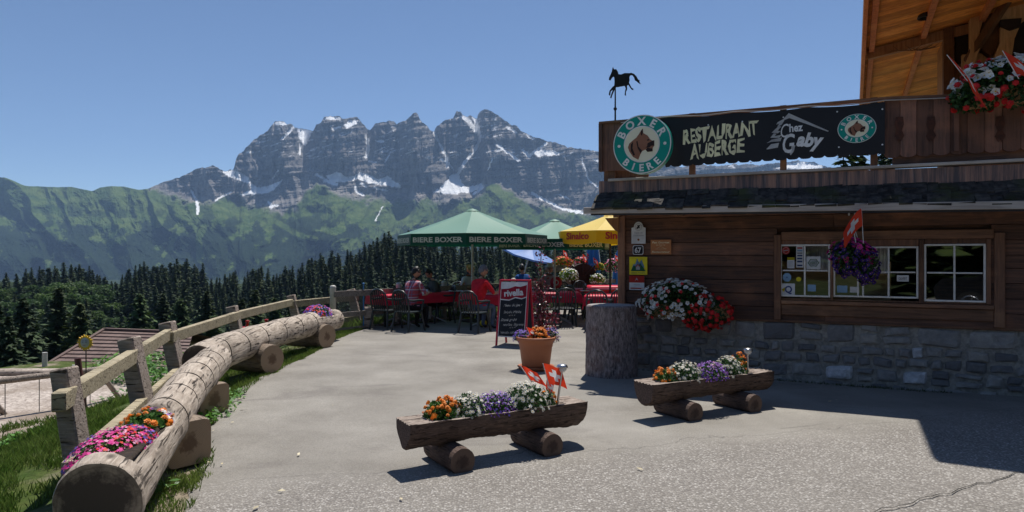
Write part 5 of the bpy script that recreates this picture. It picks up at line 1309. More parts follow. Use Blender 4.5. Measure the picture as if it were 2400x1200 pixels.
# banner
OB = OR+.05
ban = thing('restaurant_banner', 'long black banner reading RESTAURANT AUBERGE Chez Gaby on the terrace railing', 'banner', BW(0, 0, 0), RZ)
tl = BP(1540, 277, OB); tr2 = BP(2074, 238, OB); bl = BP(1560, 392, OB); br = BP(2074, 361, OB)
pts = []; n = 18; 
for k in range(n*6+1):
    q = k/(n*6); x = bl[0]+(br[0]-bl[0])*q; ph = (k % 6)/6; z = bl[1]+(br[1]-bl[1])*q+.024*max(0, 1-abs(ph-.5)*5); pts.append((x, z))
top = []
for k in range(31): q = k/30; top.append((tr2[0]+(tl[0]-tr2[0])*q, tr2[1]+(tl[1]-tr2[1])*q-.02*abs(math.sin(q*math.pi*3.2))))
mb = MB(); mb.ext(pts+top, .006, Matrix.Translation((0, -OB, 0))); mb.build('cloth', m_black, ban)
mb = MB(); mb.tube([(tl[0]-.5, -OB-.01, tl[1]-.02)]+[(x, -OB-.012, z+.012) for x, z in top[::-1]]+[(gx1, -OB-.01, rtop(gx1)+.0)], .007, 5); mb.build('light_rope', m_rope, ban)
Q = lambda px, py: BP(px, py, OB)
mb = MB(); yb = -OB-.003
def span(px0, py0, px1, py1):
    a, b_ = Q(px0, py0), Q(px1, py1); return (a[0]+b_[0])/2, (a[1]+b_[1])/2, b_[0]-a[0], math.atan2(b_[1]-a[1], b_[0]-a[0])
cx, cz, w_, ro = span(1600, 318, 1779, 303)
for dxy in (0,): add_text(mb, 'RESTAURANT', cx, cz+.01, w_, .185, yb, 0, .035, .12, ro+.05, jit=.22)
cx, cz, w_, ro = span(1616, 353, 1744, 342)
add_text(mb, 'AUBERGE', cx, cz-.0, w_, .185, yb, 0, .035, .12, ro+.05, jit=.22)
mb.build('lettering', m_cream, ban)
z2p = lambda x, y: (1370+x/3.157, 140+y/3.157)
mb = MB(); roofp = [(1430, 462), (1470, 440), (1510, 395), (1808, 527), (1800, 533), (1640, 475), (1515, 432), (1480, 446), (1460, 480), (1425, 500), (1440, 474), (1418, 480)]
strokes = [roofp, [(1345, 662), (1380, 625), (1440, 615), (1430, 650), (1352, 664)], [(1348, 618), (1385, 592), (1460, 575), (1450, 603), (1380, 608)], [(1375, 578), (1400, 545), (1420, 548), (1408, 565), (1460, 556), (1440, 578)], [(1385, 540), (1410, 515), (1440, 490), (1455, 495), (1430, 525), (1450, 530), (1430, 545)], [(1622, 620), (1680, 618), (1680, 632), (1625, 634)]]
for sk_ in strokes:
    q = [Q(*z2p(*p)) for p in sk_]; mb.ext(q, 0, Matrix.Translation((0, yb, 0)))
def zt(s, x0, y0, x1, y1, h, **k):
    a, b_ = Q(*z2p(x0, y0)), Q(*z2p(x1, y1)); add_text(mb, s, (a[0]+b_[0])/2, (a[1]+b_[1])/2, b_[0]-a[0], h, yb-.001, 0, rot=math.atan2(b_[1]-a[1], b_[0]-a[0]), **k)
zt('C', 1452, 525, 1512, 520, .175, bold=.0, shear=.25); zt('hez', 1515, 505, 1615, 495, .10, bold=.03)
zt('G', 1465, 622, 1560, 610, .235, bold=.015, shear=.25); zt('aby', 1572, 585, 1770, 595, .165, bold=.045, shear=.2)
q = [Q(*z2p(*p)) for p in [(1535, 640), (1560, 632), (1548, 680), (1525, 708), (1518, 695), (1535, 670)]]; mb.ext(q, 0, Matrix.Translation((0, yb-.001, 0)))
mb.build('logo', m_silver, ban)
mb = MB(); c_ = Q(2008, 301); e_ = Q(2054, 301); badge(mb, c_[0], c_[1], BP(2008, 267, OB)[1]-c_[1], yb-.001, ex=(e_[0]-c_[0])/(BP(2008, 267, OB)[1]-c_[1]), box=False); mb.build('badge', BM, ban)
mb = MB()
for px, py in ((1962, 262), (2068, 256), (1966, 345), (2068, 339), (1836, 275), (1740, 285), (1660, 293), (1760, 381)):
    s_, z_ = Q(px, py); mb.add([(s_+.010*math.cos(k), yb, z_+.010*math.sin(k)) for k in np.arange(0, 6.2, .785)], [tuple(range(8))], 0, .5)
mb.build('eyelets', m_silver, ban)
# round light box sign
OS = OB+.22
c_ = BP(1504, 338, OS); e_ = BP(1504, 269, OS); rad_ = e_[1]-c_[1]
sg = thing('round_beer_sign', 'big round green BOXER BIERE sign with dog head at the banner end', 'sign', BW(c_[0], OS, c_[1]), RZ); mb = MB(); badge(mb, 0, 0, rad_, 0, 1.0, .13); mb.build('light_box', BM, sg)
mb = MB(); mb.box((0, .2, 0), (.06, .16, rad_*1.2)); mb.build('bracket', m_steel, sg)
# horse weather vane
hv = thing('weather_vane', 'black trotting horse weather vane on a thin pole above the round sign', 'weather vane', BW(*[BP(1441, 290, OR)[0]], OR-.02, rtop(r0[0])), RZ)
ho = BP(1441, 290, OR); mb = MB(); zt_ = BP(1441, 200, OR)[1]-rtop(r0[0]); mb.tube([(0, 0, -.1), (.0, 0, zt_)], [.014, .009], 8); mb.ell((0, 0, zt_*.38), .025); m_iron = mat('wrought_iron', (.012, .013, .014), None, .6, metal=.2, tint=0); mb.build('pole', m_iron, hv)
HO = [(208, 52), (216, 70), (232, 68), (243, 85), (248, 105), (270, 107), (295, 97), (320, 97), (330, 98), (345, 95), (365, 103), (380, 118), (395, 145), (405, 150), (402, 160), (414, 178), (398, 172), (385, 160), (370, 150), (365, 130), (350, 112), (335, 112), (328, 125), (330, 150), (325, 165), (335, 185), (345, 205), (358, 212), (357, 222), (345, 218), (335, 205), (320, 182), (310, 190), (312, 215), (302, 235), (303, 262), (295, 262), (297, 235), (303, 210), (293, 190), (270, 195), (255, 197), (245, 200), (230, 200), (218, 220), (200, 262), (195, 282), (187, 280), (195, 255), (210, 215), (190, 232), (185, 262), (177, 260), (183, 228), (205, 200), (218, 190), (220, 160), (218, 130), (210, 122), (200, 130), (188, 150), (178, 148), (180, 130), (192, 105), (200, 85), (203, 70)]
q = []
for x, y_ in HO: s_, z_ = BP(*z2p(x, y_), OR); q.append((s_-ho[0], z_-rtop(r0[0])))
mb = MB(); mb.ext(q, .02, Matrix.Translation((0, -.01, 0))); mb.build('horse', m_iron, hv)

# ---- small signs on the wall ----
m_sw = mat('sign_white', (.72, .74, .76), None, .4, tint=0); m_sk = mat('sign_black', (.02, .02, .03), None, .4, tint=0); m_sy = mat('sign_yellow', (.80, .68, .02), None, .4, tint=0); m_sg = mat('sign_green', (.02, .22, .10), None, .4, tint=0); m_sb = mat('sign_blue', (.25, .45, .68), None, .4, tint=0); m_sr = mat('sign_red', (.70, .05, .04), None, .4, tint=0); m_so = mat('copper_plaque', (.50, .20, .07), (.42, .16, .06), .45, 5, tint=0); m_db = mat('sign_navy', (.03, .07, .25), None, .4, tint=0); m_gy = mat('sign_grey', (.3, .32, .35), None, .5, tint=0)
SM = [m_sw, m_sk, m_sy, m_sg, m_sb, m_sr, m_so, m_cream, m_db, m_gy]
def sign(name, label, px0, py0, px1, py1, off=.085, bg=0, cat='sign', outline=None, par=None):
    a, b_ = BP(px0, py0, off), BP(px1, py1, off); cx, cz = (a[0]+b_[0])/2, (a[1]+b_[1])/2; w_, h_ = b_[0]-a[0], a[1]-b_[1]
    mb = MB(); pts = outline(w_, h_) if outline else [(-w_/2, -h_/2), (w_/2, -h_/2), (w_/2, h_/2), (-w_/2, h_/2)]
    mb.ext(pts, .006, None, bg)
    return mb, (lambda: (tag(mb.build(name, SM, par), label if par is None else None, cat if par is None else None))), (cx, cz, w_, h_), off
def fin(s, loc=None):
    mb, f, (cx, cz, w_, h_), off = s; o_ = f()
    if o_.parent is None: o_.location = BW(cx, off, cz); o_.rotation_euler = (0, 0, RZ)
    else: o_.location = (cx, -off, cz)
    return o_
def arch(w, h): return [(-w/2, -h/2), (w/2, -h/2), (w/2, h*.22), (w*.33, h*.26)]+[(w*.33*math.cos(a), h*.26+h*.24*math.sin(a)) for a in np.linspace(.2, math.pi-.2, 10)]+[(-w*.33, h*.26), (-w/2, h*.22)]
s = sign('wall_plaque', 'white arch-topped plaque, topmost of the small signs by the wall corner', 1480, 520, 1513, 571, outline=arch); mb, _, (cx, cz, w_, h_), _ = s
for k in range(16): a = k/16*6.283; mb.box((w_*.24*math.cos(a), -.004, h_*.26+w_*.24*math.sin(a)), (.018, .002, .004), (0, -a+1.57, 0), 9)
mb.ext([(x*w_*.16, h_*.26+z*w_*.16) for x, z in ((-1, -.6), (-.3, .3), (-.6, .9), (.3, .7), (.9, .9), (.4, .1), (.8, -.7), (.1, -.4), (-.2, -.9))], 0, Matrix.Translation((0, -.003, 0)), 1)
add_text(mb, 'Table de', 0, h_*.0, w_*.6, h_*.07, -.003, 9, shear=.3); add_text(mb, 'Gastronomie', 0, -h_*.12, w_*.75, h_*.08, -.003, 9, shear=.3)
mb.ext([(.016*math.cos(k), -h_*.32+.016*math.sin(k)) for k in np.arange(0, 6.2, .7)], 0, Matrix.Translation((0, -.003, 0)), 6); fin(s)
oct_ = lambda w, h: [(w/2*x, h/2*z) for x, z in ((-.8, -1), (.8, -1), (1, -.7), (1, .7), (.8, 1), (-.8, 1), (-1, .7), (-1, -.7))]
s = sign('house_number', 'dark house number plate 67 below the arch-topped plaque', 1483, 575, 1508, 597, bg=0, outline=oct_); mb, _, (cx, cz, w_, h_), _ = s
mb.ext([(x*.88, z*.86) for x, z in oct_(w_, h_)], 0, Matrix.Translation((0, -.003, 0)), 1); add_text(mb, '67', 0, 0, w_*.62, h_*.55, -.005, 0, .03); fin(s)
s = sign('trail_sign', 'yellow square sign with a green mountain and a small hut', 1475, 602, 1517, 644, bg=2); mb, _, (cx, cz, w_, h_), _ = s
T_ = Matrix.Translation
mb.ext([(-w_*.36, -h_*.15), (-w_*.25, h_*.12), (-w_*.18, h_*.05), (-w_*.05, h_*.42), (w_*.05, h_*.15), (w_*.18, h_*.36), (w_*.36, -h_*.1)], 0, T_((0, -.003, 0)), 4)
mb.ext([(-w_*.42, -h_*.30), (-w_*.25, h_*.02), (-w_*.08, -h_*.08), (w_*.12, h_*.14), (w_*.42, -h_*.30)], 0, T_((0, -.005, 0)), 3)
mb.ext([(-w_*.12, -h_*.22), (w_*.10, -h_*.22), (w_*.10, -h_*.04), (-w_*.01, h_*.08), (-w_*.12, -h_*.04)], 0, T_((0, -.007, 0)), 0); mb.ext([(-w_*.16, -h_*.06), (-w_*.01, h_*.10), (w_*.14, -h_*.06), (w_*.10, -h_*.08), (-w_*.01, h_*.04), (-w_*.12, -h_*.08)], 0, T_((0, -.009, 0)), 5)
add_text(mb, 'GRAND PARADIS', 0, -h_*.40, w_*.8, h_*.08, -.003, 3); fin(s)
s = sign('wall_notice', 'small red and white notice, lowest of the signs by the wall corner', 1475, 646, 1510, 680); mb, _, (cx, cz, w_, h_), _ = s
mb.ext([(-w_/2, h_*.02), (w_/2, h_*.02), (w_/2, h_/2), (-w_/2, h_/2)], 0, T_((0, -.003, 0)), 5); mb.ext([(x*w_*.12, h_*.25+z*h_*.12) for x, z in ((-1, -1), (0, 1), (1, -1), (.3, -.3), (-.3, -.3))], 0, T_((0, -.005, 0)), 0)
add_text(mb, 'Valais', 0, -h_*.12, w_*.4, h_*.09, -.003, 9); mb.ext([(-w_*.42, -h_*.42), (w_*.42, -h_*.42), (w_*.42, -h_*.34), (-w_*.42, -h_*.34)], 0, T_((0, -.003, 0)), 5); fin(s)
s = sign('copper_plaque', 'orange copper plaque reading Pass Gourmet, right of the other wall signs', 1525, 562, 1573, 596, bg=6); mb, _, (cx, cz, w_, h_), _ = s
add_text(mb, 'Pass Gourmet', 0, h_*.32, w_*.84, h_*.14, -.003, 7, .01, .2); add_text(mb, 'du Terroir', 0, h_*.14, w_*.45, h_*.07, -.003, 7); add_text(mb, 'Restaurateur', 0, -h_*.33, w_*.88, h_*.13, -.003, 7, .01, .25)
for a_, b_ in (((-.2, -.1), (.0, .03)), ((.0, .03), (.22, -.12)), ((-.26, -.14), (.28, -.13))): mb.beam((w_*a_[0], -.004, h_*a_[1]), (w_*b_[0], -.004, h_*b_[1]), .002, .004, 7, (0, 1, 0))
fin(s)
# stickers behind the panes of the left window
def stick(px0, py0, px1, py1, bg, par=win1, off=.047, outline=None): return sign('sticker', None, px0, py0, px1, py1, off, bg, par=par, outline=outline)
disc_ = lambda w, h: [(w/2*math.cos(a), h/2*math.sin(a)) for a in np.linspace(0, 6.283, 20)[:-1]]
s = stick(1833, 578, 1851, 596, 5, outline=disc_); mb, _, (cx, cz, w_, h_), _ = s; mb.ext([(x*.80, z*.8) for x, z in disc_(w_, h_)], 0, T_((0, -.0015, 0)), 0); mb.ext([(x*.72, z*.72) for x, z in disc_(w_, h_)], 0, T_((0, -.003, 0)), 5); mb.ext([(-w_*.3, -h_*.1), (w_*.3, -h_*.02), (w_*.3, h_*.1), (-w_*.3, h_*.02)], 0, T_((0, -.0045, 0)), 0); fin(s)
s = stick(1866, 576, 1883, 627, 0); mb, _, (cx, cz, w_, h_), _ = s
for k, (mi, z_) in enumerate(((5, .40), (4, .28), (9, .16), (8, .05), (8, -.08), (8, -.22), (8, -.40))): mb.ext([(-w_*.36, h_*(z_-.04)), (w_*.36, h_*(z_-.04)), (w_*.36, h_*(z_+.03)), (-w_*.36, h_*(z_+.03))], 0, T_((0, -.0015, 0)), mi)
fin(s)
s = stick(1845, 603, 1862, 629, 0); mb, _, (cx, cz, w_, h_), _ = s; mb.ext([(-w_/2, h_*.25), (w_/2, h_*.25), (w_/2, h_/2), (-w_/2, h_/2)], 0, T_((0, -.0015, 0)), 2)
for z_ in (.1, 0, -.12, -.3): mb.ext([(-w_*.35, h_*z_), (w_*.3, h_*z_), (w_*.3, h_*(z_+.03)), (-w_*.35, h_*(z_+.03))], 0, T_((0, -.0015, 0)), 9)
fin(s)
s = stick(1890, 601, 1923, 631, 0); mb, _, (cx, cz, w_, h_), _ = s
cl = [(w_*.38*math.cos(a)*(1+.08*math.cos(6*a)), h_*.30*math.sin(a)*(1+.12*math.cos(6*a))) for a in np.linspace(0, 6.283, 40)[:-1]]; mb.ext(cl, 0, T_((0, -.0015, 0)), 3); mb.ext([(x*.86, z*.86) for x, z in cl], 0, T_((0, -.003, 0)), 0); add_text(mb, 'VERT', 0, 0, w_*.5, h_*.2, -.0045, 3); fin(s)
s = stick(1834, 639, 1855, 661, 4, outline=lambda w, h: [(w/2*math.cos(a+.39), h/2*math.sin(a+.39)) for a in np.arange(0, 6.2, .785)]); mb, _, (cx, cz, w_, h_), _ = s; mb.ext([(x*.15, z*.15) for x, z in disc_(w_, h_)], 0, T_((0, -.0015, 0)), 8); fin(s)
s = stick(1866, 649, 1878, 660, 2, outline=disc_); fin(s)
s = stick(1829, 664, 1863, 694, 0); mb, _, (cx, cz, w_, h_), _ = s; add_text(mb, 'Q', w_*.06, h_*.04, w_*.5, h_*.55, -.002, 8, .03); mb.ext([(-w_*.42, h_*.0), (-w_*.1, h_*.25), (-w_*.18, h_*.0), (-w_*.25, -h_*.2)], 0, T_((0, -.0018, 0)), 2); fin(s)
s = stick(1893, 667, 1912, 683, 4); fin(s)
s = stick(1962, 669, 1986, 686, 4, win2, .03); fin(s); s = stick(1992, 672, 2014, 686, 0, win2, .03); fin(s)
s = stick(2102, 645, 2130, 660, 0, win2, .03); mb, _, (cx, cz, w_, h_), _ = s; add_text(mb, 'OUVERT', 0, 0, w_*.7, h_*.4, -.002, 1, rot=.08); fin(s)
# ---- flower boxes and hanging basket ----
s0_, z0_ = BP(1600, 735, .2); 
fbx = thing('wall_flower_box', 'wooden flower box fixed low on the timber wall near the stump', 'flower box', BW(0, 0, 0), RZ); mb = MB(); a_, b_ = BP(1530, 735, .2)[0], BP(1712, 735, .2)[0]
mb.box(((a_+b_)/2, -.17, .87), (b_-a_, .20, .17), bev=.006); mb.build('box', m_cons, fbx)
clump('petunias', 'big cushion of white petunias with some red on the low wall flower box', BW(BP(1592, 715, .25)[0]-.05, .26, .98), (.50, .22, .30), [(m_wh, 'funnel', 270, .030), (m_rd, 'star', 46, .030, lambda x, y, z: abs(x) > .1)], 2600, m_leafd, .022, 31, RZ, low=-.5, hang=.75)
clump('geraniums', 'bright red geraniums hanging below the white petunias over the stone wall', BW(BP(1640, 755, .3)[0]+.06, .26, .86), (.36, .18, .24), [(m_rd, 'pom', 110, .034, lambda x, y, z: x > -.5 or z < -.3)], 1400, m_leafd, .022, 32, RZ, low=-.3, hang=1.0)
hk = BP(1997, 495, .58); bs = BW(hk[0], .56, 0)
bas = thing('hanging_basket', 'hanging basket on a white hook with cords in front of the window', 'hanging basket', (bs.x, bs.y, BP(1997, 600, .56)[1])); bz = bas.location.z; zt_ = hk[1]+.02-bz; mb = MB()
hp = [(0.0, 0, zt_-.12)]+[(.035*math.sin(a)+.0, 0, zt_-.055-.045*math.cos(a)*1.0) for a in np.linspace(.2, 5.0, 14)]; mb.tube(hp, .010, 8); mb.build('hook', m_stick, bas)
for k in range(3):
    a = 2.1*k+.4; mb = MB(); mb.tube([(0, 0, zt_-.12), (.17*math.cos(a), .17*math.sin(a), .02)], .005, 5); mb.build('cord', m_stick, bas)
mb = MB(); mb.lathe([(0, -.14), (.09, -.13), (.14, -.05), (.17, .02), (.16, .02), (0, .0)], 20); mb.build('bowl', m_shut, bas)
bw_ = Vector(bas.location)
clump('petunias', 'magenta petunias on top of the hanging basket', bw_+Vector((-.02, 0, .02)), (.25, .20, .18), [(m_pk, 'funnel', 70, .036)], 900, m_leafd, .022, 34, RZ, low=-.4, hang=.5)
clump('petunias', 'dark violet petunias spilling from the left side of the hanging basket', bw_+Vector((-.10, -.08, -.04)), (.16, .14, .20), [(m_dk, 'funnel', 150, .026)], 600, m_leafd, .022, 35, RZ, low=-.8, hang=1)
clump('petunias', 'dark violet petunias spilling lowest, right side of the hanging basket', bw_+Vector((.09, -.12, -.11)), (.16, .14, .22), [(m_dk, 'funnel', 160, .026)], 600, m_leafd, .022, 36, RZ, low=-.8, hang=1)
flag(bw_+Vector((.02, -.22, .14)), .40, .20, (.05, .0), RZ+math.pi, 'swiss flag draped from the hook of the hanging basket', rag=1.3)
# flowers on the balcony
fb = thing('balcony_flower_box', 'long flower box hung on the outside of the brown balcony', 'flower box', BW(0, 0, 0), RZ); mb = MB(); a_ = BP(2275, 250, .5)[0]; mb.box(((a_+gx1)/2, -.42, 3.32), (gx1-a_, .22, .16), bev=.008); mb.build('box', m_cons, fb)
clump('petunias', 'white petunias with dark leaves above the brown balcony boards', BW(BP(2350, 215, .5)[0]+.06, .46, 3.50), (.52, .26, .26), [(m_wh, 'funnel', 190, .042), (m_rd, 'pom', 22, .035)], 2400, m_leafd, .03, 41, RZ, low=-.5, hang=.6)
clump('geraniums', 'red geraniums at the left end of the balcony flower box', BW(BP(2285, 225, .5)[0], .46, 3.36), (.26, .24, .22), [(m_rd, 'pom', 60, .042)], 1300, m_leafd, .03, 42, RZ, low=-.8, hang=.8)
clump('geraniums', 'red geraniums at the right edge of the photo on the balcony', BW(BP(2395, 220, .5)[0]+.1, .52, 3.36), (.35, .22, .26), [(m_rd, 'pom', 50, .042)], 1000, m_leafd, .03, 43, RZ, low=-.6, hang=.8)
flag(P(2268, 190, 6.9), .34, .24, (-.62, 0), RZ, 'rolled swiss flag leaning left above the balcony geraniums', rag=1.6)
flag(P(2388, 185, 6.6), .32, .26, (-.45, 0), RZ, 'swiss flag leaning left above the white balcony petunias, at the right edge', rag=1.0)
# ================= parasols =================
m_pgr, t, b, o = _new('parasol_green'); 
def cloth_mat(name, c, tr=.45):
    m, t, b, o = _new(name); N = NT(t); b.inputs['Base Color'].default_value = (*c, 1); b.inputs['Roughness'].default_value = .55; b.inputs['Specular IOR Level'].default_value = .35; b.inputs['Sheen Weight'].default_value = .3
    tn = N.n('BsdfTranslucent'); tn.inputs[0].default_value = (*c, 1); ms = N.n('MixShader'); ms.inputs[0].default_value = tr; N.l(b.outputs[0], ms.inputs[1]); N.l(tn.outputs[0], ms.inputs[2]); N.l(ms.outputs[0], o.inputs[0]); return m
m_pgr = cloth_mat('parasol_green_cloth', (.13, .30, .22), .18); m_pval = cloth_mat('valance_dark_green', (.004, .09, .05), .35)  # canopy green paled: the sheen of sunlight is put into the colour
m_pye = cloth_mat('parasol_yellow_cloth', (.86, .62, .10), .25); m_pyv = cloth_mat('valance_yellow', (.85, .55, .01), .4)
m_plb = cloth_mat('parasol_pale_blue', (.20, .36, .78), .3); m_pole = mat('parasol_pole', (.62, .62, .60), None, .35, metal=.3, tint=0); m_darkp = mat('dark_pole', (.05, .035, .03), None, .5, tint=0)
def parasol(name, label, loc, r, hr, ha, vh, mt, mv, mp, text=None, mtext=None, rot=0, n=8, tilt=(0, 0), scallop=0, tsize=.11, ribs=True, pole_h=None):
    root = thing(name, label, 'parasol', loc, 0); root.rotation_euler = (tilt[0], tilt[1], rot)
    mb = MB(); mb.tube([(0, 0, 0), (0, 0, ha-.03)], .026, 12); mb.build('pole', mp, root)
    mb = MB(); mb.lathe([(0, 0), (.30, 0), (.30, .05), (.05, .07), (.05, .22), (0, .22)], 24); mb.build('base', m_darkp, root)
    pts = [(r*math.sin(2*math.pi*k/n), -r*math.cos(2*math.pi*k/n)) for k in range(n)]
    mb = MB(); M_ = 7
    for k in range(n):
        a, b_ = Vector((*pts[k], hr)), Vector((*pts[(k+1) % n], hr)); ap = Vector((0, 0, ha)); V_ = []
        for i in range(M_+1):
            q = i/M_
            for j in range(M_+1):
                w_ = j/M_; p = ap*(1-q)+(a*(1-w_)+b_*w_)*q; p.z -= .06*math.sin(math.pi*q)*1.0*(.4+.6*math.sin(math.pi*w_)*q); V_.append(p)
        mb.add(V_, [(i*(M_+1)+j, (i+1)*(M_+1)+j, (i+1)*(M_+1)+j+1, i*(M_+1)+j+1) for i in range(M_) for j in range(M_)], 0, .5, True)
    mb.lathe([(0, ha+.015), (.10, ha-.01), (.16, ha-.05)], 12)
    mb.build('canopy', mt, root)
    mb = MB()
    for k in range(n):
        a, b_ = Vector((*pts[k], hr)), Vector((*pts[(k+1) % n], hr)); V_ = []; K = 12
        for i in range(K+1):
            q = i/K; p = a*(1-q)+b_*q; o2 = Vector((p.x, p.y, 0)).normalized()*.012; sc_ = scallop*math.sin(math.pi*q)
            V_ += [p, p+o2+Vector((0, 0, -vh+sc_))]
        mb.add(V_, [(2*i, 2*i+1, 2*i+3, 2*i+2) for i in range(K)], 0, .5, True)
        if text:
            c = (a+b_)/2; d = (b_-a).normalized(); W_ = (b_-a).length; nn = Vector((c.x, c.y, 0)).normalized()
            M3 = Matrix((d, -nn, Vector((0, 0, 1)))).transposed().to_4x4(); M4 = Matrix.Translation(c+nn*.022+Vector((0, 0, -vh*(.55 if not scallop else .42)))) @ M3
            tx = MB(); add_text(tx, text, 0, 0, W_*(.90 if not scallop else .62), tsize, 0, 0, .03, M_=M4); tx.build('lettering', mtext, root)
            if scallop:
                tx = MB()
                M4 = Matrix.Translation(c-nn*.002+Vector((0, 0, -vh*.42))) @ M3; add_text(tx, text, 0, 0, W_*.62, tsize*.9, 0, 0, .03, M_=M4, mirror=False); tx.build('lettering', mtext, root)
    mb.build('valance', mv, root)
    if ribs:
        for k in range(n):
            mb = MB(); mb.beam((0, 0, ha-.06), (pts[k][0]*.98, pts[k][1]*.98, hr-.02), .014, .018); mb.beam((0, 0, hr-.10), (pts[k][0]*.48, pts[k][1]*.48, (ha+hr)/2-.06), .012, .016); mb.build('rib', mp, root)
        mb = MB(); mb.lathe([(.026, hr-.19), (.06, hr-.17), (.07, hr-.10), (.026, hr-.06)], 12); mb.build('hub', mp, root)
    return root
p1 = P(1107, 600, 16.6); p1.z = 0
m_vt = mat('valance_lettering', (.62, .66, .52), None, .6, tint=0)
parasol('parasol', 'large green beer parasol over the tables by the fence, dark lettered valance', p1, 1.82, 2.10, 2.74, .25, m_pgr, m_pval, m_pole, 'BIERE BOXER', m_vt, rot=R(-1))
p2 = P(1300, 600, 18.0); p2.z = 0
parasol('parasol', 'second green beer parasol behind, half hidden by the large one', p2, 1.48, 2.02, 2.56, .25, m_pgr, m_pval, m_pole, 'BIERE BOXER', m_vt, rot=R(8))
p3 = P(1430, 600, 17.2); p3.z = 0
parasol('parasol', 'yellow lemonade parasol with scalloped lettered valance by the building corner', p3, 1.42, 2.20, 2.66, .28, m_pye, m_pyv, m_darkp, 'Sinalco', m_sr, rot=R(24), scallop=-.05, tsize=.16)
p4 = P(1207, 600, 21.5); p4.z = 0
parasol('parasol', 'small tilted pale blue parasol behind the red leaved plant', p4, .82, 1.72, 2.04, .05, m_plb, m_plb, m_pole, None, None, rot=R(12), tilt=(R(12), R(13)))
m_bluec = cloth_mat('closed_parasol_blue', (.03, .22, .55), .2)
cp = thing('closed_parasol', 'closed bright blue parasol standing behind the terrace flowers', 'parasol', (P(1390, 600, 21.5).x, 21.5, 0)); mb = MB(); V_ = []; n = 40; hs_ = [(1.0, .17), (1.15, .20), (1.4, .19), (1.8, .15), (2.2, .12), (2.4, .05), (2.5, .01)]
for h_, r_ in hs_:
    for k in range(n): a = 2*math.pi*k/n; rr_ = r_*(1+.22*math.cos(8*a)); V_.append((rr_*math.cos(a), rr_*math.sin(a), h_))
mb.add(V_, [(i*n+k, i*n+(k+1) % n, (i+1)*n+(k+1) % n, (i+1)*n+k) for i in range(len(hs_)-1) for k in range(n)], 0, .5, True); mb.build('cloth', m_bluec, cp)
mb = MB(); mb.tube([(0, 0, 0), (0, 0, 1.2)], .022, 8); mb.lathe([(0, 0), (.25, 0), (.25, .06), (0, .08)], 16); mb.build('pole', m_pole, cp)
mb = MB(); mb.lathe([(.19, 1.30), (.205, 1.33), (.19, 1.36)], 16); mb.build('strap', m_plb, cp)
c2 = dup(cp, (P(1448, 600, 22).x, 22, -.25), .4, 'second closed blue parasol, lower, just left of the wall corner', scale=(.8, .8, .82))

# ================= chairs, tables =================
m_plas = mat('dark_green_plastic', (.022, .032, .038), (.016, .025, .030), .35, 3, tint=0, spec=.5)
def make_chair():
    root = thing('garden_chair', '', 'chair'); 
    mb = MB(); mb.box((0, 0, .425), (.44, .43, .028), bev=.012); mb.box((0, -.20, .40), (.40, .03, .05), bev=.01); mb.build('seat', m_plas, root)
    for sx in (-1, 1):
        for sy in (-1, 1):
            mb = MB(); top = Vector((sx*.20, sy*.19, .42)); bot = Vector((sx*.245, sy*.255, 0)); mb.beam(bot, top, .042, .036, 0, (0, 1, 0), bev=.008)
            if sy < 0: mb.beam(top, (sx*.235, -.22, .66), .035, .03, 0, (0, 1, 0), bev=.006)
            mb.build('leg', m_plas, root)
        mb = MB(); mb.tube([(sx*.235, -.22, .655), (sx*.25, -.05, .67), (sx*.245, .12, .665), (sx*.22, .22, .68)], [.018, .024, .024, .018], 8, squash=1); mb.build('armrest', m_plas, root)
    mb = MB(); pts = [(-.215, .20, .44), (-.225, .235, .62), (-.20, .265, .78), (-.12, .285, .86), (0, .29, .885), (.12, .285, .86), (.20, .265, .78), (.225, .235, .62), (.215, .20, .44)]
    mb.tube(pts, .021, 8)
    for k in range(6):
        x = -.15+.06*k; zt_ = .875-.9*x*x*1.2; mb.beam((x*.9, .20, .43), (x, .285, zt_), .030, .012, 0, (1, 0, 0))
    mb.build('backrest', m_plas, root); return root
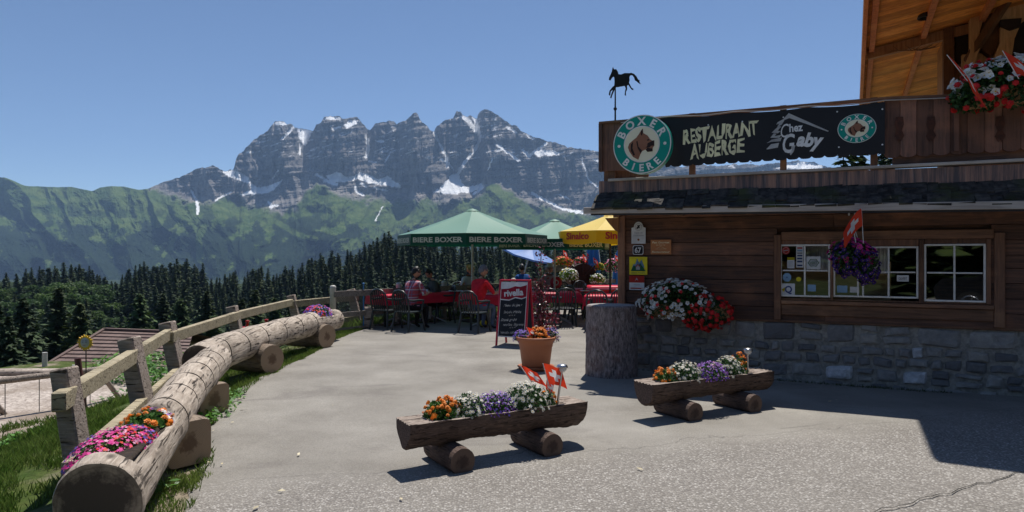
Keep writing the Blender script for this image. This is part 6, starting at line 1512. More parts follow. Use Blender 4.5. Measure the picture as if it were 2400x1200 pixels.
# chair local: backrest at +y, so sitter looks towards -y
CH = make_chair(); CH['used'] = 0
def chair(px, py, face, label, z=0):
    """face: world heading the sitter looks to, degrees; 0 = +x, 90 = +y (away from the camera)"""
    p = PG(px, py, z); p.z = z; rz_ = R(face)+R(90)
    if not CH['used']: CH['used'] = 1; CH.location = p; CH.rotation_euler = (0, 0, rz_); CH['label'] = label; CH['group'] = 'dark green plastic chairs of the terrace'; return CH
    return dup(CH, p, rz_, label)
m_tc = mat('red_tablecloth', (.78, .018, .06), (.62, .014, .05), .5, 3, tint=0, trans=.2); m_tt = mat('table_top_grey', (.3, .3, .3), None, .6, tint=0)
TB = []
def table(px, py, w, d, rz, label, clabel, h=.74, cloth=True, drop=.24):
    p = PG(px, py, 0); rz = R(rz)
    if not TB:
        root = thing('terrace_table', label, 'table', p, rz, 'terrace tables'); mb = MB(); mb.box((0, 0, h-.015), (.78, .78, .03), bev=.008); mb.build('tabletop', m_tt, root)
        mb = MB(); mb.tube([(0, 0, .1), (0, 0, h-.03)], .028, 10); mb.build('pedestal', m_pole, root)
        for k in range(4):
            a = k*math.pi/2+.78; mb = MB(); mb.tube([(0, 0, .20), (.20*math.cos(a), .20*math.sin(a), .10), (.36*math.cos(a), .36*math.sin(a), .015)], [.018, .016, .016], 7); mb.build('foot', m_pole, root)
        TB.append(root); root.scale = (w/.8, d/.8, 1)
    else: root = dup(TB[0], p, rz, label, scale=(w/.8, d/.8, 1))
    if not cloth: return root
    mb = MB(); K = 26; V_ = []; W_ = w/2+drop; D_ = d/2+drop
    for i in range(K+1):
        for j in range(K+1):
            x = -W_+2*W_*i/K; y = -D_+2*D_*j/K; ox = max(0, abs(x)-w/2); oy = max(0, abs(y)-d/2); o_ = max(ox, oy)
            q = math.hypot(ox, oy) if (ox > 0 and oy > 0) else o_
            xx = math.copysign(min(abs(x), w/2)+.03*(ox > 0)+.10*ox*(1 if oy > 0 else .2), x); yy = math.copysign(min(abs(y), d/2)+.03*(oy > 0)+.10*oy*(1 if ox > 0 else .2), y)
            wv = .018*math.sin((x*17 if oy > ox else y*17)+px)*(o_/drop)
            if oy > ox: yy += math.copysign(wv, y)
            elif ox > 0: xx += math.copysign(wv, x)
            V_.append((xx, yy, h+.006-q*.97))
    mb.add(V_, [(i*(K+1)+j, (i+1)*(K+1)+j, (i+1)*(K+1)+j+1, i*(K+1)+j+1) for i in range(K) for j in range(K)], 0, .5, True)
    o_ = mb.build('tablecloth', m_tc); o_.location = p; o_.rotation_euler = (0, 0, rz); tag(o_, clabel, 'tablecloth', 'red tablecloths of the terrace'); return root
table(928, 764, 1.0, .75, 46, 'table at the left end of the terrace beside the fence', 'red cloth at the far left of the terrace, hanging beside the plaid shirt')
table(1008, 757, 1.0, .78, 40, 'table shared by the two people nearest the fence, metal foot showing', 'red cloth between the plaid shirted person and the one in dark clothes')
table(1068, 744, .95, .75, 40, 'table farther back between the two groups of guests', 'red cloth farther back against the fence with dishes on it')
table(1150, 765, 1.1, .80, 35, 'table of the grey haired guest, left of the menu board', 'red cloth in front of the guest in red, behind the menu board')
table(1300, 757, 1.15, .80, 0, 'long table right of the menu board, behind the red leaved plant', 'red cloth right of the red leaved plant, nearest of the right-hand tables')
table(1392, 744, 1.2, .8, -5, 'table under the yellow parasol, farther back', 'red cloth below the flower pots under the yellow parasol')
table(1428, 768, 1.0, .8, -10, 'table directly behind the big stump', 'brightly sunlit red cloth directly behind the big stump')
table(1425, 730, 1.1, .8, 0, 'rearmost table beside the building corner', 'rearmost red cloth, next to the building corner')
for a in ((905, 772, 60, 'chair with its back to the camera at the left end of the terrace'), (957, 777, 55, 'chair the plaid shirted guest sits on'), (1037, 757, 200, 'empty chair right of the guest in dark clothes'), (1025, 752, 235, 'chair of the guest in dark clothes'),
          (1075, 738, -90, 'chair behind the farther table between the groups'), (1112, 780, 62, 'chair the grey haired guest in red sits on, back to the camera'), (1098, 742, -60, 'chair of the blonde guest'), (1165, 752, -120, 'chair behind the table left of the menu board'), (1140, 748, -90, 'empty chair facing the camera behind the grey haired guest'),
          (1288, 768, 85, 'chair with its back to the camera right of the red leaved plant'), (1322, 766, 95, 'second chair with its back to the camera right of the plant'), (1280, 738, -90, 'chair on the far side of the long right-hand table'), (1320, 738, -85, 'chair right of the white pole of the second parasol'),
          (1405, 776, 70, 'chair seen above the left part of the big stump'), (1440, 772, 110, 'chair seen above the right part of the big stump'), (1362, 752, 20, 'chair at the left side of the table under the yellow parasol'), (1372, 732, -60, 'chair behind the table under the yellow parasol'), (1446, 736, 180, 'chair against the building corner'), (1345, 748, 170, 'chair between the two nearer right-hand tables'), (1228, 730, -90, 'chair of the guest in the blue shirt')):
    chair(*a)
# things on the tables
m_glass = mat('drinking_glass', (.55, .6, .65), None, .1, tint=0, spec=.8)
for px, py, Y, lab in ((992, 690, 14.7, 'glass nearest the plaid shirted guest'), (999, 688, 14.8, 'second glass on the two guests table')):
    g_ = thing('drinking_glass', lab, 'glass', ((px-1200)/F*Y, Y, .747), 0, 'glasses on the table'); mb = MB(); mb.lathe([(0, .005), (.028, .005), (.036, .13), (.033, .13), (.026, .02), (0, .02)], 14); mb.build('tumbler', m_glass, g_)
m_dish = mat('white_crockery', (.7, .7, .68), None, .25, tint=0)
for px, Y, lab in ((1062, 16.3, 'plate on the farther table between the groups'), (1076, 16.2, 'white dish on the farther table'), (1400, 16.2, 'white plate on the table under the yellow parasol'), (1370, 16.4, 'bowl on the table under the yellow parasol')):
    g_ = thing('plate', lab, 'plate', ((px-1200)/F*Y, Y, .747), 0); mb = MB(); mb.lathe([(0, .006), (.07, .004), (.12, .022), (.12, .026), (.07, .01), (0, .01)], 20); mb.build('dish', m_dish, g_)

# ================= people =================
m_skin = mat('skin', (.50, .27, .19), (.44, .22, .15), .55, 9, tint=0, spec=.3)
def plaid():
    m, t, b, o = _new('plaid_cloth'); N = NT(t); co = N.co(); sx = N.n('SeparateXYZ'); N.l(co, sx.inputs[0]); c = None
    base = (.36, .055, .075)
    def stripes(ax_, fr_, lo_): return N.ramp(N.math('SINE', N.math('MULTIPLY', sx.outputs[ax_], fr_)), [(lo_, 0), (lo_+.08, 1)])
    c = N.mix(N.math('MULTIPLY', stripes(0, 75, .80), .7), base, (.16, .14, .26)); c = N.mix(N.math('MULTIPLY', stripes(2, 75, .80), .7), c, (.16, .14, .26))
    c = N.mix(N.math('MULTIPLY', stripes(0, 37.5, .93), .85), c, (.62, .58, .60)); c = N.mix(N.math('MULTIPLY', stripes(2, 37.5, .93), .85), c, (.62, .58, .60))
    N.l(c, b.inputs['Base Color']); b.inputs['Roughness'].default_value = .9; return m
m_plaid = plaid()
def cl(name, c): return mat(name, c, tuple(x*.7 for x in c), .9, 8, tint=0)
def skinned(pts, rad, edges, root_i=0, sub=2):
    me = bpy.data.meshes.new('b'); me.from_pydata([tuple(p) for p in pts], edges, []); ob = bpy.data.objects.new('b', me); COL.objects.link(ob)
    ob.modifiers.new('s', 'SKIN'); sb_ = ob.modifiers.new('u', 'SUBSURF'); sb_.levels = sub; sb_.render_levels = sub
    for i, r_ in enumerate(rad): me.skin_vertices[0].data[i].radius = (r_ if not np.isscalar(r_) else (r_, r_)); me.skin_vertices[0].data[i].use_root = (i == root_i)
    dg = bpy.context.evaluated_depsgraph_get(); m2 = bpy.data.meshes.new_from_object(ob.evaluated_get(dg))
    V_ = np.array([tuple(v.co) for v in m2.vertices]); F_ = [tuple(p.vertices) for p in m2.polygons]
    bpy.data.objects.remove(ob); bpy.data.meshes.remove(me); bpy.data.meshes.remove(m2); return V_, F_
def person(label, loc, face, top, bottom, hair, hairkind='short', lean=.10, turn=0, nod=.1, sleeves='short', reach=((-.16, .34, .80), (.16, .36, .80)), scale=1.0, hat=None, build=1.0):
    """seated, looks along local +y; origin on the ground under the hips"""
    root = thing('person', label, 'person', loc, R(face)-R(90)); root.scale = (scale,)*3
    L = lean
    J = [(0, 0, .50), (0, L*.3, .64), (0, L*.65, .80), (0, L, .98), (0, L+.02, 1.07), (0, L+.04, 1.13)]
    rad = [.145*build, .135*build, .145*build, .135*build, .060, .050]
    E_ = [(0, 1), (1, 2), (2, 3), (3, 4), (4, 5)]
    def addj(p, r_, par): J.append(p); rad.append(r_); E_.append((par, len(J)-1)); return len(J)-1
    hands = []
    for sx, rc in ((-1, reach[0]), (1, reach[1])):
        s_ = addj((sx*.165, L, 1.0), .068, 3); sh = Vector(J[s_]); wr = Vector(rc); mid = (sh+wr)/2; el = mid+Vector((sx*.10, -.05, -.12)); e_ = addj(tuple(el), .046, s_); 
        f_ = addj(tuple(el.lerp(wr, .5)), .038, e_); w_ = addj(tuple(wr), .027, f_); dirh = (wr-el).normalized(); pm = wr+dirh*.05; addj(tuple(pm), (.038, .018), w_); hands.append((pm, dirh, sx))
    for sx in (-1, 1):
        h_ = addj((sx*.095, .03, .49), .088, 0); k_ = addj((sx*.13, .43, .50), .060, h_); a0 = addj((sx*.13, .42, .30), .052, k_); a_ = addj((sx*.135, .38, .09), .036, a0); addj((sx*.14, .50, .04), .034, a_)
    V_, F_ = skinned(J, rad, E_)
    mb = MB(); cen = np.array([V_[list(f)].mean(0) for f in F_])
    wrs = [np.array(h[0]) for h in hands]; els = []
    mi = np.zeros(len(F_), int)
    for i, c in enumerate(cen):
        x, y, z = c
        if z > 1.075: mi[i] = 0
        elif (z < .56 and not (abs(x) > .16 and z > .52)) or (y > .16 and z < .60): mi[i] = 2 if z > .075 else 3
        else: mi[i] = 1
        dw = min(np.linalg.norm(c-w) for w in wrs)
        if dw < (.09 if sleeves == 'long' else .27) and z > .6 and math.hypot(x, y-L) > .2: mi[i] = 0
        if dw < .07: mi[i] = 0
    for mm_ in range(4):
        sel = [F_[i] for i in range(len(F_)) if mi[i] == mm_]
        if sel: mb.add(V_, sel, mm_, .5, True)
    # head
    hc = Vector((0, L+.065+nod*.10, 1.245)); Rm = (Matrix.Rotation(R(turn), 4, 'Z') @ Matrix.Rotation(-nod*1.4, 4, 'X'))
    H_ = Matrix.Translation(hc) @ Rm
    n, m_ = 20, 16; HV = []
    for i in range(m_+1):
        th = math.pi*i/m_; z = -math.cos(th)
        for k in range(n):
            a = 2*math.pi*k/n; x = math.sin(th)*math.cos(a)*.076; y = math.sin(th)*math.sin(a)*.094; zz = z*.118
            if zz < -.02: q = 1-.32*min(1, (-.02-zz)/.1); x *= q; y = y*q+.012
            if y > .06 and abs(x) < .03 and abs(zz) < .015: y -= .004
            HV.append(H_ @ Vector((x, y, zz)))
    mb.add(HV, [(i*n+k, i*n+(k+1) % n, (i+1)*n+(k+1) % n, (i+1)*n+k) for i in range(m_) for k in range(n)], 0, .5, True)
    mb.add([H_ @ Vector(p) for p in ((-.012, .090, .012), (.012, .090, .012), (0, .118, -.022), (-.016, .092, -.030), (.016, .092, -.030))], [(0, 1, 2), (0, 2, 3), (1, 4, 2), (3, 2, 4)], 0, .5)
    for sx in (-1, 1):
        mb.ell(H_ @ Vector((sx*.078, -.002, -.002)), (.010, .020, .030), H_.to_3x3().to_4x4(), 0, 8, 6)
        mb.ell(H_ @ Vector((sx*.030, .083, .014)), (.012, .007, .007), H_.to_3x3().to_4x4(), 3, 8, 5)
    mb.ell(H_ @ Vector((0, .083, -.056)), (.024, .008, .005), H_.to_3x3().to_4x4(), 4, 8, 5)
    # fingers and thumb
    for pm, dh, sx in hands:
        side = Vector((0, 0, 1)).cross(dh).normalized(); up = dh.cross(side)
        for q, (o_, ln) in enumerate(((-.030, .060), (-.010, .072), (.010, .068), (.029, .054))):
            b0 = pm+side*o_+dh*.025; mb.tube([b0, b0+dh*ln*.5+up*-.004, b0+dh*ln*.9-up*.020, b0+dh*ln-up*.036], [.0095, .009, .008, .006], 6, 0)
        b0 = pm-side*sx*.030-dh*.012; mb.tube([b0, b0-side*sx*.022+dh*.022, b0-side*sx*.028+dh*.048-up*.012], [.011, .010, .007], 6, 0)
    mb.build('body', [m_skin, top, bottom, m_shoe, m_lip], root)
    hb_ = MB(); HV = []
    fr = .25 if hairkind != 'bald' else -.2
    for i in range(m_+1):
        th = math.pi*i/m_
        for k in range(n):
            a = 2*math.pi*k/n; z = -math.cos(th); y = math.sin(a)*math.sin(th); x = math.cos(a)*math.sin(th)
            lim = .30*y-.45*(1 if y < 0 else 0)*(-y)+(.52 if y > .2 else -.05)
            if hairkind == 'long' and y < .3: lim = -1.2
            zz = max(z, min(lim, .95)); rr_ = 1+.05*(vnoise(a*3, th*5, 2)-.5)
            if zz > z: x *= math.sqrt(max(0, 1-zz*zz))/max(math.sin(th), 1e-3)*(.97); y *= math.sqrt(max(0, 1-zz*zz))/max(math.sin(th), 1e-3)*.97
            HV.append(H_ @ Vector((x*.086*rr_, y*.103*rr_-.006, zz*.128*rr_+.004)))
    hb_.add(HV, [(i*n+k, i*n+(k+1) % n, (i+1)*n+(k+1) % n, (i+1)*n+k) for i in range(m_) for k in range(n)], 0, .5, True)
    if hairkind == 'bun': hb_.ell(H_ @ Vector((0, -.09, .075)), (.055, .05, .055), None, 0, 10, 8, noise=.3)
    for _ in range(50):
        d = Vector((random.gauss(0, 1), random.gauss(0, 1)-.4, abs(random.gauss(0, 1))+.2)).normalized(); p = H_ @ Vector((d.x*.083, d.y*.10, d.z*.125)); e_ = Vector((random.gauss(0, .014), random.gauss(0, .014), random.gauss(-.006, .01)))
        hb_.tube([p, p+e_], [.010, .002], 4, caps=False)
    hb_.build('hair', hair, root)
    if hat:
        q = MB(); q.lathe([(.12, .03), (.125, .035), (.095, .05), (.088, .11), (.05, .14), (0, .145)], 20, M_=None); ho_ = q.build('hat', hat, root); ho_.location = hc+Vector((0, 0, .02))
    return root
m_shoe = mat('dark_shoe', (.02, .02, .022), None, .5, tint=0); m_lip = mat('lips', (.42, .14, .12), None, .5, tint=0)
h_black = mat('black_hair', (.012, .010, .010), None, .5, 20); h_grey = mat('grey_hair', (.20, .20, .21), (.12, .12, .13), .6, 30); h_blond = mat('blonde_hair', (.62, .40, .14), (.45, .26, .08), .5, 30)
def pp(px, py, fw=0, face=0): p = PG(px, py); return p
person('person in plaid shirt seated with back to the camera, dark hair', PG(957, 775)+Vector((0, .05, 0)), 55, m_plaid, cl('black_trousers', (.015, .014, .016)), h_black, lean=.16, turn=-35, nod=.15, reach=((-.10, .40, .80), (.20, .40, .80)), build=1.12)
person('person in dark clothes with bowed head, seated at the fence side', PG(1030, 757), 205, cl('dark_olive_top', (.06, .068, .062)), cl('dark_trousers', (.02, .02, .022)), h_black, lean=.16, turn=15, nod=.45, sleeves='long', scale=.95)
person('person with blonde pinned up hair and white top behind the grey haired guest', PG(1097, 744), -60, cl('white_top', (.6, .6, .68)), cl('dark_trousers', (.02, .02, .022)), h_blond, 'bun', lean=.08, turn=25, scale=1.0)
person('person with grey hair in red shirt and blue shorts, seated with back to the camera', PG(1112, 776)+Vector((0, .05, 0)), 48, cl('red_shirt', (.72, .015, .03)), cl('faded_denim', (.12, .16, .24)), h_grey, lean=.18, turn=-20, nod=.12, reach=((-.10, .44, .80), (.24, .46, .80)), build=1.15, scale=1.03)
person('person in blue shirt with short dark hair, seen above the menu board', PG(1228, 730), 110, cl('blue_shirt', (.012, .10, .36)), cl('dark_trousers', (.02, .02, .022)), h_black, lean=.10)
person('person in pale hat and lilac top behind the red leaved plant', PG(1286, 735), -80, cl('lilac_top', (.42, .35, .48)), cl('dark_trousers', (.02, .02, .022)), h_grey, lean=.08, hat=mat('pale_hat', (.55, .55, .58), None, .8, tint=0))
# backpack on the ground beside the chair
bp_ = thing('backpack', 'small black and yellow backpack on the ground under the grey haired guest', 'backpack', PG(1133, 768)); mb = MB(); mb.ell((0, 0, .16), (.11, .09, .17), None, 0, 14, 10); mb.ell((0, -.07, .11), (.08, .05, .08), None, 1, 12, 8); mb.tube([(.03, -.02, .32), (.0, -.02, .36), (-.03, -.02, .32)], .008, 6, 0); mb.build('bag', [mat('bag_black', (.03, .02, .02), None, .7, tint=0), m_sy], bp_)

# ================= menu board =================
mbd = thing('menu_board', 'red framed chalkboard menu stand with rivella header', 'menu board', PG(1208, 812)+Vector((.0, .1, 0)), R(-24)); 
m_red = mat('board_red', (.55, .015, .05), None, .4, tint=0); m_chalk = mat('blackboard', (.022, .030, .045), (.03, .04, .055), .7, 4, tint=0); m_ck = mat('chalk', (.62, .62, .6), None, .9, tint=0)
bw2, bh2, an = .275, 1.18, R(9)
def MBF(x, z, y=0, back=False): # panel plane leaning
    s_ = -1 if back else 1; return Vector((x, s_*(-(bh2-z)*math.tan(an))-s_*.0-y*s_*1.0-.03*s_, z))
for back in (False, True):
    for sx in (-1, 1):
        mb = MB(); mb.beam(MBF(sx*bw2, 0, 0, back), MBF(sx*bw2, bh2, 0, back), .032, .032, 0, (0, 1, 0), bev=.004); mb.build('leg', m_red, mbd)
    mb = MB(); mb.beam(MBF(-bw2, bh2-.012, 0, back), MBF(bw2, bh2-.012, 0, back), .03, .026, 0, bev=.004); mb.build('top_rail', m_red, mbd)
    M4 = Matrix.Translation(MBF(0, 0, .0, back)) @ Matrix.Rotation((-an if not back else an), 4, 'X')
    mb = MB(); mb.box((0, 0, .66), (bw2*2-.034, .012, .98), None, 0); o_ = mb.build('panel', m_sw if not back else m_chalk, mbd); o_.matrix_basis = M4
    if not back:
        mb = MB(); w2 = bw2-.030
        mb.ext([(-w2, .19), (w2, .19), (w2, .875), (.16, .845), (.04, .865), (-.08, .815), (-w2, .825)], 0, Matrix.Translation((0, -.0085, 0)), 0)
        mb.ext([(-w2, .845), (-.08, .835), (.04, .885), (.16, .865), (w2, .895), (w2, 1.10), (.12, 1.065), (.02, 1.075), (-.1, 1.03), (-w2, 1.02)], 0, Matrix.Translation((0, -.0085, 0)), 1)
        add_text(mb, 'rivella', 0, .963, .37, .115, -.0105, 2, .035, rot=.10)
        for s_, z_, w_, x_ in (('Menu du Jour', .74, .36, 0), ('Salade Mêlée', .62, .34, .0), ('* * *', .55, .12, .0), ('Steak grillé', .48, .30, -.06), ('nouilles, légumes', .40, .40, .03), ('* * *', .335, .12, .02), ('Viande séchée', .26, .34, -.03)):
            add_text(mb, s_, x_, z_, w_, .045, -.0105, 3, 0, .35, .05, jit=.25)
        o_ = mb.build('chalkboard_print', [m_chalk, m_red, m_sw, m_ck], mbd); o_.matrix_basis = M4
# ================= red leaved climber beside the board =================
m_rl = mat('dark_red_leaf', (.24, .012, .035), (.10, .008, .02), .35, 9, tint=.5, spec=.6); m_rl2 = mat('glossy_red_leaf', (.45, .25, .27), (.3, .05, .08), .3, 9, tint=.4, spec=.6)
rl = thing('red_leaved_plant', 'tall thin plant with dark red leaves right of the menu board', 'plant', PG(1272, 800)); mb = MB(); rg = np.random.default_rng(8); C_ = []; lv = MB()
top_z = EYE+28/F*PG(1272, 800).y
for k in range(9):
    x, y = rg.normal(0, .035, 2); pth = [(x*.3, y*.3, .2)]
    hh_ = top_z*(.55+.45*rg.random())
    for q in range(1, 8): x += rg.normal(0, .030)-.004; y += rg.normal(0, .03); pth.append((x, y, .2+(hh_-.2)*q/7))
    mb.tube(pth, [.008]*4+[.005]*4, 5)
    for q in range(46):
        t_ = rg.random()**.8; i = min(int(t_*7), 6); f_ = t_*7-i; p = np.array(pth[i])*(1-f_)+np.array(pth[i+1])*f_; C_.append(p+rg.normal(0, .055+.02*(1-t_), 3))
for q in range(150): a = rg.random()*6.28; r_ = .30*math.sqrt(rg.random()); C_.append(np.array([r_*math.cos(a)+.05, r_*math.sin(a)*.7, .28+.35*rg.random()*(1-r_)]))
C_ = np.array(C_); n = len(C_); a = unit(rg.normal(0, 1, (n, 3))); b_ = unit(np.cross(a, rg.normal(0, 1, (n, 3)))); s_ = .034*(.6+.7*rg.random(n))
lv.quads(C_, a*s_[:, None], b_*(s_*.55)[:, None], tint=rg.random(n)); 
lv.build('leaves', m_rl, rl); mb.build('stems', m_bark, rl); mb = MB(); mb.lathe([(0, 0), (.13, 0), (.17, .26), (.18, .27), (.16, .27), (.15, .22), (0, .22)], 20); mb.build('pot', m_ter, rl)
# ================= flower display at the back of the terrace =================
def pz(px, py, Y): return P(px, py, Y)
m_grey = wood_log('trough_grey', (.42, .36, .31), (.28, .23, .19), sc=1.6); m_dbrown = mat('dark_barrel', (.035, .02, .015), (.02, .012, .01), .8, 6, (1, 1, 6), tint=.2)
rk_ = thing('water_wheel', 'dark wooden wheel hub under the flower troughs at the back of the terrace', 'wooden wheel', (P(1365, 640, 21.0).x, 21.0, 0)); mb = MB(); mb.tube([(0, -.25, .95), (0, .25, .95)], .42, 22, smooth=False); mb.build('drum', m_dbrown, rk_)
for k in range(8): a = k*math.pi/4; mb = MB(); mb.beam((.1*math.cos(a), -.27, .95+.1*math.sin(a)), (.5*math.cos(a), -.27, .95+.5*math.sin(a)), .05, .05); mb.build('spoke', m_dbrown, rk_)
for sx in (-1, 1): mb = MB(); mb.beam((sx*.5, 0, 0), (sx*.08, 0, .9), .08, .08); mb.build('support', m_dbrown, rk_)
def shelf(label, px0, px1, py, Y, seedk):
    a, b_ = P(px0, py, Y), P(px1, py, Y); t_ = thing('wood_trough', label, 'flower trough', (a.x, Y, a.z-.0)); mb = MB(); L = (b_-a).length
    V_ = []; n = 12
    mb.tube([(0, 0, 0), (L*.5, 0, .01), (L, 0, 0)], [.10, .12, .11], 12); mb.build('log', m_grey, t_)
    mb = MB(); mb.tube([(L*.5, 0, -.08), (L*.5, .02, -a.z)], .035, 6); mb.build('stand', m_dbrown, t_); return t_
shelf('pale hollow trough left of the second parasol pole', 1277, 1345, 630, 21.3, 1); shelf('pale hollow trough right of the second parasol pole', 1342, 1402, 626, 21.7, 2)
m_yg = mat('yellow_green_leaf', (.22, .34, .04), (.12, .22, .03), .6, 8, tint=.4, trans=.3)
for i, (px, py, Y, r, gr, lab, lf_) in enumerate([
    (1318, 612, 21.2, (.32, .2, .20), [(m_or, 'star', 60, .04), (m_rd, 'star', 40, .04)], 'orange red flowers with yellow leaves behind the second parasol pole', m_yg),
    (1362, 612, 21.6, (.30, .2, .18), [(m_rd, 'star', 70, .04), (m_lp, 'star', 30, .04)], 'red and pink flowers with little flags below the closed blue parasol', m_leaf),
    (1333, 643, 20.6, (.30, .24, .24), [(m_wh, 'star', 190, .03), (m_ye, 'star', 30, .025)], 'white flowers hanging right of the second parasol pole', m_yg),
    (1400, 651, 20.6, (.24, .2, .18), [(m_wh, 'star', 100, .03), (m_ye, 'star', 20, .025)], 'white flowers right of the dark wheel', m_yg),
    (1403, 624, 21.4, (.20, .16, .16), [(m_ye, 'star', 50, .03), (m_or, 'star', 16, .03)], 'yellow flowers right of the red ones', m_yg),
    (1436, 622, 21.0, (.26, .2, .26), [(m_lp, 'star', 90, .03), (m_pk, 'star', 30, .03), (m_rd, 'star', 30, .03)], 'pink flowers just left of the wall corner', m_leaf),
    (1383, 628, 21.5, (.18, .16, .18), [(m_ye, 'star', 20, .025)], 'green tuft between the pink and yellow flowers', m_yg)]):
    clump('flowers', lab, P(px, py, Y)-Vector((0, 0, .05)), r, gr, 420, lf_, .04, 60+i, low=-.5, hang=.6)
pt = thing('terracotta_pot', 'small terracotta pot under the yellow flowers at the back of the terrace', 'plant pot', P(1386, 640, 21.3)+Vector((0, 0, -.13))); mb = MB(); mb.lathe([(0, 0), (.10, 0), (.14, .22), (.155, .22), (.155, .26), (.13, .26), (.12, .2), (0, .2)], 18); mb.build('body', m_ter, pt)
mb = MB(); mb.tube([(0, 0, -1.05), (0, 0, .01)], .03, 6); mb.build('stand', m_dbrown, pt)
for i, (px, py, Y, lab) in enumerate(((1368, 610, 21.4, 'little swiss flag in the red flowers below the closed blue parasol'), (1378, 608, 21.4, 'little swiss flag just right of the first one in the red flowers'), (1393, 618, 21.2, 'little swiss flag in the middle of the terrace flowers'), (1444, 612, 20.8, 'little swiss flag in the pink flowers by the wall corner'), (1322, 600, 21.0, 'little swiss flag in the orange flowers behind the parasol pole'))):
    flag(P(px, py, Y)-Vector((0, 0, .1)), .30, .17, (-.12, 0), .1*i, lab, rag=.9)
lb_ = thing('round_sign', 'round red disc with white ring beside the second parasol pole', 'round sign', P(1303, 662, 18.6)); mb = MB(); mb.lathe([(0, 0), (.16, 0), (.16, .03), (0, .03)], 28, M_=Matrix.Rotation(R(90), 4, 'X')); mb.build('disc', m_red, lb_)
mb = MB(); n = 24; V_ = [(r_*math.cos(2*math.pi*k/n), -.034, r_*math.sin(2*math.pi*k/n)) for r_ in (.075, .05) for k in range(n)]; mb.add(V_, [(k, (k+1) % n, n+(k+1) % n, n+k) for k in range(n)], 0, .5); mb.build('ring', m_sw, lb_); mb = MB(); mb.tube([(0, .02, -.16), (0, .02, -1.0)], .02, 6); mb.build('stand', m_darkp, lb_)
# ================= playground, hut, sun sign, machine =================
def gz(x, y): return float(G(x, y))
m_tile, t, b, o = _new('brown_roof_tiles'); N = NT(t); tv = N.attr('tint'); c = N.ramp(tv, [(0, (.10, .065, .055)), (.5, (.16, .105, .09)), (1, (.21, .145, .125))]); N.l(c, b.inputs['Base Color']); b.inputs['Roughness'].default_value = .8
m_hut = dark_wood('hut_boards', (.10, .05, .035), (.05, .03, .022), al='z')
hut = thing('playground_hut', 'low brown tiled hut beyond the playground, behind the sun face sign', 'hut', (0, 0, 0)); mb = MB()
E0, E1 = P(108, 858, 25.0), P(430, 862, 23.6); R0, R1 = P(246, 774, 28.0), P(452, 782, 27.0); Bk = P(150, 800, 31.0)
hut.location = (E0.x, E0.y, E0.z-2.0); ho2 = Vector(hut.location)
def rl_(a, b_, q): return a*(1-q)+b_*q
rows_ = 10; rgs = random.Random(6)
for r_ in range(rows_):
    q0, q1 = r_/rows_, (r_+1)/rows_+.02; a0, b0 = rl_(E0, R0, q0), rl_(E1, R1, q0); a1, b1 = rl_(E0, R0, q1), rl_(E1, R1, q1); lift = Vector((0, -.02, .05)); K = 15
    for k in range(K):
        u0, u1 = k/K+.001, (k+1)/K-.001; V_ = [a0+(b0-a0)*u0+lift, a0+(b0-a0)*u1+lift, a1+(b1-a1)*u1, a1+(b1-a1)*u0]; V_ += [v-Vector((0, 0, .045)) for v in V_]
        mb.add([v-ho2 for v in V_], [(0, 1, 2, 3), (0, 4, 5, 1), (0, 3, 7, 4), (1, 5, 6, 2)], 0, .25+.5*rgs.random())
mb.build('front_roof', m_tile, hut)
mb = MB(); bk0, bk1 = E0+Vector((-1.2, 6.5, 0)), E1+Vector((0, 6.0, 0)); L_ = [E0, E1, R1, R0]
mb.add([v-ho2 for v in (E0, R0, bk0)], [(0, 1, 2)], 0, .2); mb.add([v-ho2 for v in (R0, R1, bk1, bk0)], [(0, 1, 2, 3)], 0, .3)
mb.beam(R0-ho2+Vector((0, 0, .06)), R1-ho2+Vector((0, 0, .06)), .16, .07, 0, tint=.4); mb.beam(E0-ho2+Vector((0, 0, .05)), R0-ho2+Vector((0, 0, .07)), .14, .06, 0, tint=.4)
mb.build('rear_roof', m_tile, hut)
mb = MB(); W4 = [E0+Vector((.5, .4, -.08)), E1+Vector((-.2, .4, -.08)), bk1+Vector((-.3, -.4, -.08)), bk0+Vector((.4, -.4, -.08))]; V_ = [v-ho2 for v in W4]+[v-ho2-Vector((0, 0, 2.6)) for v in W4]
mb.add(V_, [(0, 1, 5, 4), (1, 2, 6, 5), (2, 3, 7, 6), (3, 0, 4, 7)], 0, .5); mb.build('walls', m_hut, hut)
mb = MB(); mb.beam(E0-ho2+Vector((0, -.02, -.02)), E1-ho2+Vector((0, -.02, -.02)), .03, .12); mb.build('eave_board', m_hut, hut)
# sun face sign on a thin post
sunp = P(200, 803, 12.6); ss = thing('sun_sign', 'yellow sun face ornament with rays on a thin dark post', 'ornament', (sunp.x, sunp.y, gz(sunp.x, sunp.y))); szz = sunp.z-ss.location.z
m_suny = mat('sun_yellow', (.85, .55, .03), (.7, .38, .02), .4, 5, tint=.1); m_sunw = mat('sun_face', (.62, .62, .60), None, .5, tint=0); m_pink = mat('face_line', (.03, .05, .14), None, .5, tint=0); m_lipr = mat('face_lip', (.5, .2, .3), None, .5, tint=0)
mb = MB(); n = 36; rr_ = .115
for k in range(18):
    a = 2*math.pi*k/18; ca, sa = math.cos(a), math.sin(a); tx_ = Vector((-sa, 0, ca))*.020; c_ = Vector((ca, 0, sa)); p0 = c_*rr_*.9; p1 = c_*(.152 if k % 2 else .140)*1.0
    mb.tube([p0+Vector((0, 0, szz)), (p0+p1)/2+Vector((0, -.008, szz)), p1+Vector((0, 0, szz))], [.019, .018, .006], 6)
mb.lathe([(0, .012), (.10, .014), (.122, .0), (.10, -.014), (0, -.012)], 30, M_=Matrix.Rotation(R(90), 4, 'X'), c=(0, 0, szz)); mb.build('rays', m_suny, ss)
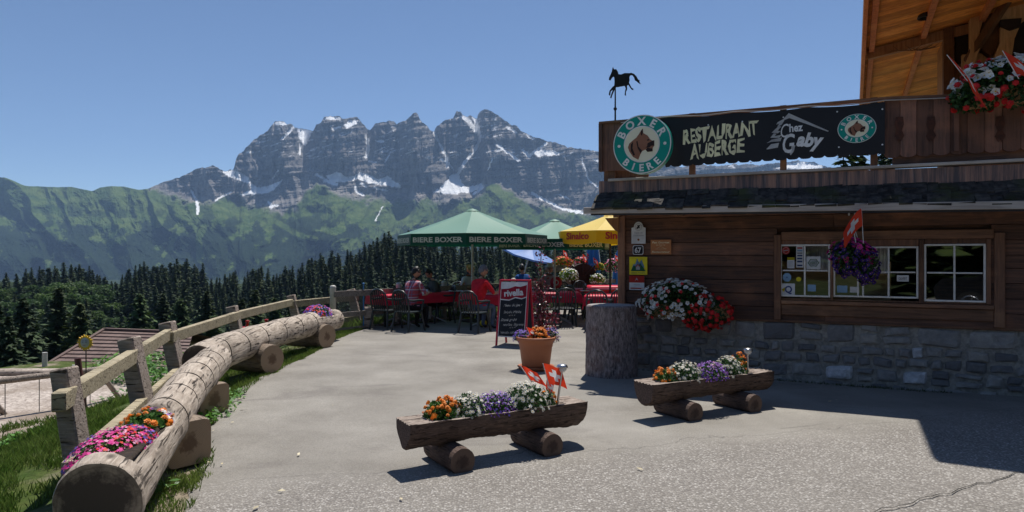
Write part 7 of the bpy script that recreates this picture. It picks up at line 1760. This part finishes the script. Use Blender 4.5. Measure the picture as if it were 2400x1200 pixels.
mb = MB(); mb.ell((0, -.012, szz), (.082, .022, .092), None, 0, 20, 14); mb.ell((0, -.036, szz-.008), (.010, .012, .022), None, 0, 8, 6)
for sx in (-1, 1):
    mb.ell((sx*.032, -.031, szz+.018), (.020, .006, .011), None, 1, 10, 6); mb.ell((sx*.032, -.033, szz+.024), (.022, .006, .006), None, 0, 10, 6); mb.tube([(sx*.052, -.024, szz+.036), (sx*.032, -.031, szz+.050), (sx*.012, -.034, szz+.040)], .003, 5, 1)
mb.tube([(-.028, -.028, szz-.040), (0, -.034, szz-.050), (.028, -.028, szz-.040)], [.003, .006, .003], 6, 2); mb.build('face', [m_sunw, m_pink, m_lipr], ss)
mb = MB(); mb.tube([(0, .02, 0), (0, .02, szz-.1)], .010, 6); mb.build('post', m_darkp, ss)
# swing: long horizontal beam on legs, two swings
sw = thing('playground_swing', 'playground swing with long horizontal log beam at the left edge', 'swing', (0, 0, 0)); A_ = P(-60, 900, 15.6); B_ = P(238, 865, 17.6); gA = gz(A_.x, A_.y); sw.location = (B_.x, B_.y, gz(B_.x, B_.y)); so_ = Vector(sw.location)
mb = MB(); mb.tube([A_-so_, B_-so_], [.085, .075], 12); mb.build('beam', m_post, sw)
for q, dx, dy2 in ((0.97, -.3, -.7), (.97, .35, .7), (.02, -.3, -.7), (.02, .3, .7)):
    p = A_.lerp(B_, q); f_ = Vector((p.x+dx*.4, p.y+dy2, gz(p.x+dx*.4, p.y+dy2))); mb = MB(); mb.tube([f_-so_, p-so_], .065, 10); mb.build('leg', m_red2 if False else m_post, sw)
m_chain = mat('chain', (.12, .12, .12), None, .5, metal=.5, tint=0)
def swing(q0, q1, drop, m_):
    a, b_ = A_.lerp(B_, q0), A_.lerp(B_, q1); V0 = Vector((0, 0, drop)); mb = MB(); mb.beam(a-V0-so_, b_-V0-so_, .16, .03, 0, bev=.01); st_ = mb.build('seat', m_, sw)
    for p in (a, b_): mb = MB(); mb.tube([p-V0-so_, p-so_], .010, 5); mb.build('chain', m_chain, st_)
swing(.22, .48, 1.12, m_red); swing(.72, .90, .92, m_darkp)
# play post frame right of the big post: dark red post and low rail
pf = thing('climbing_post', 'dark red leaning play post with a pale base log beside the first fence post', 'play equipment', (0, 0, 0)); a = P(188, 925, 15.5); f_ = Vector((P(200, 964, 15.5).x, 15.5, gz(P(200, 964, 15.5).x, 15.5))); pf.location = f_; mb = MB(); mb.tube([(0, 0, 0), P(182, 840, 15.5)-f_], .07, 10); mb.build('post', mat('maroon_post', (.11, .035, .03), None, .6, tint=0), pf); mb = MB(); mb.tube([(-.25, -.1, .10), (.12, -.1, .16)], .075, 10); mb.build('base_log', m_log, pf)
# rail fence behind the playground
rf = thing('rail_fence', 'simple pole fence with grey posts behind the playground at the left edge', 'fence', (0, 0, 0)); pts_ = [P(-70, 872, 25), P(33, 868, 24.5), P(105, 864, 24), P(175, 862, 24)]; rf.location = (pts_[0].x, pts_[0].y, gz(pts_[0].x, pts_[0].y)); ro = Vector(rf.location)
for k, p in enumerate(pts_):
    g_ = gz(p.x, p.y); top = p.z+(.45 if k == 2 else .1); 
    if k == 2: top = P(105, 826, 24).z
    mb = MB(); mb.tube([Vector((p.x, p.y, g_-.1))-ro, Vector((p.x, p.y, top))-ro], .085, 10); mb.build('post', m_cap if k else m_post, rf)
for dz, rr_ in ((-.1, .04), (-.9, .04)):
    for k in range(3): mb = MB(); mb.tube([pts_[k]-ro+Vector((0, -.08, dz)), pts_[k+1]-ro+Vector((0, -.08, dz))], rr_, 7); mb.build('rail', m_railold, rf)
mb = MB(); mb.tube([P(44, 880, 24.2)-ro, P(72, 928, 24)-ro], .05, 7); mb.build('brace', m_railold, rf)
# gravel border planks (low rail running behind)
bd = thing('border_log', 'low border log along the far edge of the playground gravel', 'border log', (0, 0, 0)); q = [(-18, 22.0), (-14.8, 21.9), (-12, 22.4), (-9.9, 22.8)]; q = [Vector((x, y, gz(x, y)+.09)) for x, y in q]; bd.location = q[0]; mb = MB(); mb.tube([p-q[0] for p in q], .10, 10); mb.build('log', m_post, bd)
# red machine seen between the fence posts
rm = thing('red_machine', 'small red farm machine on the slope behind the fourth fence post', 'machine', (0, 0, 0)); c_ = P(583, 780, 15.5); g_ = gz(c_.x, c_.y); rm.location = (c_.x, c_.y, g_); zc = c_.z-g_; m_rdp = mat('red_enamel', (.55, .02, .025), (.45, .02, .02), .35, 6, tint=0, spec=.6); m_rub = mat('black_rubber', (.02, .02, .02), None, .8, tint=0)
mb = MB(); mb.tube([(-.28, 0, zc), (.22, .05, zc+.04)], [.13, .12], 18, capmi=0); mb.box((.30, .05, zc+.02), (.16, .24, .30), bev=.03); mb.build('tank', m_rdp, rm)
mb = MB(); mb.beam((-.4, -.1, zc-.15), (1.3, .1, zc+.20), .05, .05); mb.beam((-.4, .2, zc-.15), (1.3, .3, zc+.18), .05, .05); mb.build('chassis', m_railold, rm)
for dx in (-.42, .9): mb = MB(); mb.tube([(dx, -.14, zc-.22), (dx, -.02, zc-.22)], .20, 20); mb.build('wheel', m_rub if dx > 0 else m_rdp, rm)
for k, dx in enumerate((-.05, .38, .62, .82, 1.1)): mb = MB(); mb.tube([(dx, 0, zc+.12), (dx+.02, 0, zc+.24+.03*(k % 2))], .03, 8); mb.box((dx+.02, 0, zc+.26+.03*(k % 2)), (.08, .06, .04), bev=.01); mb.build('lever', m_rdp, rm)
# ================= grass and weeds =================
m_gr = mat('grass_blade', (.11, .20, .03), (.24, .31, .08), .6, 3, tint=.45, trans=.35); m_wd = mat('weed_leaf', (.06, .17, .02), (.11, .26, .03), .5, 5, tint=.4, trans=.3)
def blades(name, X, Y, hmin, hmax, w, seed, mt=None, mask=None):
    rg = np.random.default_rng(seed); n = len(X); Z = G(X, Y)-.01; h = hmin+(hmax-hmin)*rg.random(n)**1.5; a = rg.random(n)*6.28; ln = .15+.5*rg.random(n)
    base = np.stack([X, Y, Z], -1); dr = np.stack([np.cos(a), np.sin(a), 0*a], -1); sd_ = np.stack([-np.sin(a), np.cos(a), 0*a], -1)*(w*(.6+.8*rg.random(n)))[:, None]
    mid = base+dr*(h*ln*.35)[:, None]+np.array([0, 0, 1])*(h*.6)[:, None]; tip = base+dr*(h*ln)[:, None]+np.array([0, 0, 1])*h[:, None]
    V_ = np.stack([base-sd_, base+sd_, mid+sd_*.7, tip, mid-sd_*.7], 1); mb = MB(); mb.add(V_.reshape(-1, 3), np.arange(5*n).reshape(n, 5), 0, rg.random(n)); return tag(mb.build(name, mt or m_gr), kind='stuff')
rg = np.random.default_rng(77)
def edge_x(Y): return np.interp(Y, EDGE_Y, EDGE_X)
# along the asphalt edge, under the log troughs
n = 90000; Y = 3.2+ (rg.random(n)**1.6)*12; off = rg.random(n)**1.2*3.2-.05; X = edge_x(Y)-off
keep = (fbm(X*1.1, Y*1.1, 14, 4) > .43-.05*(off < .35)) & (fbm(X*4, Y*4, 15, 2) > .38)
blades('grass', X[keep], Y[keep], .02, .10, .003, 1)
# tufts spreading over the asphalt edge
n = 26000; Y = 3.6+rg.random(n)*9; X = edge_x(Y)+.10-rg.random(n)**1.2*.8; keep = (fbm(X*2.1, Y*1.3, 24, 4) > .52-.10*(Y < 5)+.3*np.clip(X-edge_x(Y), 0, .3))
blades('edge_grass', X[keep], Y[keep], .015, .075, .0026, 2)
# far bank towards the playground
n = 60000; Y = 8+rg.random(n)*10; X = edge_x(Y)-2.4-rg.random(n)*5.5; keep = fbm(X*.9, Y*.9, 34, 4) > .47
blades('bank_grass', X[keep], Y[keep], .05, .20, .008, 3)
n = 90000; Y = 4.0+rg.random(n)**1.3*7; X = edge_x(Y)-.9-rg.random(n)*4.0; keep = (fbm(X*1.3, Y*1.3, 14, 4) > .49) & (fbm(X*6, Y*6, 18, 2) > .36)
blades('bank_grass', X[keep], Y[keep], .02, .10, .0035, 4)
def weeds(name, X, Y, s, seed, up=.12):
    rg = np.random.default_rng(seed); n = len(X); Z = G(X, Y)+rg.random(n)*up; c = np.stack([X, Y, Z], -1); a = unit(np.stack([rg.normal(0, 1, n), rg.normal(0, 1, n), rg.normal(0, .35, n)+.2], -1)); b_ = unit(np.cross(a, np.array([0, 0, 1.])+rg.normal(0, .25, (n, 3)))); ss_ = s*(.5+.9*rg.random(n)); mb = MB(); mb.quads(c, a*ss_[:, None], b_*(ss_*.55)[:, None], tint=rg.random(n)); return tag(mb.build(name, m_wd), kind='stuff')
n = 9000; Y = 8.0+rg.random(n)*7; X = edge_x(Y)-3.4-rg.random(n)*3.6; keep = fbm(X*.7, Y*.7, 44, 3) > .50; weeds('ground_cover', X[keep], Y[keep], .055, 5, .18)
n = 2600; Y = 4.6+rg.random(n)*5.2; X = edge_x(Y)+.16-rg.random(n)*.7; keep = fbm(X*1.7, Y*1.2, 54, 3) > .52; weeds('edge_weeds', X[keep], Y[keep], .030, 6, .09)
n = 9000; Y = 20+rg.random(n)*5; X = -14+rg.random(n)*9; weeds('ground_cover', X[fbm(X*.6, Y*.6, 45, 3) > .42], Y[fbm(X*.6, Y*.6, 45, 3) > .42], .08, 9, .45)
n = 6000; Y = 12.5+rg.random(n)*8; X = edge_x(np.minimum(Y, 15))-1.8-rg.random(n)*4; k_ = fbm(X*.6, Y*.6, 46, 3) > .5; weeds('ground_cover', X[k_], Y[k_], .06, 10, .3)
# slope right behind the terrace fence
n = 26000; t_ = rg.random(n); i_ = (t_*6).astype(int); lfa = np.array(lf); f_ = t_*6-i_; X = lfa[i_, 0]*(1-f_)+lfa[i_+1, 0]*f_; Y = lfa[i_, 1]*(1-f_)+lfa[i_+1, 1]*f_; d_ = .15+rg.random(n)*3.5; X = X-d_*.76; Y = Y+d_*.64
blades('slope_grass', X, Y, .05, .28, .010, 7)
# moss and weeds at the foot of the stone wall
n = 2600; s_ = rg.random(n)*7; o2 = .10+np.abs(rg.normal(0, .035, n)); k_ = fbm(s_*1.4, s_*0, 64, 3) > .42; PX_ = B0.x+DV.x*s_+NV.x*o2; PY_ = B0.y+DV.y*s_+NV.y*o2; blades('wall_weeds', PX_[k_], PY_[k_], .015, .06, .004, 8, mat('dark_moss', (.03, .05, .01), (.05, .08, .015), .9, 5, tint=.4))
# litter of dry leaves on the asphalt
mb = MB(); rgs = random.Random(15)
for (px, py) in [(555, 950), (568, 958), (560, 935), (575, 962), (500, 1010), (490, 1085), (520, 1088), (660, 1150), (600, 1190), (545, 990), (1960, 938), (2071, 930), (1945, 941), (700, 1065), (940, 1170), (780, 950), (1500, 1100)]:
    p = PG(px, py, .03); a = rgs.random()*6.28; s_ = rgs.uniform(.015, .04); mb.add([p+Vector((s_*math.cos(a+k*1.57)*(1 if k % 2 else .4), s_*math.sin(a+k*1.57)*(1 if k % 2 else .4), rgs.uniform(0, .01))) for k in range(4)], [(0, 1, 2, 3)], 0)
tag(mb.build('leaf_litter', mat('dry_leaf', (.55, .50, .36), (.4, .33, .2), .8, 5, tint=.3)), kind='stuff')
# grass in the seam at the lower right
n = 2200; q_ = rg.random(n); A_2, B_2 = PG(2290, 1200, 0), PG(2420, 1172, 0); X = A_2.x+(B_2.x-A_2.x)*q_+rg.normal(0, .05, n); Y = A_2.y+(B_2.y-A_2.y)*q_+rg.normal(0, .03, n); blades('seam_grass', X, Y, .008, .03, .003, 12)
mb = MB(); pth = [PG(1990+ (2440-1990)*k/30, 1215-(1215-1095)*k/30+3*math.sin(k*.9)+2*math.sin(k*2.1), .028) for k in range(31)]
V_ = []; 
for k, p in enumerate(pth): w_ = .0025+.003*abs(math.sin(k*2.3)); V_ += [p+Vector((0, w_, 0)), p-Vector((0, w_, 0))]
mb.add(V_, [(2*k, 2*k+1, 2*k+3, 2*k+2) for k in range(30)], 0, .5); tag(mb.build('asphalt_crack', mat('crack_dark', (.03, .028, .025), None, .95, tint=0)), kind='structure')

# ================= behind the camera: what the panes reflect =================
m_car = mat('dark_car_paint', (.012, .013, .016), None, .25, tint=0, spec=.6, metal=.2); m_carg = mat('car_glass', (.01, .012, .015), None, .08, tint=0, spec=.8); m_alloy = mat('alloy_rim', (.5, .5, .52), None, .3, metal=.9, tint=0)
car = thing('parked_car', 'dark car parked opposite, seen only as a reflection in the right window', 'car', (3.05, -4.8, .0), R(-4)); mb = MB()
side = [(-2.2, .42), (-2.25, .75), (-2.05, .98), (-1.3, 1.02), (-.75, 1.50), (.1, 1.60), (1.3, 1.55), (2.0, 1.05), (2.25, .95), (2.28, .45), (1.8, .30), (-1.8, .30)]
mb.ext(side, 1.76, Matrix.Translation((0, -.88, 0))); mb.build('body', m_car, car)
for x in (-1.38, 1.42):
    for sy in (-1, 1):
        mb = MB(); mb.tube([(x, sy*.93, .33), (x, sy*.70, .33)], .335, 26, smooth=False); w_ = mb.build('wheel', m_rub, car); mb = MB()
        for k in range(5): a = k*1.257; mb.beam((x, sy*.935, .33), (x+.2*math.cos(a), sy*.935, .33+.2*math.sin(a)), .05, .03)
        mb.lathe([(.20, .90), (.235, .935), (.20, .94)], 22, M_=Matrix.Rotation(R(-90*sy), 4, 'X'), c=(x, 0, .33)); mb.build('rim', m_alloy, w_)
for pts2 in ([(-1.15, 1.05), (-.68, 1.45), (-.05, 1.53), (-.05, 1.05)], [(.05, 1.05), (.05, 1.54), (1.2, 1.48), (1.7, 1.06)]):
    for sy in (-1, 1): mb = MB(); mb.ext(pts2, .01, Matrix.Translation((0, .885*sy-.005, 0))); mb.build('side_window', m_carg, car)
mbw = MB(); rg = np.random.default_rng(19)  # unseen trees added behind the camera so the window panes reflect dark
for k in range(170):
    X, Y = rg.uniform(-34, 22), -30-rg.random()*30; z = float(G(X, Y))-.3; H = rg.uniform(9, 15); s_ = np.array([H*1.7, H*1.7, H])
    mbw.quads(cc*s_+np.array([X, Y, z]), aa*s_, bb*s_, tint=rg.random(len(cc)))
tag(mbw.build('added_wood_behind', m_con), kind='stuff')
HAZE = 5.0e-5
# ================= haze =================
mb = MB(); mb.box((0, 2900, 0), (18600, 8900, 2900))
mh = bpy.data.materials.new('air'); mh.use_nodes = True; t = mh.node_tree; t.nodes.clear()
o_ = t.nodes.new('ShaderNodeOutputMaterial'); v_ = t.nodes.new('ShaderNodeVolumePrincipled')
v_.inputs['Color'].default_value = (.42, .64, 1, 1); v_.inputs['Density'].default_value = HAZE; v_.inputs['Anisotropy'].default_value = .1
t.links.new(v_.outputs[0], o_.inputs['Volume'])
if HAZE > 0: tag(mb.build('haze', mh), kind='stuff')
